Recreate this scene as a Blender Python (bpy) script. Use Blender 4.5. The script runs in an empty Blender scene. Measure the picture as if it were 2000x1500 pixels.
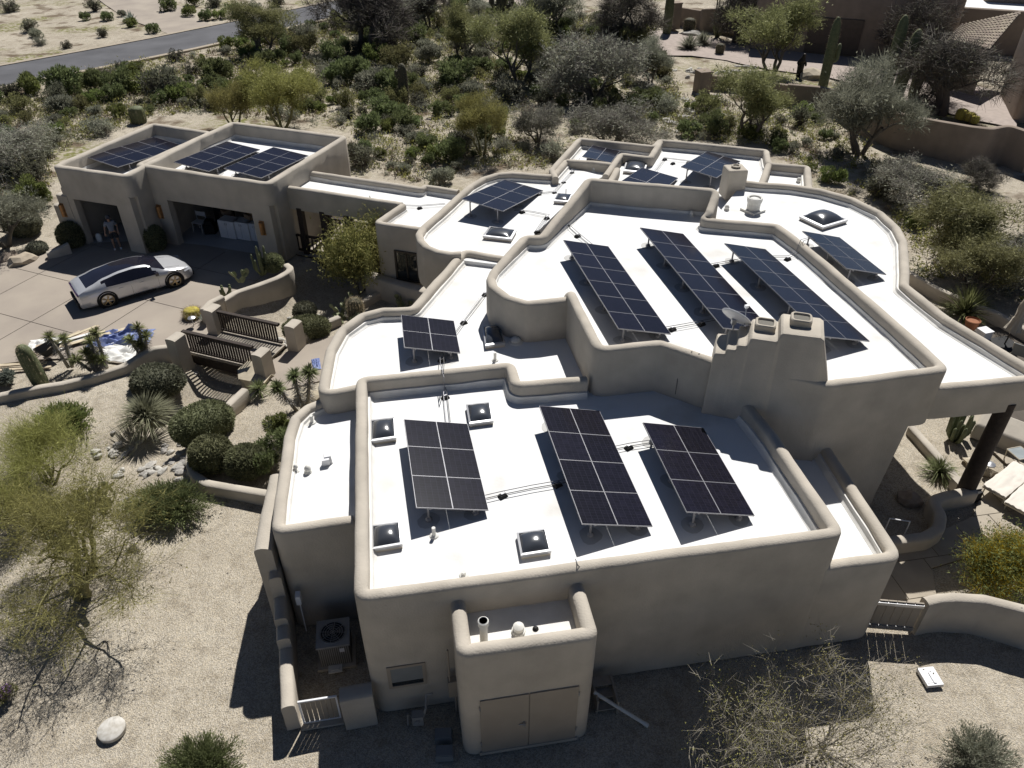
import bpy, bmesh, math, random
from mathutils import Vector, Matrix, noise
R = math.radians
scene = bpy.context.scene
col = scene.collection

# ------------------------------------------------------------------ camera, sky, sun, exposure
cam_d = bpy.data.cameras.new('camera')
cam_d.sensor_width = 36.0
cam_d.lens = 27.0
cam_d.clip_end = 2000.0
cam = bpy.data.objects.new('camera', cam_d)
cam.location = (0, 0, 17.2)
cam.rotation_euler = (R(90 - 36.2), 0, 0)
col.objects.link(cam)
scene.camera = cam

SUN_DIR = Vector((0.20, 0.73, 1.0)).normalized()      # towards the sun
elev = math.asin(SUN_DIR.z)
world = bpy.data.worlds.new('World')
scene.world = world
world.use_nodes = True
wn = world.node_tree
sky = wn.nodes.new('ShaderNodeTexSky')
sky.sky_type = 'NISHITA'
sky.sun_disc = False
sky.sun_elevation = elev
sky.sun_rotation = math.atan2(SUN_DIR.x, SUN_DIR.y)
sky.altitude = 800
sky.air_density = 0.5
sky.dust_density = 0.2
bg = wn.nodes['Background']
wn.links.new(sky.outputs[0], bg.inputs[0])
bg.inputs[1].default_value = 0.05
sun_d = bpy.data.lights.new('sun', 'SUN')
sun_d.energy = 5.0
sun_d.angle = R(0.53)
sun_d.color = (1.0, 0.975, 0.935)
sun = bpy.data.objects.new('sun', sun_d)
sun.rotation_euler = (-SUN_DIR).to_track_quat('-Z', 'Y').to_euler()
sun.location = (30, 60, 80)
col.objects.link(sun)
scene.view_settings.view_transform = 'Standard'
scene.view_settings.look = 'None'
scene.view_settings.gamma = 1.0
scene.view_settings.exposure = 0.26
scene.view_settings.use_curve_mapping = False

# ------------------------------------------------------------------ materials
MATS = {}
def mat(name, c, rough=0.9, metal=0.0, var=0.12, scale=3.0, bump=0.0, bscale=60.0, spec=0.3, trans=0.0,
        isl=0.0, objr=0.0, c2=None, coat=0.0, detail=5.0, bdist=0.02, lo=0.32, hi=0.68):
    m = bpy.data.materials.new(name); m.use_nodes = True
    nt = m.node_tree; b = nt.nodes['Principled BSDF']
    b.inputs['Roughness'].default_value = rough
    b.inputs['Metallic'].default_value = metal
    b.inputs['Specular IOR Level'].default_value = spec
    b.inputs['Coat Weight'].default_value = coat
    tc = nt.nodes.new('ShaderNodeTexCoord')
    n = nt.nodes.new('ShaderNodeTexNoise'); n.inputs['Scale'].default_value = scale; n.inputs['Detail'].default_value = detail
    nt.links.new(tc.outputs['Object'], n.inputs['Vector'])
    mix = nt.nodes.new('ShaderNodeMix'); mix.data_type = 'RGBA'
    d = c2 if c2 else tuple(q * (1 - var) for q in c)
    e = c if c2 else tuple(min(1, q * (1 + var)) for q in c)
    mix.inputs['A'].default_value = (*d, 1); mix.inputs['B'].default_value = (*e, 1)
    rmp = nt.nodes.new('ShaderNodeMapRange'); rmp.inputs[1].default_value = lo; rmp.inputs[2].default_value = hi
    nt.links.new(n.outputs[0], rmp.inputs[0])
    nt.links.new(rmp.outputs[0], mix.inputs['Factor'])
    last = mix.outputs['Result']
    if isl or objr:
        hsv = nt.nodes.new('ShaderNodeHueSaturation')
        val = None
        if isl:
            g = nt.nodes.new('ShaderNodeNewGeometry')
            mr = nt.nodes.new('ShaderNodeMapRange'); mr.inputs[3].default_value = 1 - isl; mr.inputs[4].default_value = 1 + isl
            nt.links.new(g.outputs['Random Per Island'], mr.inputs[0]); val = mr.outputs[0]
        if objr:
            oi = nt.nodes.new('ShaderNodeObjectInfo')
            mr2 = nt.nodes.new('ShaderNodeMapRange'); mr2.inputs[3].default_value = 1 - objr; mr2.inputs[4].default_value = 1 + objr
            nt.links.new(oi.outputs['Random'], mr2.inputs[0])
            mh = nt.nodes.new('ShaderNodeMapRange'); mh.inputs[3].default_value = 0.485; mh.inputs[4].default_value = 0.515
            nt.links.new(oi.outputs['Random'], mh.inputs[0]); nt.links.new(mh.outputs[0], hsv.inputs['Hue'])
            if val is not None:
                mm = nt.nodes.new('ShaderNodeMath'); mm.operation = 'MULTIPLY'
                nt.links.new(val, mm.inputs[0]); nt.links.new(mr2.outputs[0], mm.inputs[1]); val = mm.outputs[0]
            else:
                val = mr2.outputs[0]
        nt.links.new(val, hsv.inputs['Value']); nt.links.new(last, hsv.inputs['Color']); last = hsv.outputs[0]
    nt.links.new(last, b.inputs['Base Color'])
    if bump:
        nb = nt.nodes.new('ShaderNodeTexNoise'); nb.inputs['Scale'].default_value = bscale; nb.inputs['Detail'].default_value = 6
        nt.links.new(tc.outputs['Object'], nb.inputs['Vector'])
        bp = nt.nodes.new('ShaderNodeBump'); bp.inputs['Strength'].default_value = bump; bp.inputs['Distance'].default_value = bdist
        nt.links.new(nb.outputs[0], bp.inputs['Height']); nt.links.new(bp.outputs[0], b.inputs['Normal'])
    if trans:
        tr = nt.nodes.new('ShaderNodeBsdfTranslucent'); nt.links.new(last, tr.inputs[0])
        ms = nt.nodes.new('ShaderNodeMixShader'); ms.inputs[0].default_value = trans
        out = nt.nodes['Material Output']
        nt.links.new(b.outputs[0], ms.inputs[1]); nt.links.new(tr.outputs[0], ms.inputs[2]); nt.links.new(ms.outputs[0], out.inputs[0])
    MATS[name] = m
    return m

def stucco(name, c):
    """Sand-float stucco: fine grain, soft trowel mottling and faint vertical wash streaks."""
    m = mat(name, c, rough=0.95, var=0.10, scale=1.3, bump=0.5, bscale=22, spec=0.15, bdist=0.02, detail=10)
    nt = m.node_tree; b = nt.nodes['Principled BSDF']
    tc = [n for n in nt.nodes if n.type == 'TEX_COORD'][0]
    mp = nt.nodes.new('ShaderNodeMapping'); mp.inputs['Scale'].default_value = (2.2, 2.2, 0.18)
    n2 = nt.nodes.new('ShaderNodeTexNoise'); n2.inputs['Scale'].default_value = 1.0; n2.inputs['Detail'].default_value = 6
    nt.links.new(tc.outputs['Object'], mp.inputs[0]); nt.links.new(mp.outputs[0], n2.inputs['Vector'])
    mr = nt.nodes.new('ShaderNodeMapRange'); mr.inputs[1].default_value = 0.35; mr.inputs[2].default_value = 0.7
    mr.inputs[3].default_value = 1.02; mr.inputs[4].default_value = 0.955
    nt.links.new(n2.outputs[0], mr.inputs[0])
    src = b.inputs['Base Color'].links[0].from_socket
    mx = nt.nodes.new('ShaderNodeVectorMath'); mx.operation = 'SCALE'
    nt.links.new(src, mx.inputs[0]); nt.links.new(mr.outputs[0], mx.inputs['Scale'])
    nt.links.new(mx.outputs[0], b.inputs['Base Color'])
    return m

stucco('stucco', (0.44, 0.397, 0.335))
stucco('stucco_old', (0.40, 0.36, 0.30))
stucco('neighbour_stucco', (0.26, 0.212, 0.172))
mat('roof_white', (0.70, 0.70, 0.69), rough=0.75, c2=(0.55, 0.53, 0.49), scale=0.7, bump=0.2, bscale=14, spec=0.25, lo=0.22, hi=0.45, detail=9)
mat('flashing', (0.72, 0.71, 0.68), rough=0.8, c2=(0.62, 0.60, 0.56), scale=2.0, bump=0.3, bscale=25)
mat('sealant', (0.48, 0.475, 0.46), rough=0.85, var=0.05)
mat('frame_silver', (0.27, 0.27, 0.285), rough=0.5, metal=0.6, var=0.05)
mat('steel', (0.45, 0.45, 0.46), rough=0.4, metal=0.8, var=0.1)
mat('pipe_white', (0.62, 0.61, 0.57), rough=0.6, var=0.08, scale=6)
mat('black_rubber', (0.012, 0.012, 0.013), rough=0.7, var=0.2)
mat('cable', (0.10, 0.10, 0.10), rough=0.6)
mat('tan_paint', (0.30, 0.26, 0.21), rough=0.7, var=0.05, scale=2)
mat('dark_wood', (0.05, 0.037, 0.03), rough=0.75, c2=(0.03, 0.022, 0.018), scale=8, bump=0.3, bscale=30)
mat('deck_wood', (0.36, 0.32, 0.27), rough=0.85, c2=(0.28, 0.245, 0.2), scale=3, bump=0.3)
mat('interior', (0.30, 0.28, 0.25), rough=0.9)
mat('slab', (0.42, 0.42, 0.42), rough=0.55, var=0.06, scale=0.8, spec=0.4)
mat('white_paint', (0.72, 0.72, 0.73), rough=0.4, var=0.04)
mat('copper_lamp', (0.36, 0.19, 0.08), rough=0.45, metal=0.5, var=0.2, scale=10)
mat('frame_bronze', (0.06, 0.05, 0.042), rough=0.5, metal=0.3)

def glass(name, c, rough=0.05, spec=0.6, var=0.1):
    m = mat(name, c, rough=rough, spec=spec, var=var, scale=2.0)
    return m
glass('window_glass', (0.02, 0.024, 0.026), 0.03, 0.8)
glass('dome', (0.045, 0.05, 0.06), 0.2, 0.7)

def pv(name, base, line, ax, ay):
    """Cells: procedural grid on the panel's own coordinates (flat print under glass)."""
    m = bpy.data.materials.new(name); m.use_nodes = True; nt = m.node_tree; b = nt.nodes['Principled BSDF']
    b.inputs['Roughness'].default_value = 0.2; b.inputs['Specular IOR Level'].default_value = 0.3
    tc = nt.nodes.new('ShaderNodeTexCoord'); sp = nt.nodes.new('ShaderNodeSeparateXYZ'); nt.links.new(tc.outputs['Object'], sp.inputs[0])
    def line_mask(sock, n, w):
        a = nt.nodes.new('ShaderNodeMath'); a.operation = 'MULTIPLY'; nt.links.new(sock, a.inputs[0]); a.inputs[1].default_value = n
        f = nt.nodes.new('ShaderNodeMath'); f.operation = 'FRACT'; nt.links.new(a.outputs[0], f.inputs[0])
        g = nt.nodes.new('ShaderNodeMath'); g.operation = 'LESS_THAN'; nt.links.new(f.outputs[0], g.inputs[0]); g.inputs[1].default_value = w
        return g.outputs[0]
    l1 = line_mask(sp.outputs[0], ax, 0.07); l2 = line_mask(sp.outputs[1], ay, 0.07)
    mx = nt.nodes.new('ShaderNodeMath'); mx.operation = 'MAXIMUM'; nt.links.new(l1, mx.inputs[0]); nt.links.new(l2, mx.inputs[1])
    ad = nt.nodes.new('ShaderNodeVectorMath'); ad.operation = 'FLOOR'
    sc = nt.nodes.new('ShaderNodeVectorMath'); sc.operation = 'MULTIPLY'; sc.inputs[1].default_value = (ax, ay, 0)
    nt.links.new(tc.outputs['Object'], sc.inputs[0]); nt.links.new(sc.outputs[0], ad.inputs[0])
    wn_ = nt.nodes.new('ShaderNodeTexWhiteNoise'); nt.links.new(ad.outputs[0], wn_.inputs[0])
    cm = nt.nodes.new('ShaderNodeMix'); cm.data_type = 'RGBA'
    cm.inputs['A'].default_value = (*[q * 0.75 for q in base], 1); cm.inputs['B'].default_value = (*[q * 1.25 for q in base], 1)
    nt.links.new(wn_.outputs[0], cm.inputs['Factor'])
    oi = nt.nodes.new('ShaderNodeObjectInfo')
    hs = nt.nodes.new('ShaderNodeHueSaturation'); mr = nt.nodes.new('ShaderNodeMapRange'); mr.inputs[3].default_value = 0.75; mr.inputs[4].default_value = 1.25
    nt.links.new(oi.outputs['Random'], mr.inputs[0]); nt.links.new(mr.outputs[0], hs.inputs['Value']); nt.links.new(cm.outputs['Result'], hs.inputs['Color'])
    lm = nt.nodes.new('ShaderNodeMix'); lm.data_type = 'RGBA'; lm.inputs['B'].default_value = (*line, 1)
    nt.links.new(hs.outputs[0], lm.inputs['A']); nt.links.new(mx.outputs[0], lm.inputs['Factor'])
    nt.links.new(lm.outputs['Result'], b.inputs['Base Color'])
    MATS[name] = m
pv('pv_cells', (0.0065, 0.006, 0.0115), (0.017, 0.016, 0.026), 6, 12)

# ------------------------------------------------------------------ mesh helpers
class MB:
    """Collects geometry for ONE mesh object."""
    def __init__(s): s.v = []; s.f = []; s.m = []
    def add(s, vs, fs, mi=0):
        o = len(s.v); s.v += [tuple(q) for q in vs]; s.f += [tuple(i + o for i in f) for f in fs]; s.m += [mi] * len(fs)
    def box(s, c, d, rz=0.0, mi=0, taper=1.0):
        hx, hy, hz = d[0] / 2, d[1] / 2, d[2] / 2; ca, sa = math.cos(rz), math.sin(rz); vs = []
        for z in (-hz, hz):
            k = taper if z > 0 else 1.0
            for x, y in ((-hx, -hy), (hx, -hy), (hx, hy), (-hx, hy)):
                x *= k; y *= k
                vs.append((c[0] + x * ca - y * sa, c[1] + x * sa + y * ca, c[2] + z))
        s.add(vs, [(0, 3, 2, 1), (4, 5, 6, 7), (0, 1, 5, 4), (1, 2, 6, 5), (2, 3, 7, 6), (3, 0, 4, 7)], mi)
    def obox(s, c, u, v, w, mi=0):
        """box with half axes u,v,w"""
        c, u, v, w = Vector(c), Vector(u), Vector(v), Vector(w); vs = []
        for k in (-1, 1):
            for a, b in ((-1, -1), (1, -1), (1, 1), (-1, 1)): vs.append(c + u * a + v * b + w * k)
        s.add(vs, [(0, 3, 2, 1), (4, 5, 6, 7), (0, 1, 5, 4), (1, 2, 6, 5), (2, 3, 7, 6), (3, 0, 4, 7)], mi)
    def tube(s, pts, rad, n=6, mi=0, cap=True):
        pts = [Vector(p) for p in pts]; rs = rad if isinstance(rad, (list, tuple)) else [rad] * len(pts); rings = []
        o = len(s.v)
        prev = None
        for i, p in enumerate(pts):
            d = (pts[min(i + 1, len(pts) - 1)] - pts[max(i - 1, 0)])
            if d.length < 1e-7: d = Vector((0, 0, 1))
            d.normalize()
            if prev is None:
                a = d.orthogonal().normalized()
            else:
                a = prev - d * prev.dot(d)
                a = a.normalized() if a.length > 1e-4 else d.orthogonal().normalized()
            prev = a; b = d.cross(a)
            for k in range(n):
                t = 2 * math.pi * k / n
                s.v.append(tuple(p + (a * math.cos(t) + b * math.sin(t)) * rs[i]))
        for i in range(len(pts) - 1):
            for k in range(n):
                a0 = o + i * n + k; a1 = o + i * n + (k + 1) % n
                s.f.append((a0, a1, a1 + n, a0 + n)); s.m.append(mi)
        if cap:
            s.f.append(tuple(o + k for k in reversed(range(n)))); s.m.append(mi)
            e = o + (len(pts) - 1) * n
            s.f.append(tuple(e + k for k in range(n))); s.m.append(mi)
    def lathe(s, c, prof, n=16, mi=0, sx=1.0, sy=1.0):
        o = len(s.v)
        for r, z in prof:
            for k in range(n):
                t = 2 * math.pi * k / n; s.v.append((c[0] + r * math.cos(t) * sx, c[1] + r * math.sin(t) * sy, c[2] + z))
        for i in range(len(prof) - 1):
            for k in range(n):
                a0 = o + i * n + k; a1 = o + i * n + (k + 1) % n; s.f.append((a0, a1, a1 + n, a0 + n)); s.m.append(mi)
        s.f.append(tuple(o + k for k in reversed(range(n)))); s.m.append(mi)
        e = o + (len(prof) - 1) * n; s.f.append(tuple(e + k for k in range(n))); s.m.append(mi)
    def mesh(s, name, mats, smooth=False, angle=None):
        me = bpy.data.meshes.new(name); me.from_pydata(s.v, [], s.f)
        for q in (mats if isinstance(mats, (list, tuple)) else [mats]): me.materials.append(MATS[q] if isinstance(q, str) else q)
        if any(s.m): me.polygons.foreach_set('material_index', s.m)
        if smooth: me.polygons.foreach_set('use_smooth', [True] * len(me.polygons))
        me.update()
        if angle: me.set_sharp_from_angle(angle=R(angle))
        return me
    def build(s, name, mats, parent=None, smooth=False, angle=None):
        return link(name, s.mesh(name, mats, smooth, angle), parent)

def link(name, data, parent=None):
    o = bpy.data.objects.new(name, data); col.objects.link(o)
    if parent is not None:
        o.parent = parent
        # meshes are written in world coordinates: cancel the parent's placement
        o.matrix_parent_inverse = parent_world(parent).inverted()
    return o
def parent_world(p):
    m = Matrix.LocRotScale(p.location, p.rotation_euler, p.scale)
    if p.parent is not None: m = parent_world(p.parent) @ p.matrix_parent_inverse @ m
    return m
def tag(o, label=None, cat=None, group=None, kind=None):
    if label: o['label'] = label
    if cat: o['category'] = cat
    if group: o['group'] = group
    if kind: o['kind'] = kind
    return o
def thing(name, label, cat, loc=(0, 0, 0), group=None):
    o = bpy.data.objects.new(name, None); o.empty_display_size = 0.3; col.objects.link(o); o.location = loc
    return tag(o, label, cat, group)
def dup(o, loc=None, rz=None, sc=None, label=None, group=None, parent=None):
    c = o.copy(); col.objects.link(c)
    if parent is not None: c.parent = parent
    if loc is not None: c.location = loc
    if rz is not None: c.rotation_euler = (0, 0, rz)
    if sc is not None: c.scale = sc if isinstance(sc, (tuple, list)) else (sc, sc, sc)
    if label: c['label'] = label
    if group: c['group'] = group
    for ch in o.children: dup(ch, parent=c)
    return c

def fillet(pts, rad, closed=False, n=5, skip=()):
    """rounds the plan corners of a polyline of (x,y,z)"""
    P_ = [Vector(p) for p in pts]; N = len(P_); out = []
    for i in range(N):
        if (not closed and i in (0, N - 1)) or i in skip: out.append(P_[i]); continue
        a, b, c = P_[i - 1], P_[i], P_[(i + 1) % N]
        u = a - b; w = c - b; lu, lw = u.length, w.length
        if lu < 1e-4 or lw < 1e-4: continue
        ang = math.pi - u.to_2d().angle(w.to_2d())
        if ang < 0.08: out.append(b); continue
        t = min(rad * math.tan(ang / 2), lu * 0.45, lw * 0.45)
        p0 = b + u.normalized() * t; p1 = b + w.normalized() * t
        for k in range(n + 1):
            f = k / n; out.append(p0 * (1 - f) ** 2 + b * 2 * f * (1 - f) + p1 * f * f)
    return out

def resample(pts, step, closed):
    out = []; N = len(pts)
    for i in range(N if closed else N - 1):
        a, b = pts[i], pts[(i + 1) % N]; k = max(1, int((b - a).length / step))
        for j in range(k): out.append(a.lerp(b, j / k))
    if not closed: out.append(pts[-1])
    return out

def offsets(pts, closed):
    """unit mitre normals (left of travel) in plan"""
    N = len(pts); res = []
    for i in range(N):
        ds = []
        if i > 0 or closed: ds.append((pts[i] - pts[i - 1]).to_2d())
        if i < N - 1 or closed: ds.append((pts[(i + 1) % N] - pts[i]).to_2d())
        ns = [Vector((-d.y, d.x)).normalized() for d in ds if d.length > 1e-6]
        if not ns: ns = [Vector((1, 0))]
        m = sum(ns, Vector((0, 0)))
        if m.length < 1e-4: m = ns[0].copy()
        m.normalize(); k = max(0.5, m.dot(ns[0])); res.append(m / k)
    return res

def wall(mb, pts, base, t=0.31, rad=0.3, closed=False, rnd=0.11, wob=0.012, batter=0.0, step=0.3, arc=6):
    """one continuous adobe wall: swept profile with a bullnose top"""
    p = resample(fillet(pts, rad, closed), step, closed); nrm = offsets(p, closed); h = t / 2
    prof = []
    for k in range(arc + 1):
        a = math.pi * k / arc
        prof.append((math.cos(a) * h, -rnd + math.sin(a) * rnd))
    nz = 3                                    # rows down each face
    o = len(mb.v); M = len(prof) + 2 * nz
    for i, q in enumerate(p):
        n2 = nrm[i]
        b = base(q) if callable(base) else base
        row = []
        for k in range(nz):
            f = k / nz; z = b + (q.z - rnd - b) * f; row.append((h + batter * (1 - f), z))
        row += [(d, q.z + dz) for d, dz in prof]
        for k in range(nz - 1, -1, -1):
            f = k / nz; z = b + (q.z - rnd - b) * f; row.append((-h - batter * (1 - f), z))
        for d, z in row:
            x, y = q.x - n2.x * d, q.y - n2.y * d      # positive d = right of travel
            w_ = (noise.noise_vector(Vector((x * 0.9, y * 0.9, z * 0.9))) + noise.noise_vector(Vector((x * 3.1, y * 3.1, z * 3.1))) * .55) * wob * 1.25 if wob else Vector((0, 0, 0))
            mb.v.append((x + w_.x, y + w_.y, z + (w_.z if z > b + 0.05 else 0)))
    N = len(p)
    for i in range(N if closed else N - 1):
        a = o + i * M; b_ = o + ((i + 1) % N) * M
        for k in range(M):
            k2 = (k + 1) % M
            mb.f.append((a + k, b_ + k, b_ + k2, a + k2)); mb.m.append(0)
    if not closed:
        mb.f.append(tuple(o + k for k in reversed(range(M)))); mb.m.append(0)
        e = o + (N - 1) * M; mb.f.append(tuple(e + k for k in range(M))); mb.m.append(0)

def wall_part(parent, name, pts, base, m='stucco', **kw):
    mb = MB(); wall(mb, [Vector(p) for p in pts], base, **kw)
    return mb.build(name, m, parent, smooth=True, angle=50)

def deck(parent, pts, z, m='roof_white', name='roof_deck', thick=0.12):
    mb = MB(); n = len(pts)
    vs = [(p[0], p[1], z) for p in pts] + [(p[0], p[1], z - thick) for p in pts]
    area = sum(pts[i][0] * pts[(i + 1) % n][1] - pts[(i + 1) % n][0] * pts[i][1] for i in range(n))
    top = tuple(range(n)) if area > 0 else tuple(reversed(range(n)))
    fs = [top, tuple(n + i for i in reversed(top))] + [(i, (i + 1) % n, n + (i + 1) % n, n + i) if area < 0 else ((i + 1) % n, i, n + i, n + (i + 1) % n) for i in range(n)]
    mb.add(vs, fs)
    return mb.build(name, m, parent)

def flashing(parent, pts, z, side, t=0.36, h=0.2, rad=0.3, closed=False, m='flashing'):
    """roof coating turned up against the parapet (side: +1 left of travel, -1 right)"""
    p = resample(fillet([Vector(q) for q in pts], rad, closed), 0.6, closed); nrm = offsets(p, closed); mb = MB(); o = 0
    for i, q in enumerate(p):
        n2 = nrm[i] * side
        hh = h * (0.9 + 0.25 * noise.noise(Vector((q.x, q.y, 3.0))))
        for d, zz in ((t / 2 - 0.05, z - 0.02), (t / 2 + 0.13, z + 0.006), (t / 2 + 0.06, z + hh * 0.35), (t / 2 + 0.035, z + hh), (t / 2 - 0.05, z + hh + 0.004)):
            mb.v.append((q.x + n2.x * d, q.y + n2.y * d, zz))
    N = len(p)
    for i in range(N if closed else N - 1):
        a = i * 5; b = ((i + 1) % N) * 5
        for k in range(4): mb.f.append((a + k, b + k, b + k + 1, a + k + 1)); mb.m.append(0)
    return mb.build('flashing', m, parent, smooth=True, angle=40)

# ------------------------------------------------------------------ the house
house = thing('house', 'sprawling tan stucco adobe house with flat white roofs and rounded parapets', 'house', (3, 22, 0))

def block(pts, top_side_deck, zdeck, base, t=0.31, rad=0.3, flash=True, closed=True, deck_pts=None, side=1, parent=None, **kw):
    parent = parent or house
    wall_part(parent, 'parapet_wall', pts, base, t=t, rad=rad, closed=closed, **kw)
    if deck_pts is None: deck_pts = [p[:2] for p in pts]
    if zdeck is not None:
        deck(parent, deck_pts, zdeck, thick=0.25)
        if flash: flashing(parent, pts, zdeck, side, t=t, rad=rad, closed=closed)

# front wing: counter-clockwise outline (deck on the left of travel)
F_pts = [(-3.15, 10.332, 4.2), (3.387, 11.473, 4.2), (7.427, 12.125, 4.2), (6.871, 15.527, 4.2), (6.519, 16.943, 4.2)]
F_back = [(2.165, 18.061, 4.22), (0.117, 17.785, 4.22), (-0.046, 18.765, 4.22), (-4.366, 18.011, 4.22)]
F_all = F_pts + [(5.977, 18.334, 4.3), (4.39, 19.19, 4.3), (2.558, 18.863, 4.3)] + F_back
wall_part(house, 'parapet_wall', F_back[:] + [(-3.15, 10.332, 4.2), (3.387, 11.473, 4.2), (7.427, 12.125, 4.2), (6.871, 15.527, 4.2), (6.519, 16.943, 4.2)], 0.0, t=0.31, rad=0.22)
deck(house, [p[:2] for p in F_all], 3.65, thick=0.25)
flashing(house, F_back + F_pts, 3.65, 1, rad=0.22)
# base of the tall wall behind the front deck
flashing(house, [(6.876, 17.275, 3.65), (5.809, 18.131, 3.65), (4.313, 18.411, 3.65), (2.294, 18.131, 3.65)], 3.65, 1, t=0.02, h=0.22)

# narrow lower strip on its right
_c = Vector(F_pts[2]); _d = Vector(F_pts[2]) - Vector(F_pts[1]); _d.z = 0; _d.normalize(); _n = Vector((-_d.y, _d.x, 0))
_a, _b = _c - _d * .5 + _n * .02, _c + _d * 1.82 + _n * .02
FR_pts = [(_a.x, _a.y, 3.05), (_b.x, _b.y, 3.05)] + [(8.826, 16.277, 3.05), (8.547, 17.13, 3.05)]
wall_part(house, 'parapet_wall', FR_pts, 0.0, t=0.31, rad=0.3)
deck(house, [p[:2] for p in FR_pts] + [(7.048, 17.339), (7.502, 13.289)], 2.68, thick=0.25)
flashing(house, FR_pts, 2.68, 1)

# left low wing
LW_pts = [(-5.504, 17.848, 3.6), (-5.914, 17.531, 3.6), (-6.15, 17.01, 3.6), (-6.134, 16.2, 3.6), (-5.935, 14.893, 3.6), (-5.794, 13.873, 3.6), (-5.61, 12.767, 3.6), (-3.845, 13.101, 3.6)]
wall_part(house, 'parapet_wall', LW_pts, 0.0, t=0.3, rad=0.2)
deck(house, [p[:2] for p in LW_pts] + [(-4.26, 18.324)], 3.3, thick=0.25)
flashing(house, LW_pts, 3.3, 1, h=0.12)
wall_part(house, 'buttress_wall', [(-6.323, 15.252, 3.05), (-6.193, 13.827, 3.05), (-6.027, 12.6, 3.05)], 0.0, t=0.42, rad=0.2)

# middle roof with the curved corner
MR_pts = [(0.0, 25.935, 4.05), (-1.833, 26.616, 4.05), (-3.332, 22.3, 4.05), (-4.353, 22.233, 4.05), (-4.969, 21.901, 4.05), (-5.493, 21.04, 4.05), (-5.628, 19.846, 4.05), (-5.523, 18.427, 4.05), (-5.428, 17.571, 4.05), (-4.441, 17.892, 4.05)]
wall_part(house, 'parapet_wall', MR_pts, 0.0, t=0.31, rad=0.35)
deck(house, [p[:2] for p in MR_pts] + [(-4.418, 18.119), (-0.061, 18.876), (0.089, 17.917), (2.138, 18.17), (3.134, 21.04), (2.203, 24.493)], 3.7, thick=0.25)
flashing(house, MR_pts, 3.7, 1, h=0.15)

# tall central block
M_pts = [(2.444, 18.012, 5.3), (4.218, 18.328, 5.3), (5.545, 17.451, 5.3), (8.318, 16.351, 5.3), (11.716, 17.033, 5.3), (11.311, 19.323, 5.3), (10.748, 22.027, 5.3), (10.203, 24.564, 5.3), (9.721, 26.173, 5.3), (7.127, 26.714, 5.3), (7.366, 26.906, 5.5), (7.853, 28.041, 5.9), (5.349, 28.555, 5.9), (3.019, 29.137, 5.9), (2.12, 27.336, 5.6), (1.057, 25.181, 5.3), (0.493, 25.265, 5.3), (-0.615, 22.894, 5.12), (-0.707, 22.43, 5.12), (-0.595, 21.878, 5.12), (-0.146, 21.214, 5.12), (0.479, 20.861, 5.12), (1.09, 20.957, 5.12), (1.708, 21.117, 5.12), (1.836, 21.221, 5.3)]
EDGE = (10.889, 16.913)
def m_base(q):
    return 3.45 if (q.x > EDGE[0] and q.y < EDGE[1] + 4.0) else 0.0
wall_part(house, 'parapet_wall', M_pts, m_base, t=0.31, rad=0.28, closed=True, wob=0.016)
deck(house, [p[:2] for p in M_pts], 4.85, thick=0.3)
flashing(house, M_pts, 4.85, 1, t=0.31, closed=True, h=0.16)
# side return of the tall block below the porch beam
wall_part(house, 'porch_end_wall', [(EDGE[0], EDGE[1] + 0.05, 3.4), (EDGE[0] + 0.3, EDGE[1] + 5.0, 3.4)], 0.0, t=0.4, rnd=0.02)

# right lobe and porch roof
ER_pts = [(11.267, 16.607, 4.65), (11.991, 16.792, 4.65), (14.965, 17.562, 4.65), (13.673, 20.715, 4.65), (13.244, 22.87, 4.65), (13.624, 23.747, 4.65), (14.566, 26.163, 4.65), (14.807, 27.416, 4.65), (14.738, 28.811, 4.65), (14.117, 30.155, 4.65), (13.104, 31.143, 4.65), (11.974, 31.656, 4.65), (10.695, 31.888, 4.65), (9.911, 32.123, 4.65)]
ER_pts[0] = (M_pts[4][0] - .5, M_pts[4][1] + .08, 4.65); ER_pts[1] = (M_pts[4][0] + .25, M_pts[4][1] + .1, 4.65)
def er_base(q): return 3.55 if q.y < 24.0 else 0.0
wall_part(house, 'parapet_wall', ER_pts, er_base, t=0.31, rad=0.3)
deck(house, [p[:2] for p in ER_pts] + [(7.899, 28.465), (10.136, 27.049), (12.177, 17.761)], 4.3, thick=0.3)
flashing(house, ER_pts, 4.3, 1, h=0.16)

# rear wing roofs
N_pts = [(12.222, 28.386, 4.25), (13.135, 32.546, 4.25), (13.806, 34.923, 4.25), (12.117, 35.391, 4.25), (12.465, 37.144, 4.25), (9.953, 37.959, 4.25), (7.482, 38.648, 4.25), (7.061, 37.734, 4.25), (5.145, 38.34, 4.25), (3.434, 38.882, 4.25), (1.849, 34.595, 4.25), (1.969, 33.577, 4.25)]
wall_part(house, 'parapet_wall', N_pts, 0.0, t=0.3, rad=0.2)
deck(house, [p[:2] for p in N_pts] + [(2.205, 31.507), (7.84, 28.872)], 3.78, thick=0.25)
flashing(house, N_pts, 3.78, 1, h=0.15)
for q in ([(12.099, 35.323, 4.25), (10.987, 32.546, 4.25)], [(2.606, 35.799, 4.25), (3.88, 35.594, 4.25), (4.741, 35.256, 4.25)], [(4.27, 33.89, 4.25), (5.285, 36.639, 4.25), (6.627, 36.146, 4.25), (7.484, 38.493, 4.25)], [(4.42, 33.275, 4.2), (4.918, 34.86, 4.2)]):
    wall_part(house, 'parapet_wall', q, 3.6, t=0.3, rad=0.2)

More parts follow.
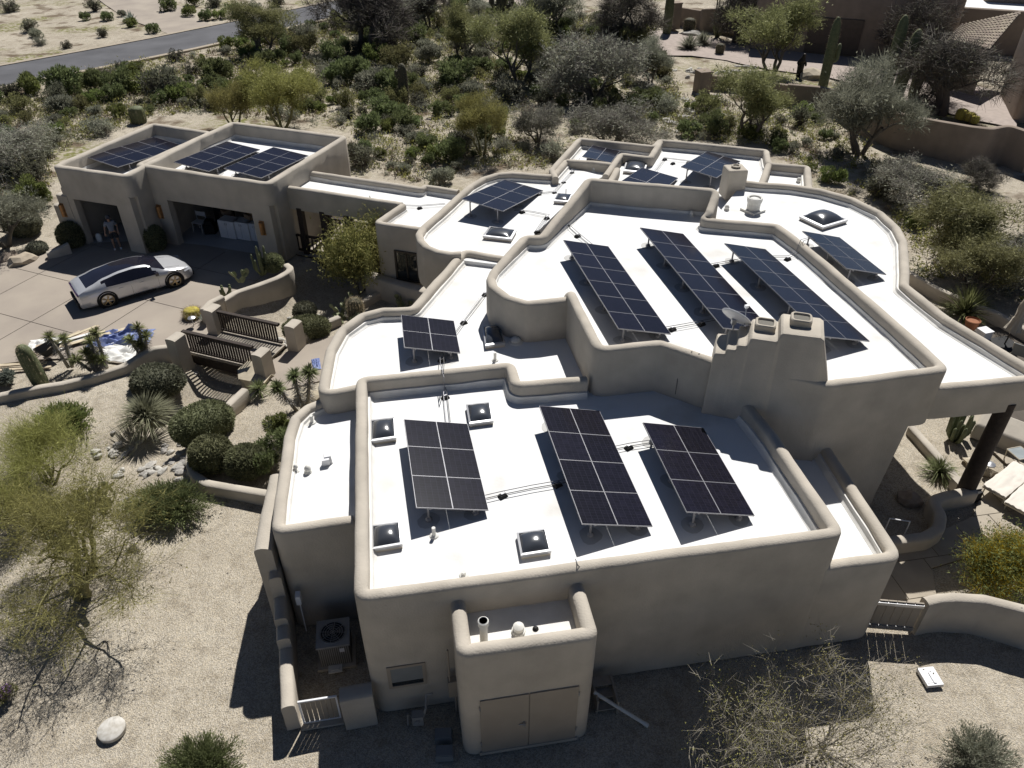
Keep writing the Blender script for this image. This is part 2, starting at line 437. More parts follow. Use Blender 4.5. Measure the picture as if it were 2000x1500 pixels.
# north-west lobe
NW_pts = [(2.588, 35.869, 4.2), (1.845, 33.895, 4.2), (0.938, 34.085, 4.2), (0.0, 34.276, 4.2), (-0.705, 34.148, 4.2), (-1.3, 33.645, 4.2), (-1.821, 32.791, 4.2), (-2.377, 31.404, 4.2), (-2.96, 29.792, 4.2), (-3.565, 28.351, 4.2), (-3.652, 27.785, 4.2), (-3.515, 27.191, 4.2), (-3.23, 26.659, 4.2), (-2.772, 26.27, 4.2), (-2.299, 26.099, 4.2), (-1.918, 26.142, 4.2)]
def nw_base(q): return 2.35 if q.y < 31.5 and q.x < -2.0 else 0.0
wall_part(house, 'parapet_wall', NW_pts, nw_base, t=0.31, rad=0.35)
deck(house, [p[:2] for p in NW_pts] + [(-0.284, 25.722), (0.539, 27.6), (3.223, 33.275), (4.278, 34.664)], 3.86, thick=0.3)
flashing(house, NW_pts, 3.86, 1, h=0.14)

# entry box and covered walkway to the garage
E_pts = [(-4.89, 32.578, 3.4), (-5.811, 30.663, 3.4), (-3.839, 29.994, 3.4)]
wall_part(house, 'entry_wall', E_pts, 0.0, t=0.31, rad=0.25)
C_far = [(-2.498, 34.122, 3.4), (-4.077, 34.746, 3.4), (-4.24, 34.432, 3.4), (-9.882, 36.522, 3.4)]
C_near = [(-10.784, 34.746, 3.4), (-4.966, 32.636, 3.4)]
wall_part(house, 'parapet_wall', C_far, 2.3, t=0.3, rad=0.1)
wall_part(house, 'parapet_wall', C_near, 2.3, t=0.32, rad=0.1)
deck(house, [p[:2] for p in C_far] + [p[:2] for p in C_near] + [p[:2] for p in E_pts[1:]] + [(-2.744, 32.407)], 3.02, thick=0.3)
flashing(house, C_far, 3.02, 1, t=0.3, h=0.18); flashing(house, C_near, 3.02, 1, t=0.32, h=0.12)
flashing(house, E_pts, 3.02, 1, t=0.31, h=0.14)

# stepped chimney mass at the front of the tall block
L0 = Vector((5.513, 17.302, 5.3)); R0 = Vector((8.373, 16.442, 5.2))
cd = (R0 - L0); cd.z = 0; cd.normalize(); cn = Vector((-cd.y, cd.x, 0))
mb = MB()
prof = [(-0.06, 5.1), (-0.03, 5.58), (0.0, 5.63), (0.21, 5.65), (0.25, 5.67), (0.27, 5.79), (0.3, 5.82), (0.47, 5.83), (0.51, 5.85), (0.53, 5.96), (0.56, 5.99), (0.73, 6.0), (0.77, 6.03), (0.82, 6.22), (0.86, 6.26),
        (1.44, 6.27), (1.49, 6.3), (1.53, 6.5), (1.58, 6.55), (2.5, 6.58), (2.6, 6.52), (2.68, 6.2), (3.02, 5.1)]
rows = []
for dep, dz, ins in ((-0.1, -9, 0), (-0.1, -0.13, 0), (-0.05, -0.03, 0), (0.06, 0, 0), (0.5, 0, 0), (0.9, 0, 0), (1.0, -0.04, 0), (1.04, -0.14, 0), (1.04, -9, 0)):
    for s_, z in prof:
        zz = 0.0 if dz == -9 else max(z + dz, 4.7)
        wv = noise.noise_vector(Vector((s_ * 1.5, dep * 2, zz))) * 0.01
        k = dep - (0.35 if dz == -9 and dep < 0 else 0)
        p_ = L0 + cd * (s_ + (0.0 if dz != -9 else (0.25 if s_ > 1.5 else -0.1))) + cn * k
        mb.v.append((p_.x + wv.x, p_.y + wv.y, zz + wv.z))
n_ = len(prof)
for i in range(8):
    for k in range(n_ - 1):
        a = i * n_ + k; mb.f.append((a, a + 1, a + 1 + n_, a + n_)); mb.m.append(0)
mb.f.append(tuple(i * n_ for i in range(9))); mb.m.append(0)
mb.f.append(tuple(i * n_ + n_ - 1 for i in reversed(range(9)))); mb.m.append(0)
ch = mb.build('chimney', 'stucco', house, smooth=True, angle=32)
ch['label'] = 'stepped stucco chimney with two grated flues'
mat('flue_grate', (0.16, 0.15, 0.13), rough=0.9, var=0.5, scale=90)
for s_, z in ((1.15, 6.26), (2.0, 6.57)):
    mb = MB(); c_ = L0 + cd * s_ + cn * 0.55
    ring = []
    def rr(hx, hy, rc, z_):
        pts = []
        for qx, qy, a0 in ((1, 1, 0), (-1, 1, 90), (-1, -1, 180), (1, -1, 270)):
            for k in range(4):
                a = R(a0 + 30 * k); pts.append(c_ + cd * (qx * (hx - rc) + rc * math.cos(a)) + cn * (qy * (hy - rc) + rc * math.sin(a)))
        return [(p.x, p.y, z_) for p in pts]
    loops = [rr(.27, .24, .1, z), rr(.27, .24, .1, z + .16), rr(.25, .22, .1, z + .19), rr(.21, .18, .08, z + .19), rr(.2, .17, .08, z + .14)]
    for i in range(4):
        o = len(mb.v); mb.add(loops[i] + loops[i + 1], [(k, (k + 1) % 16, 16 + (k + 1) % 16, 16 + k) for k in range(16)])
    mb.add(loops[4], [tuple(range(16))], 1)
    mb.build('flue_cap', ['stucco_old', 'flue_grate'], ch, smooth=True, angle=40)

# small boxed chimney with round cap and the metal vent beside it
mb = MB(); c_ = (9.638, 31.839, 4.3)
mb.box((c_[0], c_[1] + .35, 4.55), (.9, .85, 1.3), .12, taper=.95)
bc = mb.build('box_chimney', 'stucco', house); bvm = bc.modifiers.new('round', 'BEVEL'); bvm.width = .07; bvm.segments = 3
c_ = (c_[0], c_[1] + .35, 0)
mb = MB(); mb.lathe((c_[0], c_[1], 5.19), [(.17, 0), (.2, .05), (.2, .09), (.13, .1), (.12, .05)], 16); mb.build('flue_cap', 'stucco_old', bc, smooth=True, angle=40)

def pipe(pos, h, r=0.045, cap=False, m='pipe_white', name='vent_pipe', lean=0.0):
    mb = MB(); x, y, z = pos
    mb.lathe(pos, [(r * 2.6, -.01), (r * 2.2, .03), (r * 1.15, .05), (r, .06)], 12)
    mb.tube([(x, y, z), (x + lean, y, z + h)], r, 10)
    if cap: mb.lathe((x + lean, y, z + h - .02), [(r * 1.7, 0), (r * 1.8, .03), (r * 1.2, .09), (r * .3, .11)], 12)
    return mb.build(name, m, house, smooth=True, angle=40)
pipe((-1.83, 12.46, 3.65), .28); pipe((-1.072, 11.289, 3.65), .12); pipe((-5.723, 17.104, 3.3), .26); pipe((-0.525, 19.684, 3.7), .3); pipe((2.756, 31.548, 3.86), .3, .03)
pipe((0.115, 20.732, 3.7), .08, .1, True); pipe((-0.742, 22.184, 3.7), .3, .04); pipe((-5.715, 15.061, 3.3), .16, .035, True); pipe((6.725, 31.954, 4.3), .2)
pipe((2.172, 36.054, 3.78), .3, .025); pipe((2.372, 32.225, 3.86), .35, .02)
for q, r_ in (((-5.399, 15.041, 3.3), .09), ((3.597, 28.951, 4.85), .1), ((6.958, 27.915, 4.85), .1), ((3.902, 35.516, 3.78), .11), ((13.208, 34.099, 3.78), .1), ((8.838, 29.769, 4.3), .1), ((0.463, 20.853, 3.7), .09)):
    mb = MB(); mb.lathe(q, [(r_ * 1.2, -.01), (r_ * 1.15, .03), (r_ * .8, .06), (r_ * .95, .09), (r_ * 1.0, .13), (r_ * .7, .2), (r_ * .2, .23)], 14)
    mb.build('turtle_vent', 'pipe_white', house, smooth=True, angle=50)
# gooseneck on the low wing
mb = MB(); q = (-4.956, 15.486, 3.3); mb.box((q[0], q[1], q[2] + .12), (.22, .3, .24), .3, taper=.75); mb.box((q[0] - .02, q[1] - .16, q[2] + .12), (.2, .12, .18), .3); mb.build('gooseneck_vent', 'white_paint', house)
# big round turbine-like vent on the right lobe
mb = MB(); q = (9.888, 29.666, 4.3); mb.box((q[0], q[1], q[2] + .04), (.72, .72, .1), .6); mb.lathe((q[0], q[1], q[2] + .08), [(.26, 0), (.27, .3), (.3, .32), (.32, .5), (.3, .52), (.24, .5), (.24, .42)], 20)
mb.lathe((q[0], q[1], q[2] + .48), [(.24, 0), (.2, .05), (.1, .09), (.02, .1)], 20)
mb.build('round_vent', 'pipe_white', house, smooth=True, angle=35)

def skylight(corners, z, h=0.13, dome=0.16, name='skylight'):
    """corners: four plan points in order; curb, metal frame and tinted acrylic dome"""
    c4 = [Vector((p[0], p[1], 0)) for p in corners]; c_ = sum(c4, Vector()) / 4
    e = thing(name, None, None, (c_.x, c_.y, z)); e.parent = house; e.matrix_parent_inverse = parent_world(house).inverted()
    def ring(k, zz): return [(*(c_ + (p - c_) * k).to_2d(), zz) for p in c4]
    mb = MB(); L = [ring(1.0, z - .02), ring(1.0, z + h), ring(.86, z + h), ring(.86, z + h - .03)]
    for i in range(3): mb.add(L[i] + L[i + 1], [(k, (k + 1) % 4, 4 + (k + 1) % 4, 4 + k) for k in range(4)])
    mb.build('curb', 'stucco', e)
    mb = MB(); L = [ring(1.03, z + h - .06), ring(1.04, z + h + .03), ring(.9, z + h + .04), ring(.89, z + h)]
    for i in range(3): mb.add(L[i] + L[i + 1], [(k, (k + 1) % 4, 4 + (k + 1) % 4, 4 + k) for k in range(4)])
    mb.build('frame', 'steel', e)
    mb = MB(); n = 10
    for j in range(n + 1):
        for i in range(n + 1):
            u, v = i / n, j / n
            p = c4[0] * (1 - u) * (1 - v) + c4[1] * u * (1 - v) + c4[2] * u * v + c4[3] * (1 - u) * v
            p = c_ + (p - c_) * .9
            fu, fv = 1 - abs(2 * u - 1) ** 2.2, 1 - abs(2 * v - 1) ** 2.2
            mb.v.append((p.x, p.y, z + h + .02 + dome * (fu * fv) ** .55))
    for j in range(n):
        for i in range(n): a = j * (n + 1) + i; mb.f.append((a, a + 1, a + n + 2, a + n + 1)); mb.m.append(0)
    mb.build('dome', 'dome', e, smooth=True)
    return e
def sky_px(l, z): return [p[:2] for p in l]
skylight([(-3.775, 15.725), (-3.134, 15.873), (-3.265, 16.712), (-3.919, 16.599)], 3.65)
skylight([(-1.172, 16.464), (-0.525, 16.599), (-0.629, 17.414), (-1.297, 17.295)], 3.65)
skylight([(-3.19, 11.93), (-2.53, 12.084), (-2.657, 12.756), (-3.307, 12.641)], 3.65)
skylight([(0.209, 11.748), (0.886, 11.884), (0.793, 12.544), (0.119, 12.415)], 3.65)
skylight([(-0.841, 20.308), (-0.227, 20.456), (-0.404, 21.533), (-0.956, 21.438)], 3.7)
skylight([(-1.133, 27.932), (-0.04, 27.655), (0.164, 28.45), (-0.889, 28.787)], 3.86, dome=.12)
skylight([(12.134, 27.787), (13.308, 28.457), (12.697, 29.507), (11.543, 28.801)], 4.3, dome=.25)
skylight([(1.813, 31.438), (2.426, 31.327), (2.63, 32.115), (2.028, 32.23)], 3.86, dome=.1)
skylight([(5.265, 35.198), (6.195, 34.935), (6.51, 36.142), (5.566, 36.488)], 3.78, dome=.18)

# utility closet projecting from the front wall
U = [Vector((-1.098, 9.123, 0.0)), Vector((1.803, 9.61, 0.0))]
ud = (U[1] - U[0]).normalized(); un = Vector((-ud.y, ud.x, 0))
def up(s_, d_, z): q = U[0] + ud * s_ + un * d_; return (q.x, q.y, z)
UL = (U[1] - U[0]).length
wall_part(house, 'utility_wall', [up(.17, 1.5, 3.78), up(.17, .17, 3.78), up(UL - .17, .17, 3.78), up(UL - .17, 1.5, 3.78)], 0.0, t=.34, rad=.12, wob=.014, rnd=.14)
deck(house, [up(.1, .1, 0)[:2], up(UL - .1, .1, 0)[:2], up(UL - .1, 1.5, 0)[:2], up(.1, 1.5, 0)[:2]], 3.28, m='flashing')
mb = MB(); q = up(.62, .62, 3.28); mb.tube([q, (q[0], q[1], q[2] + .62)], .085, 14, cap=False); mb.tube([(q[0], q[1], q[2] + .58), (q[0], q[1], q[2] + .7)], .115, 14); mb.lathe((q[0], q[1], q[2] + .7), [(.115, 0), (.09, .02), (.085, -.03)], 14)
mb.build('flue_pipe', 'pipe_white', house, smooth=True, angle=40)
mb = MB(); mb.lathe(up(1.38, .75, 3.28), [(.15, 0), (.15, .06), (.1, .08), (.12, .1), (.12, .18), (.05, .23)], 14); mb.build('turtle_vent', 'pipe_white', house, smooth=True, angle=40)
pipe(up(1.75, .75, 3.28), .02, .028, m='black_rubber', name='roof_drain')
# double doors
for k, (a, b) in enumerate(((.42, UL / 2 - .012 + .02), (UL / 2 + .032, UL - .36))):
    mb = MB(); c0 = Vector(up(a, -.012, .1)); c1 = Vector(up(b, -.012, .1)); mid = (c0 + c1) / 2
    mb.obox((mid.x, mid.y, 1.12), (c1 - c0) / 2, un * .02, (0, 0, 1.02))
    d_ = mb.build('door', 'tan_paint', house)
    for z in (.4, 1.8):
        mb = MB(); e_ = Vector(up(a - .01 if k == 0 else b + .01, -.03, z)); mb.tube([e_, e_ + Vector((0, 0, .12))], .018, 6); mb.build('hinge', 'steel', d_)
    if k == 0:
        mb = MB(); e_ = Vector(up(b - .1, -.06, 1.05)); mb.box(e_, (.06, .05, .12)); mb.tube([e_, e_ - ud * .12], .012, 6); mb.build('handle', 'steel', d_)
mb = MB(); c0 = Vector(up(.36, -.004, 0)); c1 = Vector(up(UL - .3, -.004, 0)); mid = (c0 + c1) / 2; mb.obox((mid.x, mid.y, .05), (c1 - c0) / 2, un * .05, (0, 0, .05)); mb.build('door_sill', 'stucco_old', house)

# front window beside the closet
FB = [Vector((-3.295, 10.054, 0.0)), Vector((3.695, 11.096, 0.0))]
fd = Vector(F_pts[1]) - Vector(F_pts[0]); fd.z = 0; fd.normalize(); fn = Vector((-fd.y, fd.x, 0))
def fp(s_, d_, z):
    q = Vector((F_pts[0][0], F_pts[0][1], 0)) + fd * s_ - fn * (.155 + d_); return (q.x, q.y, z)
def window(parent, c, u, n, w, h, panes=2, depth=.06, fm='frame_bronze'):
    c, u, n = Vector(c), Vector(u), Vector(n)
    e = thing('window', None, None, c); e.parent = parent; e.matrix_parent_inverse = parent_world(parent).inverted()
    mb = MB()
    for s_ in (-1, 1):
        mb.obox(c + u * s_ * (w / 2), u * .04, n * depth, (0, 0, h / 2 + .04)); mb.obox(c + Vector((0, 0, s_ * h / 2)), u * (w / 2 - .04), n * depth, (0, 0, .04))
    for k in range(1, panes): mb.obox(c + u * (-w / 2 + w * k / panes), u * .025, n * depth * .9, (0, 0, h / 2 - .04))
    mb.build('frame', fm, e)
    for k in range(panes):
        pw = w / panes; mb = MB(); mb.obox(c + u * (-w / 2 + pw * (k + .5)), u * (pw / 2 - .03), n * .012, (0, 0, h / 2 - .04)); mb.build('pane', 'window_glass', e)
    return e
mat('shade_cloth', (0.20, 0.21, 0.21), rough=0.8, var=0.05)
w_ = window(house, fp(.72, .0, 1.36), fd, fn, .8, .74, 1, .03, 'tan_paint')
mb = MB(); mb.obox(Vector(fp(.72, .016, 1.46)), fd * .37, fn * .004, (0, 0, .29)); mb.build('blind', 'shade_cloth', w_)
# entry window
ea, eb = Vector(E_pts[1]), Vector(E_pts[2]); ed = (eb - ea); ed.z = 0; ed.normalize(); en = Vector((-ed.y, ed.x, 0))
ec = Vector((-4.606, 29.942, 1.6)); s_ = (ec - ea).dot(ed); q = ea + ed * s_ - en * .165
window(house, (q.x, q.y, 1.55), ed, en, 1.05, 1.35, 2)

# service yard walls beside the front wing
W0 = Vector((*(-5.113, 9.773), 0)); W1 = Vector((*(-5.841, 12.427), 0))      # stepped yard wall runs from the gate post back to the low wing
wd = (W1 - W0); WL = wd.length; wd.normalize(); wn2 = Vector((-wd.y, wd.x, 0))
mb = MB()
for a, b, z in ((0.0, 1.6, .95), (1.6, 2.02, 1.3), (2.02, 2.7, 1.55), (2.7, WL + 1.0, 2.25)):
    c0 = W0 + wd * a; c1 = W0 + wd * b
    sub = MB(); wall(sub, [Vector((c0.x, c0.y, z)), Vector((c1.x, c1.y, z))], 0.0, t=0.31, rnd=.07, step=.3, arc=4)
    mb.add(sub.v, sub.f)
mb.build('yard_wall', 'stucco', house, smooth=True, angle=50)
g0 = Vector((*(-3.924, 9.925), 0)); g1 = Vector((*(-3.309, 10.028), 0))
wall_part(house, 'yard_wall', [(g0.x, g0.y, 1.2), (g1.x + .1, g1.y + .05, 1.2)], 0, t=.4, rnd=.06, rad=.05)
# yard gate
gate = thing('yard_gate', 'small white framed slatted gate of the air conditioner yard', 'gate', (g0.x, g0.y, 0))
ga = Vector((*(-4.906, 9.874), 0)); gb = Vector((*(-4.039, 10.028), 0)); gd = (gb - ga).normalized(); gw = (gb - ga).length; gn = Vector((-gd.y, gd.x, 0))
mb = MB()
for z in (.1, .95): mb.obox(ga + gd * gw / 2 + Vector((0, 0, z)), gd * gw / 2, gn * .02, (0, 0, .022))
for s_ in (0.02, gw - .02): mb.obox(ga + gd * s_ + Vector((0, 0, .525)), gd * .02, gn * .02, (0, 0, .4))
mb.build('gate_frame', 'white_paint', gate)
for k in range(7):
    mb = MB(); mb.obox(ga + gd * (.1 + (gw - .2) * k / 6) + Vector((0, 0, .525)), gd * ((gw - .1) / 14 - .006), gn * .012, (0, 0, .4)); mb.build('slat', 'tan_paint', gate)
mb = MB(); mb.obox(ga + gd * gw / 2 + Vector((0, 0, .03)), gd * (gw / 2 + .05), gn * .15, (0, 0, .035)); mb.build('threshold', 'stucco_old', gate)

# porch column
cb = (14.236, 17.494, 0.25)
mb = MB(); mb.lathe((cb[0], cb[1], .2), [(.26, 0), (.255, .5), (.24, 2.0), (.23, 3.6)], 18); mb.build('porch_column', 'dark_wood', house, smooth=True, angle=50)

# ------------------------------------------------------------------ solar arrays
def panel_meshes():
    mb = MB(); mb.box((0, 0, 0), (.986, .991, .028)); g = mb.mesh('panel', 'pv_cells')
    # the glass sits in an open aluminium frame
    mb = MB()
    for s_ in (-1, 1):
        mb.box((s_ * .4955, 0, 0), (.009, 1.0, .034)); mb.box((0, s_ * .4972, 0), (.982, .0056, .034))
    f = mb.mesh('panel_frame', 'frame_silver')
    return g, f
PG, PF = panel_meshes()
def solar_array(A, zdeck, label, high='l'):
    c, u, v = Vector(A['c']), Vector(A['u']), Vector(A['v']); w = u.cross(v).normalized()
    root = thing('solar_array', label, 'solar array', (c.x, c.y, zdeck), 'tilted solar arrays on the white roofs')
    nc, nr = A['nc'], A['nr']; pw, pl = A['w'] / nc, A['l'] / nr; th = 1.0
    rot = Matrix((u, v, w)).transposed().to_4x4()
    inv = parent_world(root).inverted()
    for i in range(nc):
        for j in range(nr):
            q = c + u * ((i + .5) * pw - A['w'] / 2) + v * ((j + .5) * pl - A['l'] / 2)
            o = bpy.data.objects.new('panel', PG); col.objects.link(o); o.parent = root
            o.matrix_parent_inverse = inv; o.matrix_basis = Matrix.Translation(q) @ rot @ Matrix.Diagonal((pw * .994, pl * .994, 1, 1))
            f = bpy.data.objects.new('panel_frame', PF); col.objects.link(f); f.parent = o
    # two rails under every column, legs at their ends on round sealed footings
    for s_ in (-.3, .3):
        mb = MB(); q = c + u * A['w'] * s_ - w * .05; mb.obox(q, u * .022, v * (A['l'] / 2 - .03), w * .022); mb.build('rail', 'frame_silver', root)
    n = max(2, round(A['l'] / 1.9) + 1)
    for s_ in (-.33, .33):
        for k in range(n):
            q = c + u * A['w'] * s_ + v * (A['l'] * (-.46 + .92 * k / (n - 1))) - w * .06
            if q.z < zdeck + .03: continue
            mb = MB(); mb.tube([(q.x, q.y, zdeck), (q.x, q.y, q.z)], .03, 8); mb.lathe((q.x, q.y, zdeck), [(.09, 0), (.085, .05), (.04, .09)], 10)
            leg = mb.build('leg', 'frame_silver', root)
            mb = MB(); rr_ = []
            for a in range(14):
                t = 2 * math.pi * a / 14; r_ = .27 * (1 + .25 * noise.noise(Vector((q.x * 3 + math.cos(t), q.y * 3 + math.sin(t), 0)))); rr_.append((q.x + r_ * math.cos(t), q.y + r_ * math.sin(t), zdeck + .006))
            mb.add(rr_, [tuple(range(14))]); mb.build('sealant_patch', 'sealant', leg)
    return root
A_ = []
d = 3.65
solar_array({'c': (-1.731, 14.577, 4.05), 'u': (0.949, 0.195, -0.249), 'v': (-0.199, 0.98, 0.011), 'w': 1.771, 'l': 3.312, 'nc': 2, 'nr': 3}, d, 'six panel solar array between the four domed skylights of the front wing')
solar_array({'c': (2.025, 14.61, 4.05), 'u': (0.951, 0.188, -0.244), 'v': (-0.192, 0.981, 0.006), 'w': 1.803, 'l': 4.451, 'nc': 2, 'nr': 4}, d, 'eight panel solar array in the middle of the front wing roof')
solar_array({'c': (4.635, 14.422, 4.05), 'u': (0.956, 0.166, -0.241), 'v': (-0.17, 0.985, 0.003), 'w': 1.829, 'l': 3.329, 'nc': 2, 'nr': 3}, d, 'six panel solar array next to the narrow lower roof strip of the front wing')
d = 4.85
solar_array({'c': (3.233, 21.808, 5.24), 'u': (0.947, 0.209, -0.244), 'v': (-0.215, 0.977, 0.003), 'w': 1.722, 'l': 5.894, 'nc': 2, 'nr': 6}, d, 'twelve panel solar array closest to the curved parapet of the tall roof')
solar_array({'c': (6.161, 22.338, 5.24), 'u': (0.948, 0.212, -0.238), 'v': (-0.217, 0.976, 0.005), 'w': 1.766, 'l': 6.879, 'nc': 2, 'nr': 6}, d, 'twelve panel solar array whose end is behind the satellite dish')
solar_array({'c': (8.855, 21.489, 5.24), 'u': (0.942, 0.23, -0.246), 'v': (-0.237, 0.972, 0.001), 'w': 1.706, 'l': 6.109, 'nc': 2, 'nr': 6}, d, 'twelve panel solar array whose end is behind the stepped chimney flues')
solar_array({'c': (11.933, 25.166, 4.67), 'u': (0.954, 0.18, -0.239), 'v': (-0.188, 0.982, -0.01), 'w': 1.677, 'l': 3.081, 'nc': 2, 'nr': 3}, 4.3, 'six panel solar array beside the big pyramid skylight on the curved roof')
solar_array({'c': (-2.599, 20.594, 4.1), 'u': (0.96, 0.161, -0.229), 'v': (-0.164, 0.986, 0.003), 'w': 1.751, 'l': 1.922, 'nc': 2, 'nr': 2}, 3.7, 'small four panel solar array on the roof with the curved corner')
solar_array({'c': (-0.348, 31.456, 4.265), 'u': (0.886, -0.457, -0.082), 'v': (0.444, 0.885, -0.138), 'w': 1.959, 'l': 3.974, 'nc': 2, 'nr': 3}, 3.86, 'six panel solar array on the rounded roof nearest the covered walkway')
solar_array({'c': (4.366, 36.884, 4.125), 'u': (0.949, -0.295, -0.108), 'v': (0.283, 0.952, -0.117), 'w': 1.408, 'l': 2.59, 'nc': 2, 'nr': 2}, 3.78, 'four panel solar array in the walled corner of the rear roof')
solar_array({'c': (6.032, 33.111, 4.16), 'u': (0.876, -0.471, -0.101), 'v': (0.462, 0.881, -0.104), 'w': 1.82, 'l': 3.818, 'nc': 2, 'nr': 2}, 3.78, 'solar array half hidden behind the tall back wall, beside the rear dome skylight')
solar_array({'c': (9.409, 35.346, 4.18), 'u': (0.853, -0.511, -0.104), 'v': (0.499, 0.858, -0.12), 'w': 1.734, 'l': 3.935, 'nc': 2, 'nr': 3}, 3.78, 'six panel solar array behind the small boxed chimney')

# ------------------------------------------------------------------ garage
garage = thing('garage', 'tan stucco garage block with two open bays and recessed white roofs', 'garage', (-15, 36, 0))
GT = 4.0
gs = [(-17.953, 34.48, 4.0), (-21.783, 35.733, 4.0), (-19.501, 41.977, 4.0), (-16.011, 40.611, 4.0)]          # small bay: front right, front left, rear left, rear right
gb_ = [(-11.132, 33.54, 4.0), (-17.905, 35.868, 4.0), (-15.245, 42.241, 4.0), (-8.741, 39.874, 4.0)]          # big bay
def open_front(parent, a, b, zb, ops, t=.34):
    """front wall below the parapet band with real openings"""
    a, b = Vector((a[0], a[1], 0)), Vector((b[0], b[1], 0)); d_ = (b - a); L = d_.length; d_.normalize(); n_ = Vector((-d_.y, d_.x, 0))
    xs = sorted(set([0, L] + [q for o in ops for q in o[:2]])); mb = MB(); h = t / 2
    for i in range(len(xs) - 1):
        m_ = (xs[i] + xs[i + 1]) / 2; z0 = 0.0
        for o in ops:
            if o[0] < m_ < o[1]: z0 = o[2]
        c_ = a + d_ * m_; mb.obox((c_.x, c_.y, (z0 + zb) / 2), d_ * (xs[i + 1] - xs[i]) / 2, n_ * h, (0, 0, (zb - z0) / 2))
    for e_, sg in ((a, 1), (b, -1)):
        c_ = e_ + n_ * (h + .3); mb.obox((c_.x, c_.y, zb / 2), d_ * (h - .004), n_ * .3, (0, 0, zb / 2))
    bm = bmesh.new(); me = mb.mesh('front_wall', 'stucco'); bm.from_mesh(me); bmesh.ops.remove_doubles(bm, verts=bm.verts, dist=.0005)
    seen = {}
    for f in list(bm.faces):
        k = tuple(sorted(v.index for v in f.verts)); seen.setdefault(k, []).append(f)
    bmesh.ops.delete(bm, geom=[f for l in seen.values() if len(l) > 1 for f in l], context='FACES_ONLY')
    bm.to_mesh(me); bm.free(); return link('front_wall', me, parent)
def along(a, b, p):
    a, b = Vector(a[:2]), Vector(b[:2]); d_ = (b - a).normalized(); return (Vector(p[:2]) - a).dot(d_)
SB = 2.9
wall_part(garage, 'parapet_wall', gs, lambda q: SB if (Vector(q[:2]) - Vector(gs[1][:2])).dot((Vector(gs[0][:2]) - Vector(gs[1][:2])).normalized().orthogonal()) > -99 and abs((q.xy - Vector(gs[1][:2])).cross((Vector(gs[0][:2]) - Vector(gs[1][:2])).normalized())) < .3 else 0.0, t=.34, rad=.22, closed=True, wob=.014)
deck(garage, [p[:2] for p in gs], 3.25, thick=.25); flashing(garage, gs, 3.25, -1, t=.34, rad=.22, closed=True)
wall_part(garage, 'parapet_wall', gb_, lambda q: SB if abs((q.xy - Vector(gb_[1][:2])).cross((Vector(gb_[0][:2]) - Vector(gb_[1][:2])).normalized())) < .3 else 0.0, t=.36, rad=.25, closed=True, wob=.014)
deck(garage, [p[:2] for p in gb_], 3.2, thick=.25); flashing(garage, gb_, 3.2, -1, t=.36, rad=.25, closed=True)
o1 = [along(gs[1], gs[0], (-21.163, 35.857, 0.0)), along(gs[1], gs[0], (-18.705, 35.041, 0.0))]
open_front(garage, gs[1], gs[0], SB + .02, [(o1[0], o1[1], 2.42)], t=.338)
o2 = [along(gb_[1], gb_[0], (-16.851, 34.87, 0.0)), along(gb_[1], gb_[0], (-12.064, 34.032, 0.0))]
open_front(garage, gb_[1], gb_[0], SB + .02, [(o2[0], o2[1], 2.42)], t=.358)
deck(garage, [p[:2] for p in gs], .02, 'slab', 'floor_slab', .05); deck(garage, [p[:2] for p in gb_], .024, 'slab', 'floor_slab', .05)
def gfront(bay, s_, d_, z):
    a, b = Vector(bay[1]), Vector(bay[0]); u = (b - a); u.z = 0; u.normalize(); n_ = Vector((u.y, -u.x, 0)); q = a + u * s_ + n_ * d_; return Vector((q.x, q.y, z)), u, n_
for bay, s_ in ((gs, o1[0] - .85), (gb_, o2[0] - .6), (gb_, o2[1] + .45)):
    q, u, n_ = gfront(bay, s_, .25, 1.75); mb = MB()
    mb.lathe((q.x, q.y, 1.45), [(.0, 0), (.11, 0), (.115, .6), (.09, .62), (.0, .6)], 12); mb.obox(q - n_ * .06, u * .13, n_ * .015, (0, 0, .36))
    l_ = mb.build('wall_lamp', 'copper_lamp', garage, smooth=True, angle=40)
# stepped buttress on the left flank
q0, u, n_ = gfront(gs, 0, 0, 0); mb = MB()
for ext, z in ((.42, 2.55), (.85, 1.95)):
    sub = MB(); wall(sub, [Vector((*(q0 - u * ext).to_2d(), z)), Vector((*(q0 + u * .2).to_2d(), z))], 0, t=.34 + .02 * z, rnd=.04); mb.add(sub.v, sub.f)
mb.build('buttress', 'stucco', garage, smooth=True, angle=45)
# solar arrays on the garage
solar_array({'c': (-19.25, 38.855, 3.55), 'u': (0.434, 0.898, -0.07), 'v': (-0.895, 0.439, 0.08), 'w': 4.321, 'l': 2.185, 'nc': 4, 'nr': 2}, 3.25, 'eight panel solar array on the smaller garage bay roof')
solar_array({'c': (-14.894, 38.261, 3.538), 'u': (0.352, 0.934, -0.062), 'v': (-0.93, 0.357, 0.089), 'w': 4.054, 'l': 2.077, 'nc': 4, 'nr': 2}, 3.2, 'eight panel solar array on the larger garage roof, nearer the smaller bay')
solar_array({'c': (-12.165, 37.382, 3.538), 'u': (0.351, 0.934, -0.064), 'v': (-0.931, 0.355, 0.088), 'w': 3.997, 'l': 2.112, 'nc': 4, 'nr': 2}, 3.2, 'eight panel solar array on the larger garage roof, nearer the covered walkway')

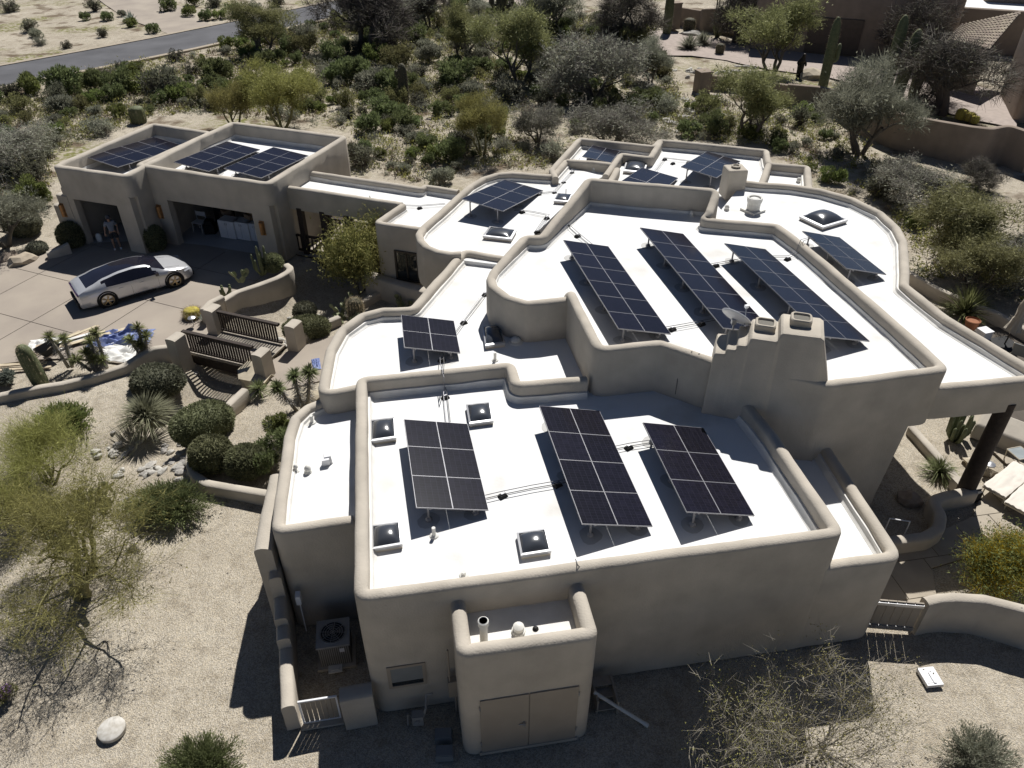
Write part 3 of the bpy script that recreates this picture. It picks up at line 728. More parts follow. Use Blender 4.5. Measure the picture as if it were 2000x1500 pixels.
# ------------------------------------------------------------------ terrain
def seg_dist(x, y, pl):
    best = 1e9
    for i in range(len(pl) - 1):
        ax, ay = pl[i][:2]; bx, by = pl[i + 1][:2]; dx, dy = bx - ax, by - ay
        t = max(0, min(1, ((x - ax) * dx + (y - ay) * dy) / (dx * dx + dy * dy + 1e-9)))
        best = min(best, math.hypot(x - ax - t * dx, y - ay - t * dy))
    return best
WASH = [(-6.255, 35.857), (-8.594, 31.787), (-10.517, 28.138), (-11.337, 25.043), (-11.906, 22.541), (-12.634, 20.488), (-13.726, 18.91), (-14.756, 16.59), (-15.683, 14.404)]
WDEP = .85
ROAD = [(-49.231, 57.805), (-42.987, 67.317), (-32.766, 78.318), (-20.748, 94.541), (-6.706, 112.068)]
SIDE = [(-33.448, 84.559), (-42.301, 95.123), (-56.777, 116.117)]
def sstep(a, b, x):
    t = max(0, min(1, (x - a) / (b - a))); return t * t * (3 - 2 * t)
FLAT = [(16.552, 77.903), (28.267, 62.473), (34.716, 52.594)]
def height(x, y):
    far = sstep(46, 75, y)
    dr = min(seg_dist(x, y, ROAD), seg_dist(x, y, SIDE) - 2.5) if y > 40 else 99
    h = -.05 + .05 * noise.noise(Vector((x * .35, y * .35, 0))) + .03 * noise.noise(Vector((x * 1.3, y * 1.3, 4)))
    h += far * sstep(5, 12, dr) * (.28 * noise.noise(Vector((x * .07, y * .07, 9))) + .12 * noise.noise(Vector((x * .25, y * .25, 2))) - .1)
    h -= .06 * far * (1 - sstep(5, 12, dr))
    if -26 < x < 2 and 10 < y < 40:
        dw = seg_dist(x, y, WASH)
        dep = WDEP * (1 - .45 * sstep(24, 16, y))
        h -= dep * (1 - sstep(.7, 2.3, dw + .5 * noise.noise(Vector((x * .6, y * .6, 7)))))
    return h
def grid_lines(a, b, fine0, fine1, step):
    xs = []; x = fine0
    while x <= fine1: xs.append(x); x += step
    s_ = step; x = fine1
    while x < b: s_ *= 1.25; x += s_; xs.append(min(x, b))
    s_ = step; x = fine0
    while x > a: s_ *= 1.25; x -= s_; xs.insert(0, max(x, a))
    return xs
gx = grid_lines(-500, 500, -28, 22, .45); gy = grid_lines(-60, 700, 4, 50, .45)
mb = MB()
for y in gy:
    for x in gx: mb.v.append((x, y, height(x, y)))
nx = len(gx)
for j in range(len(gy) - 1):
    for i in range(nx - 1): a = j * nx + i; mb.f.append((a, a + 1, a + nx + 1, a + nx)); mb.m.append(0)

def ground_mat():
    m = bpy.data.materials.new('desert_ground'); m.use_nodes = True; nt = m.node_tree; b = nt.nodes['Principled BSDF']
    b.inputs['Roughness'].default_value = .97; b.inputs['Specular IOR Level'].default_value = .1
    tc = nt.nodes.new('ShaderNodeTexCoord')
    def N(scale, det=6, off=0):
        n = nt.nodes.new('ShaderNodeTexNoise'); n.inputs['Scale'].default_value = scale; n.inputs['Detail'].default_value = det
        mp = nt.nodes.new('ShaderNodeMapping'); mp.inputs['Location'].default_value = (off, off * 2, 0)
        nt.links.new(tc.outputs['Object'], mp.inputs[0]); nt.links.new(mp.outputs[0], n.inputs['Vector']); return n.outputs[0]
    def ramp(s_, a, b_):
        r = nt.nodes.new('ShaderNodeMapRange'); r.inputs[1].default_value = a; r.inputs[2].default_value = b_; nt.links.new(s_, r.inputs[0]); return r.outputs[0]
    def mixc(f, a, b_):
        x = nt.nodes.new('ShaderNodeMix'); x.data_type = 'RGBA'
        for k, q in (('A', a), ('B', b_)):
            if isinstance(q, tuple): x.inputs[k].default_value = (*q, 1)
            else: nt.links.new(q, x.inputs[k])
        if isinstance(f, float): x.inputs['Factor'].default_value = f
        else: nt.links.new(f, x.inputs['Factor'])
        return x.outputs['Result']
    sand = mixc(ramp(N(.35), .35, .65), (.445, .394, .312), (.365, .318, .247))
    sand = mixc(ramp(N(2.2, 8, 5), .5, .7), sand, (.31, .268, .205))
    # gravel speckle: individual stones of differing colour
    vo = nt.nodes.new('ShaderNodeTexVoronoi'); vo.inputs['Scale'].default_value = 42; vo.inputs['Randomness'].default_value = 1
    nt.links.new(tc.outputs['Object'], vo.inputs['Vector'])
    sp = nt.nodes.new('ShaderNodeSeparateColor'); nt.links.new(vo.outputs['Color'], sp.inputs[0])
    hs = nt.nodes.new('ShaderNodeHueSaturation'); nt.links.new(sand, hs.inputs['Color'])
    nt.links.new(ramp2(nt, sp.outputs[0], .68, 1.32), hs.inputs['Value']); nt.links.new(ramp2(nt, sp.outputs[1], .75, 1.15), hs.inputs['Saturation'])
    gcol = hs.outputs[0]
    # sparse spring grass out in the desert
    sep = nt.nodes.new('ShaderNodeSeparateXYZ'); nt.links.new(tc.outputs['Object'], sep.inputs[0])
    farm = ramp(sep.outputs[1], 36.0, 44.0)
    gr = nt.nodes.new('ShaderNodeMath'); gr.operation = 'MULTIPLY'; nt.links.new(ramp(N(.16, 8, 11), .5, .62), gr.inputs[0]); nt.links.new(farm, gr.inputs[1])
    gr2 = nt.nodes.new('ShaderNodeMath'); gr2.operation = 'MULTIPLY'; nt.links.new(gr.outputs[0], gr2.inputs[0]); nt.links.new(ramp(N(3.5, 8, 3), .4, .6), gr2.inputs[1])
    c = mixc(gr2.outputs[0], gcol, (.17, .17, .055))
    lt = nt.nodes.new('ShaderNodeMath'); lt.operation = 'MULTIPLY'; nt.links.new(ramp(N(.5, 8, 20), .54, .66), lt.inputs[0]); nt.links.new(farm, lt.inputs[1])
    c = mixc(lt.outputs[0], c, (.15, .115, .08))
    nt.links.new(c, b.inputs['Base Color'])
    bp = nt.nodes.new('ShaderNodeBump'); bp.inputs['Strength'].default_value = .9; bp.inputs['Distance'].default_value = .02
    nt.links.new(vo.outputs['Distance'], bp.inputs['Height'])
    bp2 = nt.nodes.new('ShaderNodeBump'); bp2.inputs['Strength'].default_value = .35; bp2.inputs['Distance'].default_value = .05
    nt.links.new(N(4, 6, 8), bp2.inputs['Height']); nt.links.new(bp.outputs[0], bp2.inputs['Normal']); nt.links.new(bp2.outputs[0], b.inputs['Normal'])
    MATS['ground'] = m
def ramp2(nt, s_, a, b_):
    r = nt.nodes.new('ShaderNodeMapRange'); r.inputs[3].default_value = a; r.inputs[4].default_value = b_; nt.links.new(s_, r.inputs[0]); return r.outputs[0]
ground_mat()
tag(mb.build('ground', 'ground', smooth=True), kind='structure')

def clip_poly(poly, p, n_):
    out = []
    for i in range(len(poly)):
        a, b = poly[i], poly[(i + 1) % len(poly)]; da = (a[0] - p[0]) * n_[0] + (a[1] - p[1]) * n_[1]; db = (b[0] - p[0]) * n_[0] + (b[1] - p[1]) * n_[1]
        if da >= 0: out.append(a)
        if da * db < 0: t = da / (da - db); out.append((a[0] + (b[0] - a[0]) * t, a[1] + (b[1] - a[1]) * t))
    return out
def sheet(name, pts, z, m, parent=None, thick=.1):
    mb = MB(); n = len(pts); area = sum(pts[i][0] * pts[(i + 1) % n][1] - pts[(i + 1) % n][0] * pts[i][1] for i in range(n))
    if area < 0: pts = list(reversed(pts))
    mb.add([(p[0], p[1], z) for p in pts] + [(p[0], p[1], z - thick) for p in pts], [tuple(range(n))] + [((i + 1) % n, i, n + i, n + (i + 1) % n) for i in range(n)])
    return mb.build(name, m, parent)

def drape(name, pts, m, step=2.0, lift=.03):
    mb = MB(); x0, x1 = min(p[0] for p in pts), max(p[0] for p in pts); y0, y1 = min(p[1] for p in pts), max(p[1] for p in pts); n = len(pts)
    if sum(pts[i][0] * pts[(i + 1) % n][1] - pts[(i + 1) % n][0] * pts[i][1] for i in range(n)) < 0: pts = list(reversed(pts))
    for i in range(int((x1 - x0) / step) + 1):
        for j in range(int((y1 - y0) / step) + 1):
            a, b = (x0 + i * step, y0 + j * step), (x0 + (i + 1) * step, y0 + (j + 1) * step); poly = pts
            for p_, n_ in ((a, (1, 0)), (a, (0, 1)), (b, (-1, 0)), (b, (0, -1))):
                poly = clip_poly(poly, p_, n_)
                if len(poly) < 3: break
            if len(poly) >= 3: mb.add([(p[0], p[1], height(p[0], p[1]) + lift) for p in poly], [tuple(range(len(poly)))])
    o = mb.build(name, m); tag(o, kind='structure'); return o
# driveway: exposed-aggregate slabs with open joints
mat('aggregate', (0.36, 0.312, 0.256), rough=.9, c2=(0.285, 0.245, 0.207), scale=.45, bump=.4, bscale=90, detail=10)
mat('joint', (0.10, 0.085, 0.07), rough=.95)
DRIVE = [(-22.713, 35.387), (-23.632, 34.142), (-26.185, 33.33), (-23.189, 25.223), (-20.111, 24.795), (-18.762, 25.115), (-17.29, 25.223), (-15.083, 24.795), (-13.76, 25.587), (-12.898, 25.587), (-12.428, 27.52), (-13.497, 28.949), (-12.978, 29.884), (-11.739, 31.054), (-10.659, 32.443), (-11.197, 33.868), (-15.448, 35.271), (-18.244, 35.857)]
dg = sheet('driveway', DRIVE, .012, 'joint'); tag(dg, kind='structure')
ax = Vector((-14.212, 28.949)) - Vector((-22.895, 32.494)); ax.normalize(); ay = Vector((-19.527, 30.113)) - Vector((-20.93, 27.52)); ay -= ax * ay.dot(ax); ay.normalize()
o0 = Vector((-16.171, 29.748)); S_ = 3.3; rng = random.Random(3)
for i in range(-8, 6):
    for j in range(-6, 6):
        q0 = o0 + ax * (i * S_ + .018) + ay * (j * S_ + .018); q1 = o0 + ax * ((i + 1) * S_ - .018) + ay * ((j + 1) * S_ - .018)
        poly = DRIVE
        for p_, n_ in ((q0, ax), (q0, ay), (q1, -ax), (q1, -ay)):
            poly = clip_poly(poly, p_, n_)
            if len(poly) < 3: break
        if len(poly) >= 3: sheet('slab', poly, .028, 'aggregate', dg, .03)

# road with rolled kerbs
mat('asphalt', (0.095, 0.095, 0.102), rough=.9, var=.2, scale=.35, bump=.3, bscale=60)
mat('kerb', (0.34, 0.29, 0.225), rough=.9, var=.1)
rp = [Vector((*p, 0)) for p in [(-52.427, 52.38), (-46.438, 62.473), (-42.901, 67.157), (-38.352, 72.281), (-32.918, 78.737), (-26.788, 87.001), (-20.861, 95.123), (-12.77, 106.093), (0.0, 122.25)]]; rn = offsets(rp, False)
HW = 3.4
def strip(name, o0_, o1_, z, m, kind=None, thick=.12, parent=None):
    pts = [(p.x + n_.x * o0_, p.y + n_.y * o0_) for p, n_ in zip(rp, rn)] + [(p.x + n_.x * o1_, p.y + n_.y * o1_) for p, n_ in reversed(list(zip(rp, rn)))]
    o = sheet(name, pts, z, m, parent, thick)
    if kind: tag(o, kind=kind)
    return o
strip('road', -HW, HW, .0, 'asphalt', 'structure')
strip('kerb', -HW - .55, -HW, .06, 'kerb', 'structure', .25); strip('kerb', HW, HW + .55, .06, 'kerb', 'structure', .25)
sp_ = [(-25.25, 74.329), (-36.054, 83.151), (-44.039, 95.123), (-55.661, 112.068), (-44.931, 112.068), (-35.739, 98.133), (-23.281, 85.765), (-22.387, 91.447), (-29.031, 80.453)]
drape('side_drive', [(-33.83, 82.69), (-42.035, 90.903), (-54.289, 108.266), (-63.009, 116.117), (-48.468, 116.117), (-41.056, 101.317), (-32.806, 89.045), (-30.919, 86.503)], 'aggregate', 2.0, .07)

# retaining walls and low garden walls
def garden_wall(name, label, pts, base, t=.3, rad=.3, cat='wall', m='stucco', group=None, rnd=.06):
    mb = MB(); wall(mb, [Vector(p) for p in pts], base, t=t, rad=rad, rnd=rnd, step=.5)
    o = mb.build(name, m, None, smooth=True, angle=50); tag(o, label, cat, group); return o
garden_wall('planter_wall', 'tall curved stucco planter wall between driveway and wash, holding cactus', [(-12.482, 28.842, 0.6), (-12.116, 29.557, 0.6), (-11.38, 30.157, 0.6), (-10.646, 30.871, 0.6), (-10.276, 31.46, 0.6), (-10.24, 31.811, 0.6), (-10.538, 32.167, 0.6)], -1.0, t=.32, rad=.8)
garden_wall('planter_wall', 'short curved stucco wall next to the bridge post and golden barrel cactus', [(-12.936, 27.77, 0.75), (-12.852, 28.451, 0.75), (-12.476, 28.933, 0.75)], -.3, t=.3)
garden_wall('retaining_wall', 'long curved stucco retaining wall between the driveway edge and the wash', [(-21.165, 21.546, 0.3), (-18.752, 22.488, 0.3), (-17.503, 22.994, 0.3), (-16.833, 23.188, 0.3), (-15.903, 23.682, 0.3), (-14.974, 24.29, 0.35), (-14.385, 24.915, 0.5), (-14.037, 25.126, 0.6), (-13.488, 25.272, 0.6)], -1.0, t=.3, rad=.6)
garden_wall('garden_wall', 'low curling stucco garden wall around the clipped bushes', [(-9.834, 22.672, 0.42), (-10.299, 21.306, 0.42), (-10.538, 20.15, 0.42), (-10.654, 19.354, 0.42), (-10.515, 18.695, 0.42), (-10.17, 18.11, 0.42), (-9.648, 17.709, 0.42), (-7.658, 17.251, 0.42), (-6.953, 17.094, 0.42)], -.9, t=.3, rad=.6)
garden_wall('garden_wall', 'low stucco wall leading away from the bridge to the prickly pear', [(-8.58, 26.566, 0.35), (-7.991, 27.28, 0.35), (-7.315, 27.896, 0.35)], -.6, t=.3)
garden_wall('garden_wall', 'low stucco wall under the entry window', [(-6.454, 30.651, 0.95), (-5.164, 29.844, 0.95), (-3.065, 28.801, 0.95)], -.6, t=.5, rad=.1)
garden_wall('garden_wall', 'low stucco wall in deep shade beside the entry prickly pear', [(-6.699, 29.141, 0.3), (-5.844, 30.231, 0.3)], -.6, t=.3)
garden_wall('garden_wall', 'low wall curving round the dark bush beside the garage', [(-22.625, 33.884, 0.35), (-22.158, 34.125, 0.45), (-21.792, 34.482, 0.55)], -.2, t=.3)
# footbridge over the wash
br = thing('footbridge', 'wooden footbridge over the dry wash with dark baluster railings and stucco posts', 'bridge', (*(-11.198, 25.959), 0))
bq = [(-13.128, 25.661), (-9.862, 24.445), (-8.876, 25.959), (-12.576, 27.438)]
bu = (Vector(bq[1]) - Vector(bq[0])).to_3d(); BL = bu.length; bu.normalize(); bv = Vector((-bu.y, bu.x, 0)); B0 = Vector((*bq[0], 0)); BW = (Vector(bq[3]) - Vector(bq[0])).to_3d().dot(bv)
nb = 26
for k in range(nb):
    mb = MB(); mb.obox(B0 + bu * ((k + .5) * BL / nb) + bv * BW / 2 + Vector((0, 0, -.02)), bu * (BL / nb / 2 - .008), bv * (BW / 2), (0, 0, .04)); mb.build('plank', 'deck_wood', br)
for s_ in (.06, BW - .06):
    mb = MB(); mb.obox(B0 + bu * BL / 2 + bv * s_ + Vector((0, 0, -.28)), bu * BL / 2, bv * .07, (0, 0, .2)); mb.build('beam', 'dark_wood', br)
    rail = MB(); rail.obox(B0 + bu * BL / 2 + bv * s_ + Vector((0, 0, .98)), bu * (BL / 2 - .1), bv * .075, (0, 0, .05)); rail.build('handrail', 'dark_wood', br)
    rail = MB(); rail.obox(B0 + bu * BL / 2 + bv * s_ + Vector((0, 0, .14)), bu * (BL / 2 - .1), bv * .05, (0, 0, .04)); rail.build('bottom_rail', 'dark_wood', br)
    m0 = None
    for k in range(24):
        q = B0 + bu * (.3 + (BL - .6) * k / 23) + bv * s_
        mb = MB(); mb.obox(q + Vector((0, 0, .555)), bu * .028, bv * .028, (0, 0, .375)); mb.build('baluster', 'dark_wood', br)
for q, z in (((-13.057, 25.083, 1.15), -1.2), ((-12.318, 27.259, 1.15), -.8), ((-8.717, 26.024, 1.15), -.9), ((-9.465, 24.014, 1.15), -1.0)):
    mb = MB(); c_ = Vector((q[0], q[1], 0)); a_, b_ = c_ - bv * .3, c_ + bv * .3
    wall(mb, [Vector((a_.x, a_.y, 1.15)), Vector((b_.x, b_.y, 1.15))], z, t=.46, rnd=.05, wob=.01, batter=.03); mb.build('post', 'stucco', br, smooth=True, angle=45)
# path from the bridge to the entry
sheet('path', [(-9.962, 24.445), (-8.876, 25.959), (-7.614, 26.724), (-6.473, 27.52), (-7.054, 23.833), (-8.466, 23.175)], .0, 'aggregate', None, .1)['kind'] = 'structure'

# covered walkway: floor, posts, rails
cw = thing('walkway_railing', 'dark wooden posts and baluster railings of the covered walkway', 'railing', (*(-8.799, 34.142), 0))
c0, c1 = Vector(C_near[0]), Vector(C_near[1]); cu = (c1 - c0); cu.z = 0; CL = cu.length; cu.normalize(); cv = Vector((-cu.y, cu.x, 0))
DW = 2.1
sheet('walkway_floor', [tuple((c0 + cu * a + cv * b).to_2d()) for a, b in ((-.4, -.3), (CL + .8, -.3), (CL + .8, DW + .4), (-.4, DW + .4))], .0, 'deck_wood', None, .3)['kind'] = 'structure'
for b in (-.05, DW + .1):
    for a in (.75, 2.0, 3.3, 4.6):
        if a > CL: continue
        mb = MB(); q = c0 + cu * a + cv * b; mb.box((q.x, q.y, .85), (.26, .26, 3.1), math.atan2(cu.y, cu.x)); mb.build('post', 'dark_wood', cw)
    for z, w_ in ((.92, .06), (.15, .045)):
        mb = MB(); q = c0 + cu * (CL / 2) + cv * b; mb.obox((q.x, q.y, z), cu * (CL / 2), cv * w_, (0, 0, .045)); mb.build('rail', 'dark_wood', cw)
    for k in range(30):
        q = c0 + cu * (.1 + (CL - .2) * k / 29) + cv * b; mb = MB(); mb.box((q.x, q.y, .53), (.05, .05, .68), math.atan2(cu.y, cu.x)); mb.build('baluster', 'dark_wood', cw)
mb = MB(); q = c0 + cu * (CL / 2) - cv * .28; mb.obox((q.x, q.y, -.3), cu * (CL / 2 + .2), cv * .06, (0, 0, .28)); mb.build('rim_beam', 'dark_wood', cw)

# patio on the right: slabs, raised beds, walls
mat('flagstone', (0.36, 0.315, 0.25), rough=.85, var=.1, scale=1.5, bump=.25, bscale=20)
PAT = [(10.988, 16.59), (10.809, 12.844), (11.482, 12.522), (12.082, 14.404), (13.02, 15.554), (14.387, 16.167), (15.084, 13.863), (20.558, 16.807), (23.393, 25.223), (20.303, 26.724), (18.988, 27.52), (17.616, 20.488), (14.668, 17.706), (12.156, 14.967), (10.527, 14.589)]
pt = sheet('patio', [(9.502, 13.009), (11.121, 15.16), (14.128, 16.59), (15.309, 18.176), (16.513, 18.417), (15.784, 21.929), (17.909, 27.52), (20.498, 27.52), (26.936, 23.175), (20.899, 15.16), (15.674, 15.16), (14.638, 15.755), (13.463, 15.063), (11.989, 14.589), (11.388, 12.763)], .02, 'joint'); tag(pt, kind='structure')
PT = [(9.502, 13.009), (11.121, 15.16), (14.128, 16.59), (15.309, 18.176), (16.513, 18.417), (15.784, 21.929), (17.909, 27.52), (20.498, 27.52), (26.936, 23.175), (20.899, 15.16), (15.674, 15.16), (14.638, 15.755), (13.463, 15.063), (11.989, 14.589), (11.388, 12.763)]
o0 = Vector((14.128, 16.59)); ax = fd.to_2d(); ay = Vector((-ax.y, ax.x)); S_ = 1.25; rng = random.Random(9)
for i in range(-8, 14):
    for j in range(-6, 14):
        off = .4 * (j % 2)
        q0 = o0 + ax * ((i + off) * S_ + .012) + ay * (j * S_ + .012); q1 = o0 + ax * ((i + 1 + off) * S_ - .012) + ay * ((j + 1) * S_ - .012); poly = PT
        for p_, n_ in ((q0, ax), (q0, ay), (q1, -ax), (q1, -ay)):
            poly = clip_poly(poly, p_, n_)
            if len(poly) < 3: break
        if len(poly) >= 3 and q0.x < 17.5: sheet('flagstone', poly, .036, 'flagstone', pt, .03)
garden_wall('planter_kerb', 'straight low stucco kerb dividing the gravel beds beside the patio', [(13.881, 20.626, 0.3), (14.1, 19.208, 0.3), (14.255, 17.742, 0.3)], -.1, t=.28)
garden_wall('planter_kerb', 'rounded stucco bed wall in the shade under the porch', [(14.376, 17.304, 0.5), (13.399, 17.079, 0.5), (12.86, 16.858, 0.5), (12.867, 16.318, 0.5), (12.542, 15.697, 0.5), (12.035, 15.396, 0.5), (10.769, 15.199, 0.5)], -.1, t=.34, rad=.7)
mb = MB(); q = (14.32, 17.66, 0.0); mb.box((q[0], q[1], .2), (.62, .62, .42), .2); pl_ = mb.build('column_plinth', 'stucco', None); tag(pl_, 'square stucco plinth under the dark porch column', 'plinth')
garden_wall('garden_wall', 'curved shoulder-high stucco wall beyond the side gate on the front right', [(10.521, 12.501, 1.25), (10.902, 12.596, 1.25), (11.322, 12.628, 1.25), (12.074, 12.564, 1.25), (12.886, 12.28, 1.25), (14.102, 11.731, 1.25), (15.593, 10.623, 1.25)], -.2, t=.3, rad=.5)
garden_wall('garden_wall', 'low stucco wall behind the spiky yucca at the patio edge', [(18.123, 32.104, 0.5), (18.921, 30.151, 0.5), (19.86, 28.796, 0.5), (20.526, 27.939, 0.5), (21.155, 26.329, 0.5)], -.2, t=.3)
sg = thing('side_gate', 'dark wooden side gate between the house corner and the garden wall', 'gate', (*(9.313, 11.455), 0))
s0 = Vector((_b.x - .05, _b.y + .15, 0)); s1 = Vector((*(10.474, 12.444), 0)); sd = (s1 - s0); SL = sd.length; sd.normalize(); sn = Vector((-sd.y, sd.x, 0))
for k in range(6):
    mb = MB(); mb.obox(s0 + sd * (SL * (k + .5) / 6) + Vector((0, 0, .62)), sd * (SL / 12 - .006), sn * .02, (0, 0, .57)); mb.build('board', 'tan_paint', sg)
for z in (.2, 1.1):
    mb = MB(); mb.obox(s0 + sd * SL / 2 - sn * .04 + Vector((0, 0, z)), sd * SL / 2, sn * .02, (0, 0, .05)); mb.build('gate_rail', 'steel', sg)

# ------------------------------------------------------------------ vegetation
import numpy as np
def leafmat(name, c, isl=.35, objr=.18, trans=.38, rough=.7):
    return mat(name, c, rough=rough, var=.25, scale=1.7, isl=isl, objr=objr, trans=trans, spec=.2)
leafmat('leaf_green', (.175, .205, .09)); leafmat('leaf_bright', (.19, .22, .075)); leafmat('leaf_sage', (.25, .252, .19)); leafmat('leaf_grey', (.29, .295, .225))
leafmat('leaf_olive', (.225, .222, .10)); leafmat('leaf_palo', (.285, .275, .095)); leafmat('leaf_dark', (.145, .145, .10)); leafmat('leaf_clip', (.185, .192, .105), isl=.5)
leafmat('leaf_yucca', (.21, .225, .095)); leafmat('leaf_spoon', (.185, .18, .12)); leafmat('petal_yellow', (.60, .45, .03), isl=.2); leafmat('petal_purple', (.30, .18, .42), isl=.2)
leafmat('dead_leaf', (.30, .285, .265), trans=.1); leafmat('leaf_blue', (.22, .245, .205)); leafmat('litter', (.24, .20, .15), trans=.1)
mat('twig_grey', (.28, .26, .225), rough=.9, objr=.15); mat('twig_dark', (.125, .108, .092), rough=.9, objr=.2); mat('twig_pale', (.31, .28, .225), rough=.9); mat('bark_green', (.20, .185, .085), rough=.85)
mat('cactus', (.12, .135, .07), rough=.7, var=.2, scale=6); mat('cactus_dark', (.085, .08, .055), rough=.8, var=.3, scale=10); mat('spine', (.45, .37, .24), rough=.8)
mat('cactus_gold', (.44, .37, .07), rough=.8, var=.2, scale=12); mat('pear', (.19, .205, .115), rough=.65, var=.25, scale=3, isl=.2)

def tri_mesh(name, V, F, mats, mi=None):
    """fast mesh from numpy arrays of triangles"""
    me = bpy.data.meshes.new(name); me.vertices.add(len(V)); me.vertices.foreach_set('co', np.asarray(V, np.float32).ravel())
    n = len(F); me.loops.add(n * 3); me.loops.foreach_set('vertex_index', np.asarray(F, np.int32).ravel())
    me.polygons.add(n); me.polygons.foreach_set('loop_start', np.arange(0, n * 3, 3, dtype=np.int32))
    for q in mats: me.materials.append(MATS[q])
    if mi is not None: me.polygons.foreach_set('material_index', np.asarray(mi, np.int32))
    me.update(calc_edges=True)
    return me
def rdirs(r, n):
    v = r.normal(size=(n, 3)); return v / np.linalg.norm(v, axis=1, keepdims=True)
def leaves(r, P_, size, elong=1.8, up=0.0, out=None):
    """one small pointed triangle per leaf; out: preferred direction per leaf"""
    n = len(P_); a = rdirs(r, n)
    if out is not None: a = a * .55 + out; a /= np.linalg.norm(a, axis=1, keepdims=True)
    a[:, 2] += up; a /= np.linalg.norm(a, axis=1, keepdims=True)
    b = np.cross(a, rdirs(r, n)); b /= np.linalg.norm(b, axis=1, keepdims=True) + 1e-9
    s_ = size * r.uniform(.6, 1.4, (n, 1))
    V = np.stack([P_ - b * s_ * .5, P_ + b * s_ * .5, P_ + a * s_ * elong], 1).reshape(-1, 3)
    return V, np.arange(n * 3).reshape(-1, 3)
def blades(r, A, B, w):
    """thin two-triangle ribbons from A to B, tapering"""
    n = len(A); d_ = B - A; s_ = np.cross(d_, rdirs(r, n)); s_ /= np.linalg.norm(s_, axis=1, keepdims=True) + 1e-9
    w = np.asarray(w).reshape(-1, 1) * np.ones((n, 1))
    V = np.stack([A - s_ * w, A + s_ * w, B + s_ * w * .3, B - s_ * w * .3], 1).reshape(-1, 3); i = np.arange(n) * 4
    F = np.concatenate([np.stack([i, i + 1, i + 2], 1), np.stack([i, i + 2, i + 3], 1)])
    return V, F
def merge(*ps):
    V = []; F = []; M = []; o = 0
    for k, (v, f, m) in enumerate(ps):
        V.append(v); F.append(f + o); M.append(np.full(len(f), m)); o += len(v)
    return np.concatenate(V), np.concatenate(F), np.concatenate(M)

def lobes(r, n, rx, ry, h, low=.25):
    out = []
    for k in range(n):
        a = r.uniform(0, 2 * math.pi); q = math.sqrt(r.uniform(0, 1)) * .62
        out.append((math.cos(a) * q * rx * 1.15, math.sin(a) * q * ry * 1.15, h * r.uniform(low, .8), r.uniform(.16, .44)))
    return out
def shrub_mesh(seed, rx, ry, h, nleaf, size, leaf, stem, nl=9, elong=2.0, up=.3, stems=26, low=.2, gaps=.25, sw=.012, flower=None, nfl=0):
    r = np.random.default_rng(seed); L = lobes(r, nl, rx, ry, h, low); per = nleaf // nl; pts = []; outs = []
    for x, y, z, k in L:
        d_ = rdirs(r, per); rad = r.uniform(.35, 1, (per, 1)) ** .5
        p = np.array([x, y, z]) + d_ * rad * np.array([rx * k, ry * k, h * k * .85])
        keep = (p[:, 2] > h * .03) & (r.uniform(size=per) > gaps * (1 - rad[:, 0]))
        pts.append(p[keep]); outs.append(d_[keep])
    P_ = np.concatenate(pts); O = np.concatenate(outs); parts = []
    v, f = leaves(r, P_, size, elong, up, O); parts.append((v, f, 0))
    A = np.zeros((stems, 3)); A[:, :2] = r.normal(size=(stems, 2)) * .08 * rx
    B = P_[r.integers(0, len(P_), stems)]; v, f = blades(r, A, B, sw); parts.append((v, f, 1))
    A2 = B[r.integers(0, stems, stems * 4)] * r.uniform(.4, .9, (stems * 4, 1)); B2 = A2 + rdirs(r, stems * 4) * .3 * np.array([rx, ry, h]); B2[:, 2] = np.abs(B2[:, 2])
    v, f = blades(r, A2, B2, sw * .5); parts.append((v, f, 1))
    mats = [leaf, stem]
    if flower:
        top = P_[P_[:, 2] > h * .45]; q = top[r.integers(0, len(top), nfl)] + O[:1] * 0; v, f = leaves(r, q * 1.04, size * 1.1, 1.0, .5); parts.append((v, f, 2)); mats.append(flower)
    V, F, M = merge(*parts)
    return tri_mesh('shrub', V, F, mats, M)

def spray_mesh(seed, rx, ry, h, nst, per, size, leaf, stem, elong=3.2):
    """feathery shrub: arching sprays fanning from the base, needles all along them"""
    r = np.random.default_rng(seed); a = r.uniform(0, 2 * math.pi, nst); k = np.sqrt(r.uniform(.02, 1, nst)) * r.uniform(.75, 1.15, nst)
    tip = np.stack([np.cos(a) * k * rx, np.sin(a) * k * ry, h * (1.05 - .6 * k * k) * r.uniform(.7, 1.2, nst)], 1); root = tip * np.array([.12, .12, 0])
    t = r.uniform(.3, 1, (nst, per, 1)); mid = tip[:, None, :] * np.array([.55, .55, .75]); p = root[:, None] * (1 - t) ** 2 + 2 * t * (1 - t) * mid + t * t * tip[:, None]
    p = (p + r.normal(size=p.shape) * .045).reshape(-1, 3); d_ = np.repeat((tip - root) / np.linalg.norm(tip - root, axis=1, keepdims=True), per, 0); keep = p[:, 2] > .01
    v, f = leaves(r, p[keep], size, elong, .25, d_[keep] * .9); v2, f2 = blades(r, root, tip * .92, .008); V, F, M = merge((v, f, 0), (v2, f2, 1)); return tri_mesh('shrub', V, F, [leaf, stem], M)
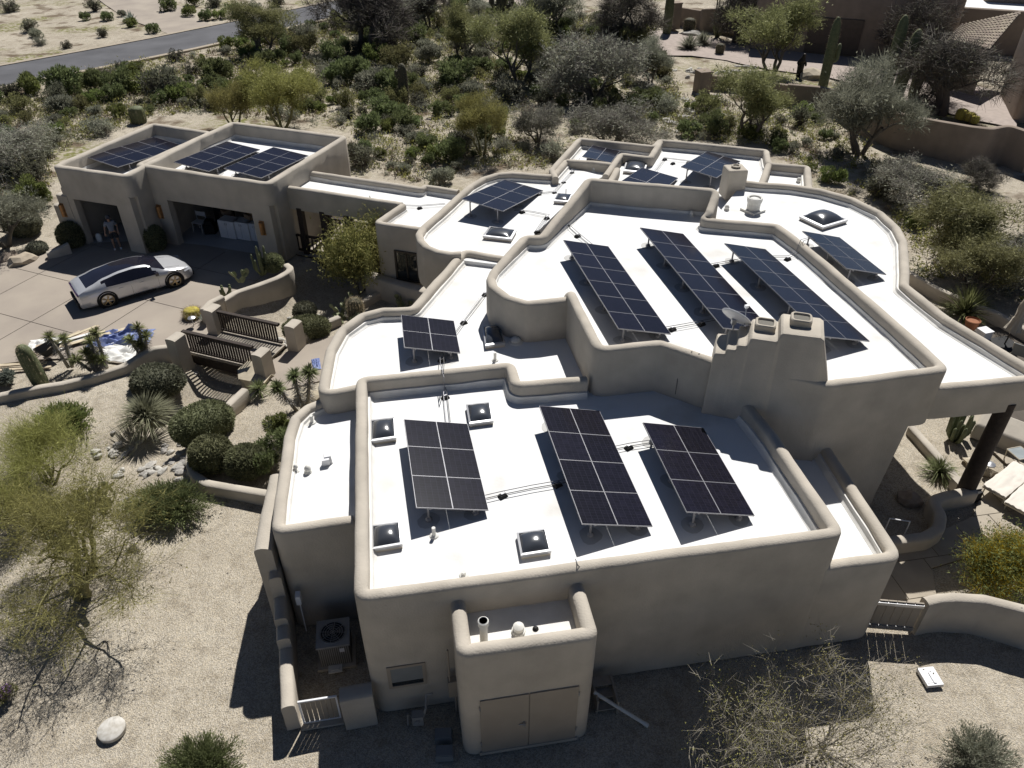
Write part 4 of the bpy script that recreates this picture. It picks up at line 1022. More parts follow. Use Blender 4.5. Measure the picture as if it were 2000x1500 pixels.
def clip_mesh(seed, rx, ry, h, n=5200, size=.05, leaf='leaf_clip', flat=.0):
    """sheared bush: dense small leaves over a solid dark body"""
    r = np.random.default_rng(seed); d_ = rdirs(r, n); lump = np.array([1 + .06 * noise.noise(Vector(q * 2.2) + Vector((seed, 0, 0))) for q in d_])[:, None]
    c = np.array([0, 0, h * .5]); e = np.sign(d_) * np.abs(d_) ** (.82 if flat else .92)
    p = c + e * lump * np.array([rx, ry, h * .5]) * r.uniform(.93, 1.02, (n, 1)); keep = p[:, 2] > .02; p = p[keep]
    v, f = leaves(r, p, size, 1.5, .1, d_[keep] * .8)
    bm = bmesh.new(); bmesh.ops.create_icosphere(bm, subdivisions=3, radius=1)
    vv = np.array([(q.co.x * rx * .93, q.co.y * ry * .93, h * .5 + q.co.z * h * .46) for q in bm.verts]); ff = np.array([[w.index for w in q.verts] for q in bm.faces]); bm.free()
    V, F, M = merge((v, f, 0), (vv, ff, 0)); return tri_mesh('foliage', V, F, [leaf], M)

class Skel:
    def __init__(s, seed): s.r = random.Random(seed); s.mb = MB(); s.tips = []; s.segs = []
    def grow(s, p, d, L, rad, lvl, maxl, kids=(3, 4), spread=.7, up=.15, kink=.25, shrink=.68, thin=.6):
        r = s.r; n = 5 if lvl == 0 else 4; pts = [Vector(p)]; d = Vector(d).normalized()
        for k in range(n):
            d = (d + Vector((r.uniform(-kink, kink), r.uniform(-kink, kink), r.uniform(-kink, kink) + up * .5))).normalized(); pts.append(pts[-1] + d * (L / n))
        rs = [rad * (1 - (1 - thin) * k / n) for k in range(n + 1)]
        s.mb.tube(pts, rs, 6 if lvl < 2 else (4 if lvl < 3 else 3), cap=False)
        s.segs.append((pts[n // 2], pts[-1], lvl))
        if lvl >= maxl: s.tips.append((pts[-1], d.copy())); s.tips.append((pts[n // 2], d.copy())); return
        for k in range(r.randint(*kids)):
            i = r.randint(max(1, n // 2), n) if lvl else r.randint(max(1, n - 2), n)
            a = r.uniform(0, 2 * math.pi); sd = d.orthogonal().normalized(); sd.rotate(Matrix.Rotation(a, 3, d))
            nd = (d * (1 - spread * r.uniform(.5, 1)) + sd * spread * r.uniform(.7, 1.2)).normalized(); nd.z += up
            s.grow(pts[i], nd, L * shrink * r.uniform(.75, 1.2), rs[i] * .68, lvl + 1, maxl, kids, spread, up, kink, shrink, thin)
def tree(seed, trunks, H, rad, maxl, kids, spread, up, leaf, wood, per, size, sprayr, elong=2.5, ribbons=0, rw=.006, rl=.35, droop=.0, kink=.25, shrink=.68, rib_mat=None):
    """returns (trunk mesh, crown mesh) about the origin"""
    s = Skel(seed); r = np.random.default_rng(seed)
    for k in range(trunks):
        a = 2 * math.pi * k / trunks + s.r.uniform(-.4, .4); tilt = .0 if trunks == 1 else .55
        s.grow((.08 * math.cos(a) * (trunks > 1), .08 * math.sin(a) * (trunks > 1), -.1), (tilt * math.cos(a), tilt * math.sin(a), 1), H * .36, rad / math.sqrt(trunks), 0, maxl, kids, spread, up, kink, shrink)
    tm = s.mb.mesh('trunk', wood, smooth=True)
    T = np.array([t[0][:] for t in s.tips]); D = np.array([t[1][:] for t in s.tips]); parts = []; mats = [leaf]
    if per:
        idx = np.repeat(np.arange(len(T)), per); p = T[idx] + r.normal(size=(len(idx), 3)) * sprayr * np.array([1, 1, .75]); v, f = leaves(r, p, size, elong, .2); parts.append((v, f, 0))
    if ribbons:
        idx = np.repeat(np.arange(len(T)), ribbons); A = T[idx] + r.normal(size=(len(idx), 3)) * sprayr * .35
        d_ = rdirs(r, len(idx)) * .8 + D[idx] * .9; d_[:, 2] -= droop; d_ /= np.linalg.norm(d_, axis=1, keepdims=True)
        B = A + d_ * rl * r.uniform(.5, 1.3, (len(idx), 1)); v, f = blades(r, A, B, rw); mats.append(rib_mat or leaf); parts.append((v, f, len(mats) - 1))
    V, F, M = merge(*parts); return tm, tri_mesh('crown', V, F, mats, M)
def plant_tree(meshes, name, label, cat, loc, rz=0, sc=1.0, group=None):
    e = thing(name, label, cat, (loc[0], loc[1], loc[2] if len(loc) > 2 else height(*loc[:2]))); e.rotation_euler = (0, 0, rz); e.scale = sc if isinstance(sc, tuple) else (sc, sc, sc)
    if group: e['group'] = group
    for n_, m in (('trunk', meshes[0]), ('crown', meshes[1])):
        o = bpy.data.objects.new(n_, m); col.objects.link(o); o.parent = e
    return e
def plant(mesh, name, label, cat, loc, rz=0, sc=1.0, group=None):
    o = bpy.data.objects.new(name, mesh); col.objects.link(o); o.location = (loc[0], loc[1], loc[2] if len(loc) > 2 else height(*loc[:2]))
    o.rotation_euler = (0, 0, rz); o.scale = sc if isinstance(sc, tuple) else (sc, sc, sc)
    return tag(o, label, cat, group)

# --- trees out in the desert (height in metres per unit scale about 4)
PV = [tree(s_, 3, 4.4, .17, 4, (3, 4), .62, .22, 'leaf_palo', 'bark_green', 9, .045, .22, ribbons=9, rw=.007, rl=.42) for s_ in (11, 12)]
PG_ = tree(21, 3, 4.2, .16, 4, (3, 4), .6, .24, 'leaf_olive', 'twig_dark', 10, .05, .22, ribbons=8, rw=.007, rl=.4)
PS = tree(31, 3, 4.2, .18, 4, (3, 4), .66, .2, 'leaf_sage', 'twig_dark', 8, .045, .24, ribbons=12, rw=.006, rl=.45, rib_mat='leaf_sage')
MQ = [tree(s_, 2, 4.4, .2, 4, (3, 5), .78, .12, 'leaf_dark', 'twig_dark', 3, .04, .2, ribbons=10, rw=.008, rl=.5, kink=.35, rib_mat='twig_dark') for s_ in (41, 42)]
SM = tree(51, 4, 3.2, .16, 4, (3, 4), .7, .15, 'leaf_grey', 'twig_dark', 8, .045, .24, ribbons=8, rw=.006, rl=.4, rib_mat='twig_grey')
TG = 'trees in the desert behind the house'
def T(m, name, label, px, k, rz=0, sq=1.0, z=None):
    plant_tree(m, name, label, 'tree', px, rz, (k * sq, k * sq, k))
T(PV[0], 'palo_verde_tree', 'yellow-green palo verde with visible forked trunk right behind the larger garage roof', (-15.919, 53.463), 1.15, 0, 1.15)
T(PV[1], 'palo_verde_tree', 'low rounded yellow-green palo verde against the back of the garage', (-19.181, 53.684), .85, 1, 1.1)
T(PG_, 'palo_verde_tree', 'dense olive tree standing right at the road kerb', (-23.072, 75.293), 1.2, 2, 1.3)
T(MQ[0], 'mesquite_tree', 'broad dark mesquite beside the far end of the road', (-13.687, 76.679), 1.75, 0, 1.3)
T(SM, 'mesquite_tree', 'dark grey brush tree touching the road end, behind the big mesquite', (-12.543, 84.559), 1.5, 1, 1.3)
T(PV[1], 'palo_verde_tree', 'bushy yellow-green palo verde in the open desert between garage and rear roofs', (-1.908, 48.569), 1.0, 2, .95)
T(PG_, 'palo_verde_tree', 'wide olive-green palo verde behind the desert saguaro stump', (0.626, 64.971), 1.55, 4, 1.15)
T(PG_, 'palo_verde_tree', 'olive palo verde with drooping crown beside a lighter sage tree', (-4.328, 72.1), 1.2, 1, 1.0)
T(SM, 'mesquite_tree', 'tall smoky grey mesquite with leafless crown beside the pebble gully', (6.199, 60.805), 1.75, 3, 1.2)
T(SM, 'smoke_tree', 'low wide grey smoke tree directly behind the rear roof corner', (6.537, 49.723), 1.05, 0, 1.5)
T(SM, 'smoke_tree', 'small grey smoke tree beside the yellow-green palo verde', (1.703, 50.719), .95, 2, 1.0)
T(MQ[1], 'mesquite_tree', 'bare dark mesquite spreading over the neighbour driveway edge', (11.15, 78.318), 1.5, 1, 1.25)
T(PG_, 'palo_verde_tree', 'bright yellow-green palo verde shrub tree in front of the neighbour low wall', (15.99, 51.747), 1.2, 3, 1.25)
T(PG_, 'mesquite_tree', 'green mesquite with leaning dark trunk on the neighbour driveway', (21.838, 67.317), 1.55, 5, 1.15)
T(PS, 'palo_verde_tree', 'grey-green palo verde with twisted bare trunk beside the curved neighbour wall', (22.274, 48.569), 1.65, 0, 1.05)
T(MQ[0], 'mesquite_tree', 'very wide dark mesquite inside the neighbour wall near the tiled roof', (31.233, 56.941), 1.6, 2, 1.35)
T(MQ[1], 'mesquite_tree', 'dark mesquite against the neighbour garage wall', (34.936, 71.204), 1.55, 3, 1.1)
T(PS, 'palo_verde_tree', 'grey-green tree beside the tall armed saguaro far behind', (3.745, 84.085), 1.5, 1, 1.2)
T(MQ[0], 'mesquite_tree', 'bare tree over white gravel far behind', (-8.743, 86.503), 1.15, 3)
T(MQ[1], 'mesquite_tree', 'dark tree before the neighbour boundary wall with boulder', (21.623, 80.453), 1.5, 5)
T(PS, 'palo_verde_tree', 'grey-green palo verde at the driveway edge left of the garage', (-25.552, 35.387), 1.0, 1, 1.3)
T(SM, 'mesquite_tree', 'grey thorny tree left of the garage behind the green shrub', (-30.659, 45.863), 1.0, 2, 1.5)
T(PG_, 'creosote_bush', 'huge olive creosote growing against the curved right roof', (20.877, 33.065), .95, 2, 1.5)
T(PG_, 'creosote_bush', 'olive creosote behind the spiky yucca near the patio', (20.679, 29.884), .75, 4, 1.3)
T(SM, 'smoke_tree', 'grey thicket right of the creosote by the patio wall', (23.126, 31.054), .9, 3, 1.6)
T(SM, 'smoke_tree', 'grey thicket below the neighbour curved wall', (22.094, 40.748), .85, 5, 1.5)
T(MQ[0], 'mesquite_tree', 'small black-branched leafless tree below the neighbour curved wall end', (26.686, 42.224), .55, 1, 1.2)
T(PS, 'palo_verde_tree', 'sage coloured tree between the neighbour gully and the round-crowned bare mesquite', (11.332, 65.429), 1.0, 0, 1.0)

# --- desert shrubs, one by one
SH = {
 'green': [shrub_mesh(100 + k, .75, .75, .95, 3400, .05, 'leaf_green', 'twig_dark', 15, up=.5) for k in range(3)],
 'bright': [shrub_mesh(110 + k, .7, .7, .8, 3000, .05, 'leaf_bright', 'twig_dark', 15, up=.6) for k in range(2)],
 'sage': [shrub_mesh(120 + k, .7, .7, .75, 3000, .045, 'leaf_sage', 'twig_grey', 15, up=.3, stems=40) for k in range(2)],
 'grey': [shrub_mesh(130 + k, .8, .8, .8, 1500, .04, 'leaf_grey', 'twig_grey', 15, up=.3, stems=110, gaps=.5) for k in range(2)],
 'dark': [shrub_mesh(140 + k, .75, .75, .95, 1300, .05, 'leaf_dark', 'twig_dark', 15, up=.1, stems=120, gaps=.5, sw=.018) for k in range(3)],
 'olive': [shrub_mesh(150 + k, .8, .8, 1.1, 2600, .045, 'leaf_olive', 'twig_dark', 15, up=.8, stems=60) for k in range(2)],
}
SL_ = {'green': ('creosote_shrub', 'deep green rounded wild shrub in the open desert'), 'bright': ('bright_shrub', 'bright fresh-green low wild shrub in the open desert'), 'sage': ('bursage_shrub', 'pale sage-green wild shrub in the open desert'),
       'grey': ('dry_shrub', 'grey half-leafless twiggy wild shrub in the open desert'), 'dark': ('cholla_shrub', 'dark branching wild cholla shrub in the open desert'), 'olive': ('desert_broom', 'olive upright wild shrub in the open desert')}
def inpoly(x, y, pl):
    c = False; n = len(pl)
    for i in range(n):
        x1, y1 = pl[i]; x2, y2 = pl[i - 1]
        if (y1 > y) != (y2 > y) and x < (x2 - x1) * (y - y1) / (y2 - y1) + x1: c = not c
    return c
DESERT = [(-36.162, 45.863), (-45.575, 61.077), (-40.246, 66.996), (-31.606, 75.099), (-19.785, 89.569), (-6.128, 101.317), (10.154, 92.273), (13.501, 73.95), (13.078, 61.077), (18.506, 59.079), (22.325, 56.577), (23.898, 45.863), (27.482, 39.011), (23.735, 27.52), (21.131, 31.054), (18.966, 32.037), (20.198, 35.857), (20.677, 39.35), (18.196, 43.783), (17.043, 49.528), (9.437, 52.38), (4.222, 52.809), (1.887, 45.863), (-1.267, 46.297), (-4.454, 42.605), (-9.894, 46.738), (-11.138, 53.135), (-20.573, 56.941), (-26.046, 56.577), (-29.282, 48.569), (-25.937, 40.391), (-29.609, 35.271)]
LAND = [(o.location.x, o.location.y, o) for o in list(col.objects) if o.get('category') == 'tree']
SHORT = {id(o): n_ for (_, _, o), n_ in zip(LAND, ('the forked palo verde behind the garage', 'the low palo verde at the garage back', 'the olive tree at the kerb', 'the broad dark mesquite', 'the brush tree at the road end', 'the lone bushy palo verde', 'the wide olive palo verde', 'the drooping olive palo verde', 'the tall smoky mesquite', 'the low wide smoke tree', 'the small smoke tree', 'the bare spreading mesquite', 'the bright palo verde', 'the leaning mesquite', 'the twisted-trunk palo verde', 'the very wide dark mesquite', 'the mesquite by the neighbour garage', 'the tree beside the armed saguaro', 'the bare tree over gravel', 'the tree before the boulder', 'the palo verde left of the garage', 'the grey thorny tree', 'the huge creosote', 'the patio creosote', 'the grey patio thicket', 'the thicket below the curved wall', 'the black-branched little tree', 'the sage coloured tree'))}
rng = random.Random(77); placed = []; bx0, bx1 = min(p[0] for p in DESERT), max(p[0] for p in DESERT); by0, by1 = min(p[1] for p in DESERT), max(p[1] for p in DESERT)
kinds = ['green'] * 7 + ['bright'] * 4 + ['sage'] * 5 + ['grey'] * 4 + ['dark'] * 5 + ['olive'] * 3; cnt = 0; tries = 0
GARBOX = [p[:2] for p in gs], [p[:2] for p in gb_]
while cnt < 530 and tries < 16000:
    tries += 1; x = rng.uniform(bx0, bx1); y = rng.uniform(by0, by1)
    if not inpoly(x, y, DESERT): continue
    if seg_dist(x, y, ROAD) < 4.8: continue
    n_ = noise.noise(Vector((x * .09, y * .09, 5)))
    s_ = rng.choice((rng.uniform(.45, .9), rng.uniform(.8, 1.6))) * (1 + .3 * n_) * (1.2 if y > 60 else 1.0)
    if any((x - a) ** 2 + (y - b) ** 2 < (.43 * (s_ + c)) ** 2 for a, b, c in placed): continue
    if rng.random() < .1 + .3 * max(0, -n_ * 2): continue
    k = rng.choice(kinds); placed.append((x, y, s_)); cnt += 1; where = 'right beside the house walls' if y < 36 and x > -9 else ('right behind the garage' if y < 50 and x < -9 else ('beside the road' if seg_dist(x, y, ROAD) < 9 else ('at the neighbour wall' if x > 14 else 'in the open desert')))
    plant(rng.choice(SH[k]), SL_[k][0], (('tiny ' if s_ < .6 else 'small ' if s_ < .85 else 'large ' if s_ > 1.35 else '') + SL_[k][1].replace(' in the open desert', '') + ' near ' + SHORT[id(min(LAND, key=lambda q: (q[0] - x) ** 2 + (q[1] - y) ** 2)[2])]), 'shrub', (x, y), rng.uniform(0, 6.28), (s_ * rng.uniform(.85, 1.3), s_ * rng.uniform(.85, 1.3), s_ * rng.uniform(.8, 1.25)), 'wild shrubs in the desert behind the house')
# low mixed undergrowth between them: dry twigs, bursage seedlings and spring grass
r = np.random.default_rng(5); cl = []
while len(cl) < 7000:
    x, y = rng.uniform(bx0, bx1), rng.uniform(by0, by1)
    if noise.noise(Vector((x * .1, y * .1, 8))) > rng.uniform(-.6, .3) and inpoly(x, y, DESERT) and seg_dist(x, y, ROAD) > 4.2: cl.append((x, y, height(x, y), rng.uniform(.12, .62)))
cl = np.array(cl); pr = 26; idx = np.repeat(np.arange(len(cl)), pr); c_ = cl[idx]; rad = c_[:, 3:4]
p = c_[:, :3] + r.normal(size=(len(idx), 3)) * rad * np.array([.55, .55, .0]); p[:, 2] += np.abs(r.normal(size=len(idx))) * rad[:, 0] * .5
kind_ = (np.sin(cl[:, 0] * 12.9 + cl[:, 1] * 78.2) * 43758.5) % 1.0; kk = kind_[idx]; parts = []
for m_, (a_, b_) in enumerate(((0, .3), (.3, .55), (.55, .78), (.78, 1.01))):
    sel = (kk >= a_) & (kk < b_); v, f = leaves(r, p[sel], .07, 2.4, .8); parts.append((v, f, m_))
V, F, M = merge(*parts); o = link('undergrowth', tri_mesh('undergrowth', V, F, ['leaf_palo', 'leaf_sage', 'litter', 'leaf_olive'], M)); tag(o, 'low mixed dry brush and spring grass covering the desert floor', 'undergrowth', None, 'stuff')
# across the road
for q, k, s_ in (((-49.127, 84.559), 'dark', 1.3), ((-45.305, 78.948), 'grey', 1.0), ((-47.441, 82.234), 'sage', 1.2), ((-40.81, 82.234), 'dark', .9), ((-42.161, 77.491), 'dark', .8), ((-39.914, 87.001), 'bright', 1.1), ((-36.405, 84.085), 'green', 1.0), ((-45.962, 90.098), 'green', .9), ((-43.642, 90.098), 'green', 1.0), ((-42.873, 92.273), 'sage', .9), ((-47.226, 95.123), 'dark', 1.4), ((-38.824, 95.123), 'green', 1.4), ((-35.54, 92.273), 'bright', 1.3), ((-33.146, 90.098), 'green', 1.2), ((-31.735, 90.903), 'bright', 1.2), ((-30.463, 92.273), 'green', 1.4), ((-34.356, 97.518), 'dark', 1.5), ((-37.138, 98.756), 'green', 1.6), ((-28.973, 95.123), 'sage', 1.4), ((-27.4, 98.133), 'dark', 1.6), ((-56.787, 95.123), 'dark', 1.5)):
    plant(rng.choice(SH[k]), SL_[k][0], SL_[k][1].replace('in the open desert', 'across the road'), 'shrub', q, rng.uniform(0, 6), s_, 'wild shrubs across the road')

# ------------------------------------------------------------------ garden plants
def cactus_mesh(rad, h, ribs=16, m='cactus', dome=.9, lean=(0, 0), spines=0, taper=.92):
    """ribbed column with rounded top"""
    mb = MB(); n = ribs * 2; rings = []
    prof = [(.86, 0), (.97, .12), (1, .35), (1, .6), (taper, .8)] + [(taper * math.cos(a), .8 + .2 * math.sin(a)) for a in (.35, .7, 1.0, 1.25, 1.45)]
    for k, (r_, t) in enumerate(prof):
        for i in range(n):
            a = 2 * math.pi * i / n; rr_ = rad * r_ * (1.0 if i % 2 == 0 else .8)
            mb.v.append((rr_ * math.cos(a) + lean[0] * t * h, rr_ * math.sin(a) + lean[1] * t * h, t * h))
    for k in range(len(prof) - 1):
        for i in range(n): a = k * n + i; b = k * n + (i + 1) % n; mb.f.append((a, b, b + n, a + n)); mb.m.append(0)
    e = (len(prof) - 1) * n; mb.f.append(tuple(e + i for i in range(n))); mb.m.append(0)
    return mb
def spine_mesh(rad, h, n=900, seed=1, L=.05, lean=(0, 0)):
    r = np.random.default_rng(seed); a = np.floor(r.uniform(0, 16, n)) / 16 * 2 * math.pi; t = r.uniform(.05, 1, n); k = np.where(t > .8, np.cos((t - .8) / .2 * 1.45), 1) * .98
    A = np.stack([rad * k * np.cos(a) + lean[0] * t * h, rad * k * np.sin(a) + lean[1] * t * h, np.where(t > .8, .8 + .2 * np.sin((t - .8) / .2 * 1.45), t) * h], 1)
    d_ = np.stack([np.cos(a), np.sin(a), (t - .5)], 1) + r.normal(size=(n, 3)) * .5; B = A + d_ * L; v, f = blades(r, A, B, .0035); return tri_mesh('spines', v, f, ['spine'])
def cactus(name, label, loc, rad, h, m='cactus', arms=(), lean=(0, 0), ribs=14, spines=700, smat='spine'):
    z = loc[2] if len(loc) > 2 else height(*loc[:2]) - .03
    e = thing(name, label, 'cactus', (loc[0], loc[1], z)); o = cactus_mesh(rad, h, ribs, lean=lean).build('stem', m, None, smooth=True); o.parent = e
    if spines: s_ = bpy.data.objects.new('spines', spine_mesh(rad, h, spines, int(rad * 100) + int(h * 10), .035 + rad * .12, lean)); col.objects.link(s_); s_.parent = e
    for (ang, z0, out, up_, ra) in arms:
        mb = MB(); c, s2_ = math.cos(ang), math.sin(ang); pts = [(c * rad * .6, s2_ * rad * .6, z0), (c * (rad + out * .6), s2_ * (rad + out * .6), z0 + .03), (c * (rad + out), s2_ * (rad + out), z0 + out * .7), (c * (rad + out), s2_ * (rad + out), z0 + up_ * .8), (c * (rad + out), s2_ * (rad + out), z0 + up_)]
        mb.tube(pts, [ra * .8, ra, ra, ra * .95, ra * .4], 12); a_ = mb.build('arm', m, None, smooth=True); a_.parent = e
    return e
def pad_cactus(name, label, loc, n, spread, h, seed):
    """prickly pear: flat oval pads growing out of pads"""
    r = random.Random(seed); mb = MB(); heads = []
    def pad(p, d, s_):
        d = d.normalized(); sd = d.orthogonal().normalized(); sd.rotate(Matrix.Rotation(r.uniform(0, 6.28), 3, d)); nn = d.cross(sd); o = len(mb.v); k = 10; c = p + d * s_ * .95
        for lay, th in ((1.0, 0), (.75, .09), (.75, -.09)):
            for i in range(k): a = 2 * math.pi * i / k; mb.v.append(tuple(c + d * math.cos(a) * s_ * lay + sd * math.sin(a) * s_ * .72 * lay + nn * th * s_))
        for i in range(k):
            j = (i + 1) % k; mb.f += [(o + i, o + j, o + k + j, o + k + i), (o + j, o + i, o + 2 * k + i, o + 2 * k + j)]; mb.m += [0, 0]
        mb.f += [tuple(o + k + i for i in range(k)), tuple(o + 2 * k + i for i in reversed(range(k)))]; mb.m += [0, 0]
        heads.append((c + d * s_ * .85, d, s_))
    for i in range(max(3, n // 5)):
        a = r.uniform(0, 6.28); q = spread * math.sqrt(r.random()) * .3; pad(Vector((q * math.cos(a), q * math.sin(a), -.05)), Vector((math.cos(a) * .5, math.sin(a) * .5, 1)), r.uniform(.14, .19))
    while len(heads) < n:
        p, d, s_ = r.choice(heads[-n // 2:])
        if p.z > h: p, d, s_ = heads[r.randrange(max(3, n // 5))]
        pad(p, Vector((d.x + r.uniform(-.9, .9), d.y + r.uniform(-.9, .9), d.z * .6 + .5)), r.uniform(.11, .17))
    o = mb.build(name, 'pear', None, smooth=True, angle=60); o.location = (loc[0], loc[1], loc[2] if len(loc) > 2 else height(*loc[:2])); return tag(o, label, 'cactus')
def blade_head(r, c, n, L, w, up=.5, droop=.35, rng_el=(-.3, 1.3)):
    """rosette of stiff two-part blades"""
    a = r.uniform(0, 2 * math.pi, n); el = r.uniform(*rng_el, n); d_ = np.stack([np.cos(a) * np.cos(el), np.sin(a) * np.cos(el), np.sin(el)], 1)
    l_ = L * r.uniform(.75, 1.1, (n, 1)); M = c + d_ * l_ * .55; e = M + (d_ - np.array([0, 0, droop])) * l_ * .5
    s_ = np.cross(d_, np.array([0, 0, 1.])); s_ /= np.linalg.norm(s_, axis=1, keepdims=True) + 1e-9
    V = np.stack([c - s_ * w * .6 + d_ * .03, c + s_ * w * .6 + d_ * .03, M + s_ * w, M - s_ * w, e], 1).reshape(-1, 3); i = np.arange(n) * 5
    F = np.concatenate([np.stack([i, i + 1, i + 2], 1), np.stack([i, i + 2, i + 3], 1), np.stack([i + 3, i + 2, i + 4], 1)]); return V, F
def yucca(name, label, loc, heads, L=.36, w=.016, n=110, leaf='leaf_yucca', skirt=True, seed=0, cat='plant', trunk_m='twig_pale', sk=.2, group=None):
    """heads: list of (dx,dy,z); each a spiky rosette on a shaggy trunk"""
    r = np.random.default_rng(seed + 900); z = loc[2] if len(loc) > 2 else height(*loc[:2]); e = thing(name, label, cat, (loc[0], loc[1], z), group)
    for dx, dy, hz in heads:
        if hz > .25:
            mb = MB(); mb.tube([(dx * .3, dy * .3, -.05), (dx * .7, dy * .7, hz * .55), (dx, dy, hz)], [.07, .06, .05], 7); o = mb.build('trunk', trunk_m, None, smooth=True); o.parent = e
        v, f = blade_head(r, np.array([dx, dy, hz]), n, L, w); parts = [(v, f, 0)]
        if skirt and hz > .35:
            m_ = int(n * 1.1); t = r.uniform(.3, 1, m_); c = np.stack([dx * (.3 + .7 * t), dy * (.3 + .7 * t), hz * t], 1); a = r.uniform(0, 6.28, m_); B = c + np.stack([np.cos(a) * sk, np.sin(a) * sk, -.1 - .12 * r.uniform(size=m_)], 1); v2, f2 = blades(r, c, B, w * .8); parts.append((v2, f2, 1))
        V, F, M = merge(*parts); o = bpy.data.objects.new('leaf_head', tri_mesh('leaf_head', V, F, [leaf, 'dead_leaf'], M)); col.objects.link(o); o.parent = e
    return e

# clipped bushes
def ball(label, loc, rx, ry, h, seed, n=5200, rz=0, leaf='leaf_clip', size=.05, name='clipped_bush'):
    m = clip_mesh(seed, rx, ry, h, n, size, leaf); return plant(m, name, label, 'bush', (loc[0], loc[1], loc[2] if len(loc) > 2 else height(*loc[:2]) - .05), rz)
ball('largest clipped oval bush, beside the upper end of the curling garden wall', (-10.748, 20.71), 1.05, .8, 1.35, 1, 8000, .7)
ball('clipped round bush in the bend of the curling garden wall', (*(-9.789, 18.785), .05), .68, .64, 1.15, 2, 5600)
ball('clipped bush touching a wild green shrub, inside the curling garden wall', (*(-8.591, 18.539), .02), .66, .62, 1.0, 3, 5600)
ball('flat-topped clipped bush on the far bank of the wash by the bridge post', (*(-8.544, 27.118), -.2), .95, .6, .9, 4, 6000, .2)
ball('loose dark rounded bush in the shade of the left bridge post', (*(-13.372, 23.435), -.4), .95, .8, 1.15, 5, 5000, 0, 'leaf_dark', .06)
ball('dark clipped bush left of the smaller garage door', (-22.014, 35.271), .62, .6, 1.3, 6)
ball('dark clipped bush between the two garage doors', (-17.719, 34.87), .55, .5, 1.4, 7)
ball('small light green round bush in front of the dark bush, left of the driveway', (-23.476, 34.588), .45, .45, .6, 8, 3000, 0, 'leaf_sage')
ball('green ball bush in the planter next to the organ pipe cactus', (*(-11.091, 32.037), .3), .45, .45, .8, 9, 4000)
ball('dark bush in the shade at the foot of the planter wall', (*(-9.273, 29.658), -.8), .5, .5, .7, 10, 3000, 0, 'leaf_dark')
ball('dense dark green bush behind the small light round bush, left of the garage', (-25.222, 36.762), .9, .8, 1.3, 11, 5000, 0, 'leaf_dark')
plant(shrub_mesh(301, 1.0, 1.0, 1.6, 7000, .06, 'leaf_bright', 'twig_dark', 12, up=.4), 'green_shrub', 'tall bright green shrub against the left garage wall', 'shrub', (-26.364, 40.391))
plant(spray_mesh(302, 1.1, .95, 1.0, 190, 45, .035, 'leaf_bright', 'twig_dark'), 'green_shrub', 'bright green bush at the foot of the retaining wall beside the palo verde', 'shrub', (*(-15.753, 20.993), -.3))
plant(spray_mesh(303, 1.45, 1.05, .8, 320, 55, .024, 'leaf_green', 'twig_dark', 4.0), 'feathery_shrub', 'spreading feathery green shrub on the gravel below the curling garden wall', 'shrub', (-10.516, 16.807))
plant(spray_mesh(304, 1.0, .85, .75, 260, 60, .02, 'leaf_green', 'twig_dark', 4.0), 'feathery_shrub', 'feathery green shrub on the gravel near the white round disc', 'shrub', (-6.934, 8.715))
plant(shrub_mesh(305, .9, .9, 1.5, 6000, .045, 'leaf_green', 'twig_grey', 10, up=.4, stems=60, gaps=.4), 'green_shrub', 'airy green shrub against the low front wing by the clipped bushes', 'shrub', (*(-7.848, 18.785), 0))
plant(shrub_mesh(306, .6, .6, 1.1, 3500, .045, 'leaf_bright', 'twig_grey', 8, up=.4), 'green_shrub', 'small bright shrub tucked against the rounded roof end below the shaggy yucca', 'shrub', (*(-7.873, 20.079), 0))
plant(shrub_mesh(307, .45, .45, .5, 1500, .03, 'leaf_olive', 'twig_grey', 8, up=.5, flower='petal_purple', nfl=500), 'flowering_shrub', 'small purple flowering bush on the gravel by the palo verde shadow', 'shrub', (-12.294, 10.449))
plant(spray_mesh(308, .95, .8, .8, 200, 40, .02, 'leaf_sage', 'twig_grey', 4.0), 'sage_shrub', 'grey-green shrub at the frame corner below the curved garden wall', 'shrub', (10.438, 8.97))
plant(shrub_mesh(309, .28, .22, .14, 260, .03, 'twig_grey', 'twig_grey', 5, stems=50), 'dry_shrub', 'tiny dead grey twig clump alone on the open gravel', 'shrub', (-11.139, 15.316))
plant(shrub_mesh(310, .35, .35, .45, 1500, .05, 'leaf_blue', 'twig_grey', 6, up=.3), 'brittlebush', 'pale blue-grey brittlebush behind the retaining wall by the saguaro', 'shrub', (*(-19.089, 23.435), 0), 0, 1.5)
# entry tree and foreground trees
plant_tree(tree(61, 3, 3.6, .1, 3, (4, 5), .6, .28, 'leaf_palo', 'twig_dark', 34, .045, .34, ribbons=8, rw=.006, rl=.35, rib_mat='leaf_bright'), 'entry_tree', 'slender bright yellow-green tree growing beside the covered walkway', 'tree', (*(-7.028, 31.247), -.6), .5, (1.0, 1.0, 1.15))
FP = tree(71, 3, 4.6, .2, 4, (3, 4), .7, .12, 'leaf_palo', 'bark_green', 12, .026, .3, ribbons=13, rw=.004, rl=.5, kink=.42, shrink=.74)
plant_tree(FP, 'palo_verde_tree', 'feathery yellow-green palo verde with crooked trunks on the open gravel yard', 'tree', (-11.874, 13.688), 2.2, (1.1, 1.1, .95))
FP2 = tree(72, 5, 2.4, .1, 3, (3, 5), .6, .25, 'leaf_palo', 'bark_green', 4, .02, .3, ribbons=8, rw=.0035, rl=.55, kink=.35)
plant_tree(FP2, 'palo_verde_tree', 'bushy yellow palo verde touching the bright green bush by the retaining wall', 'tree', (*(-15.037, 18.296), -.15), 0, (1.35, 1.35, 1.05))
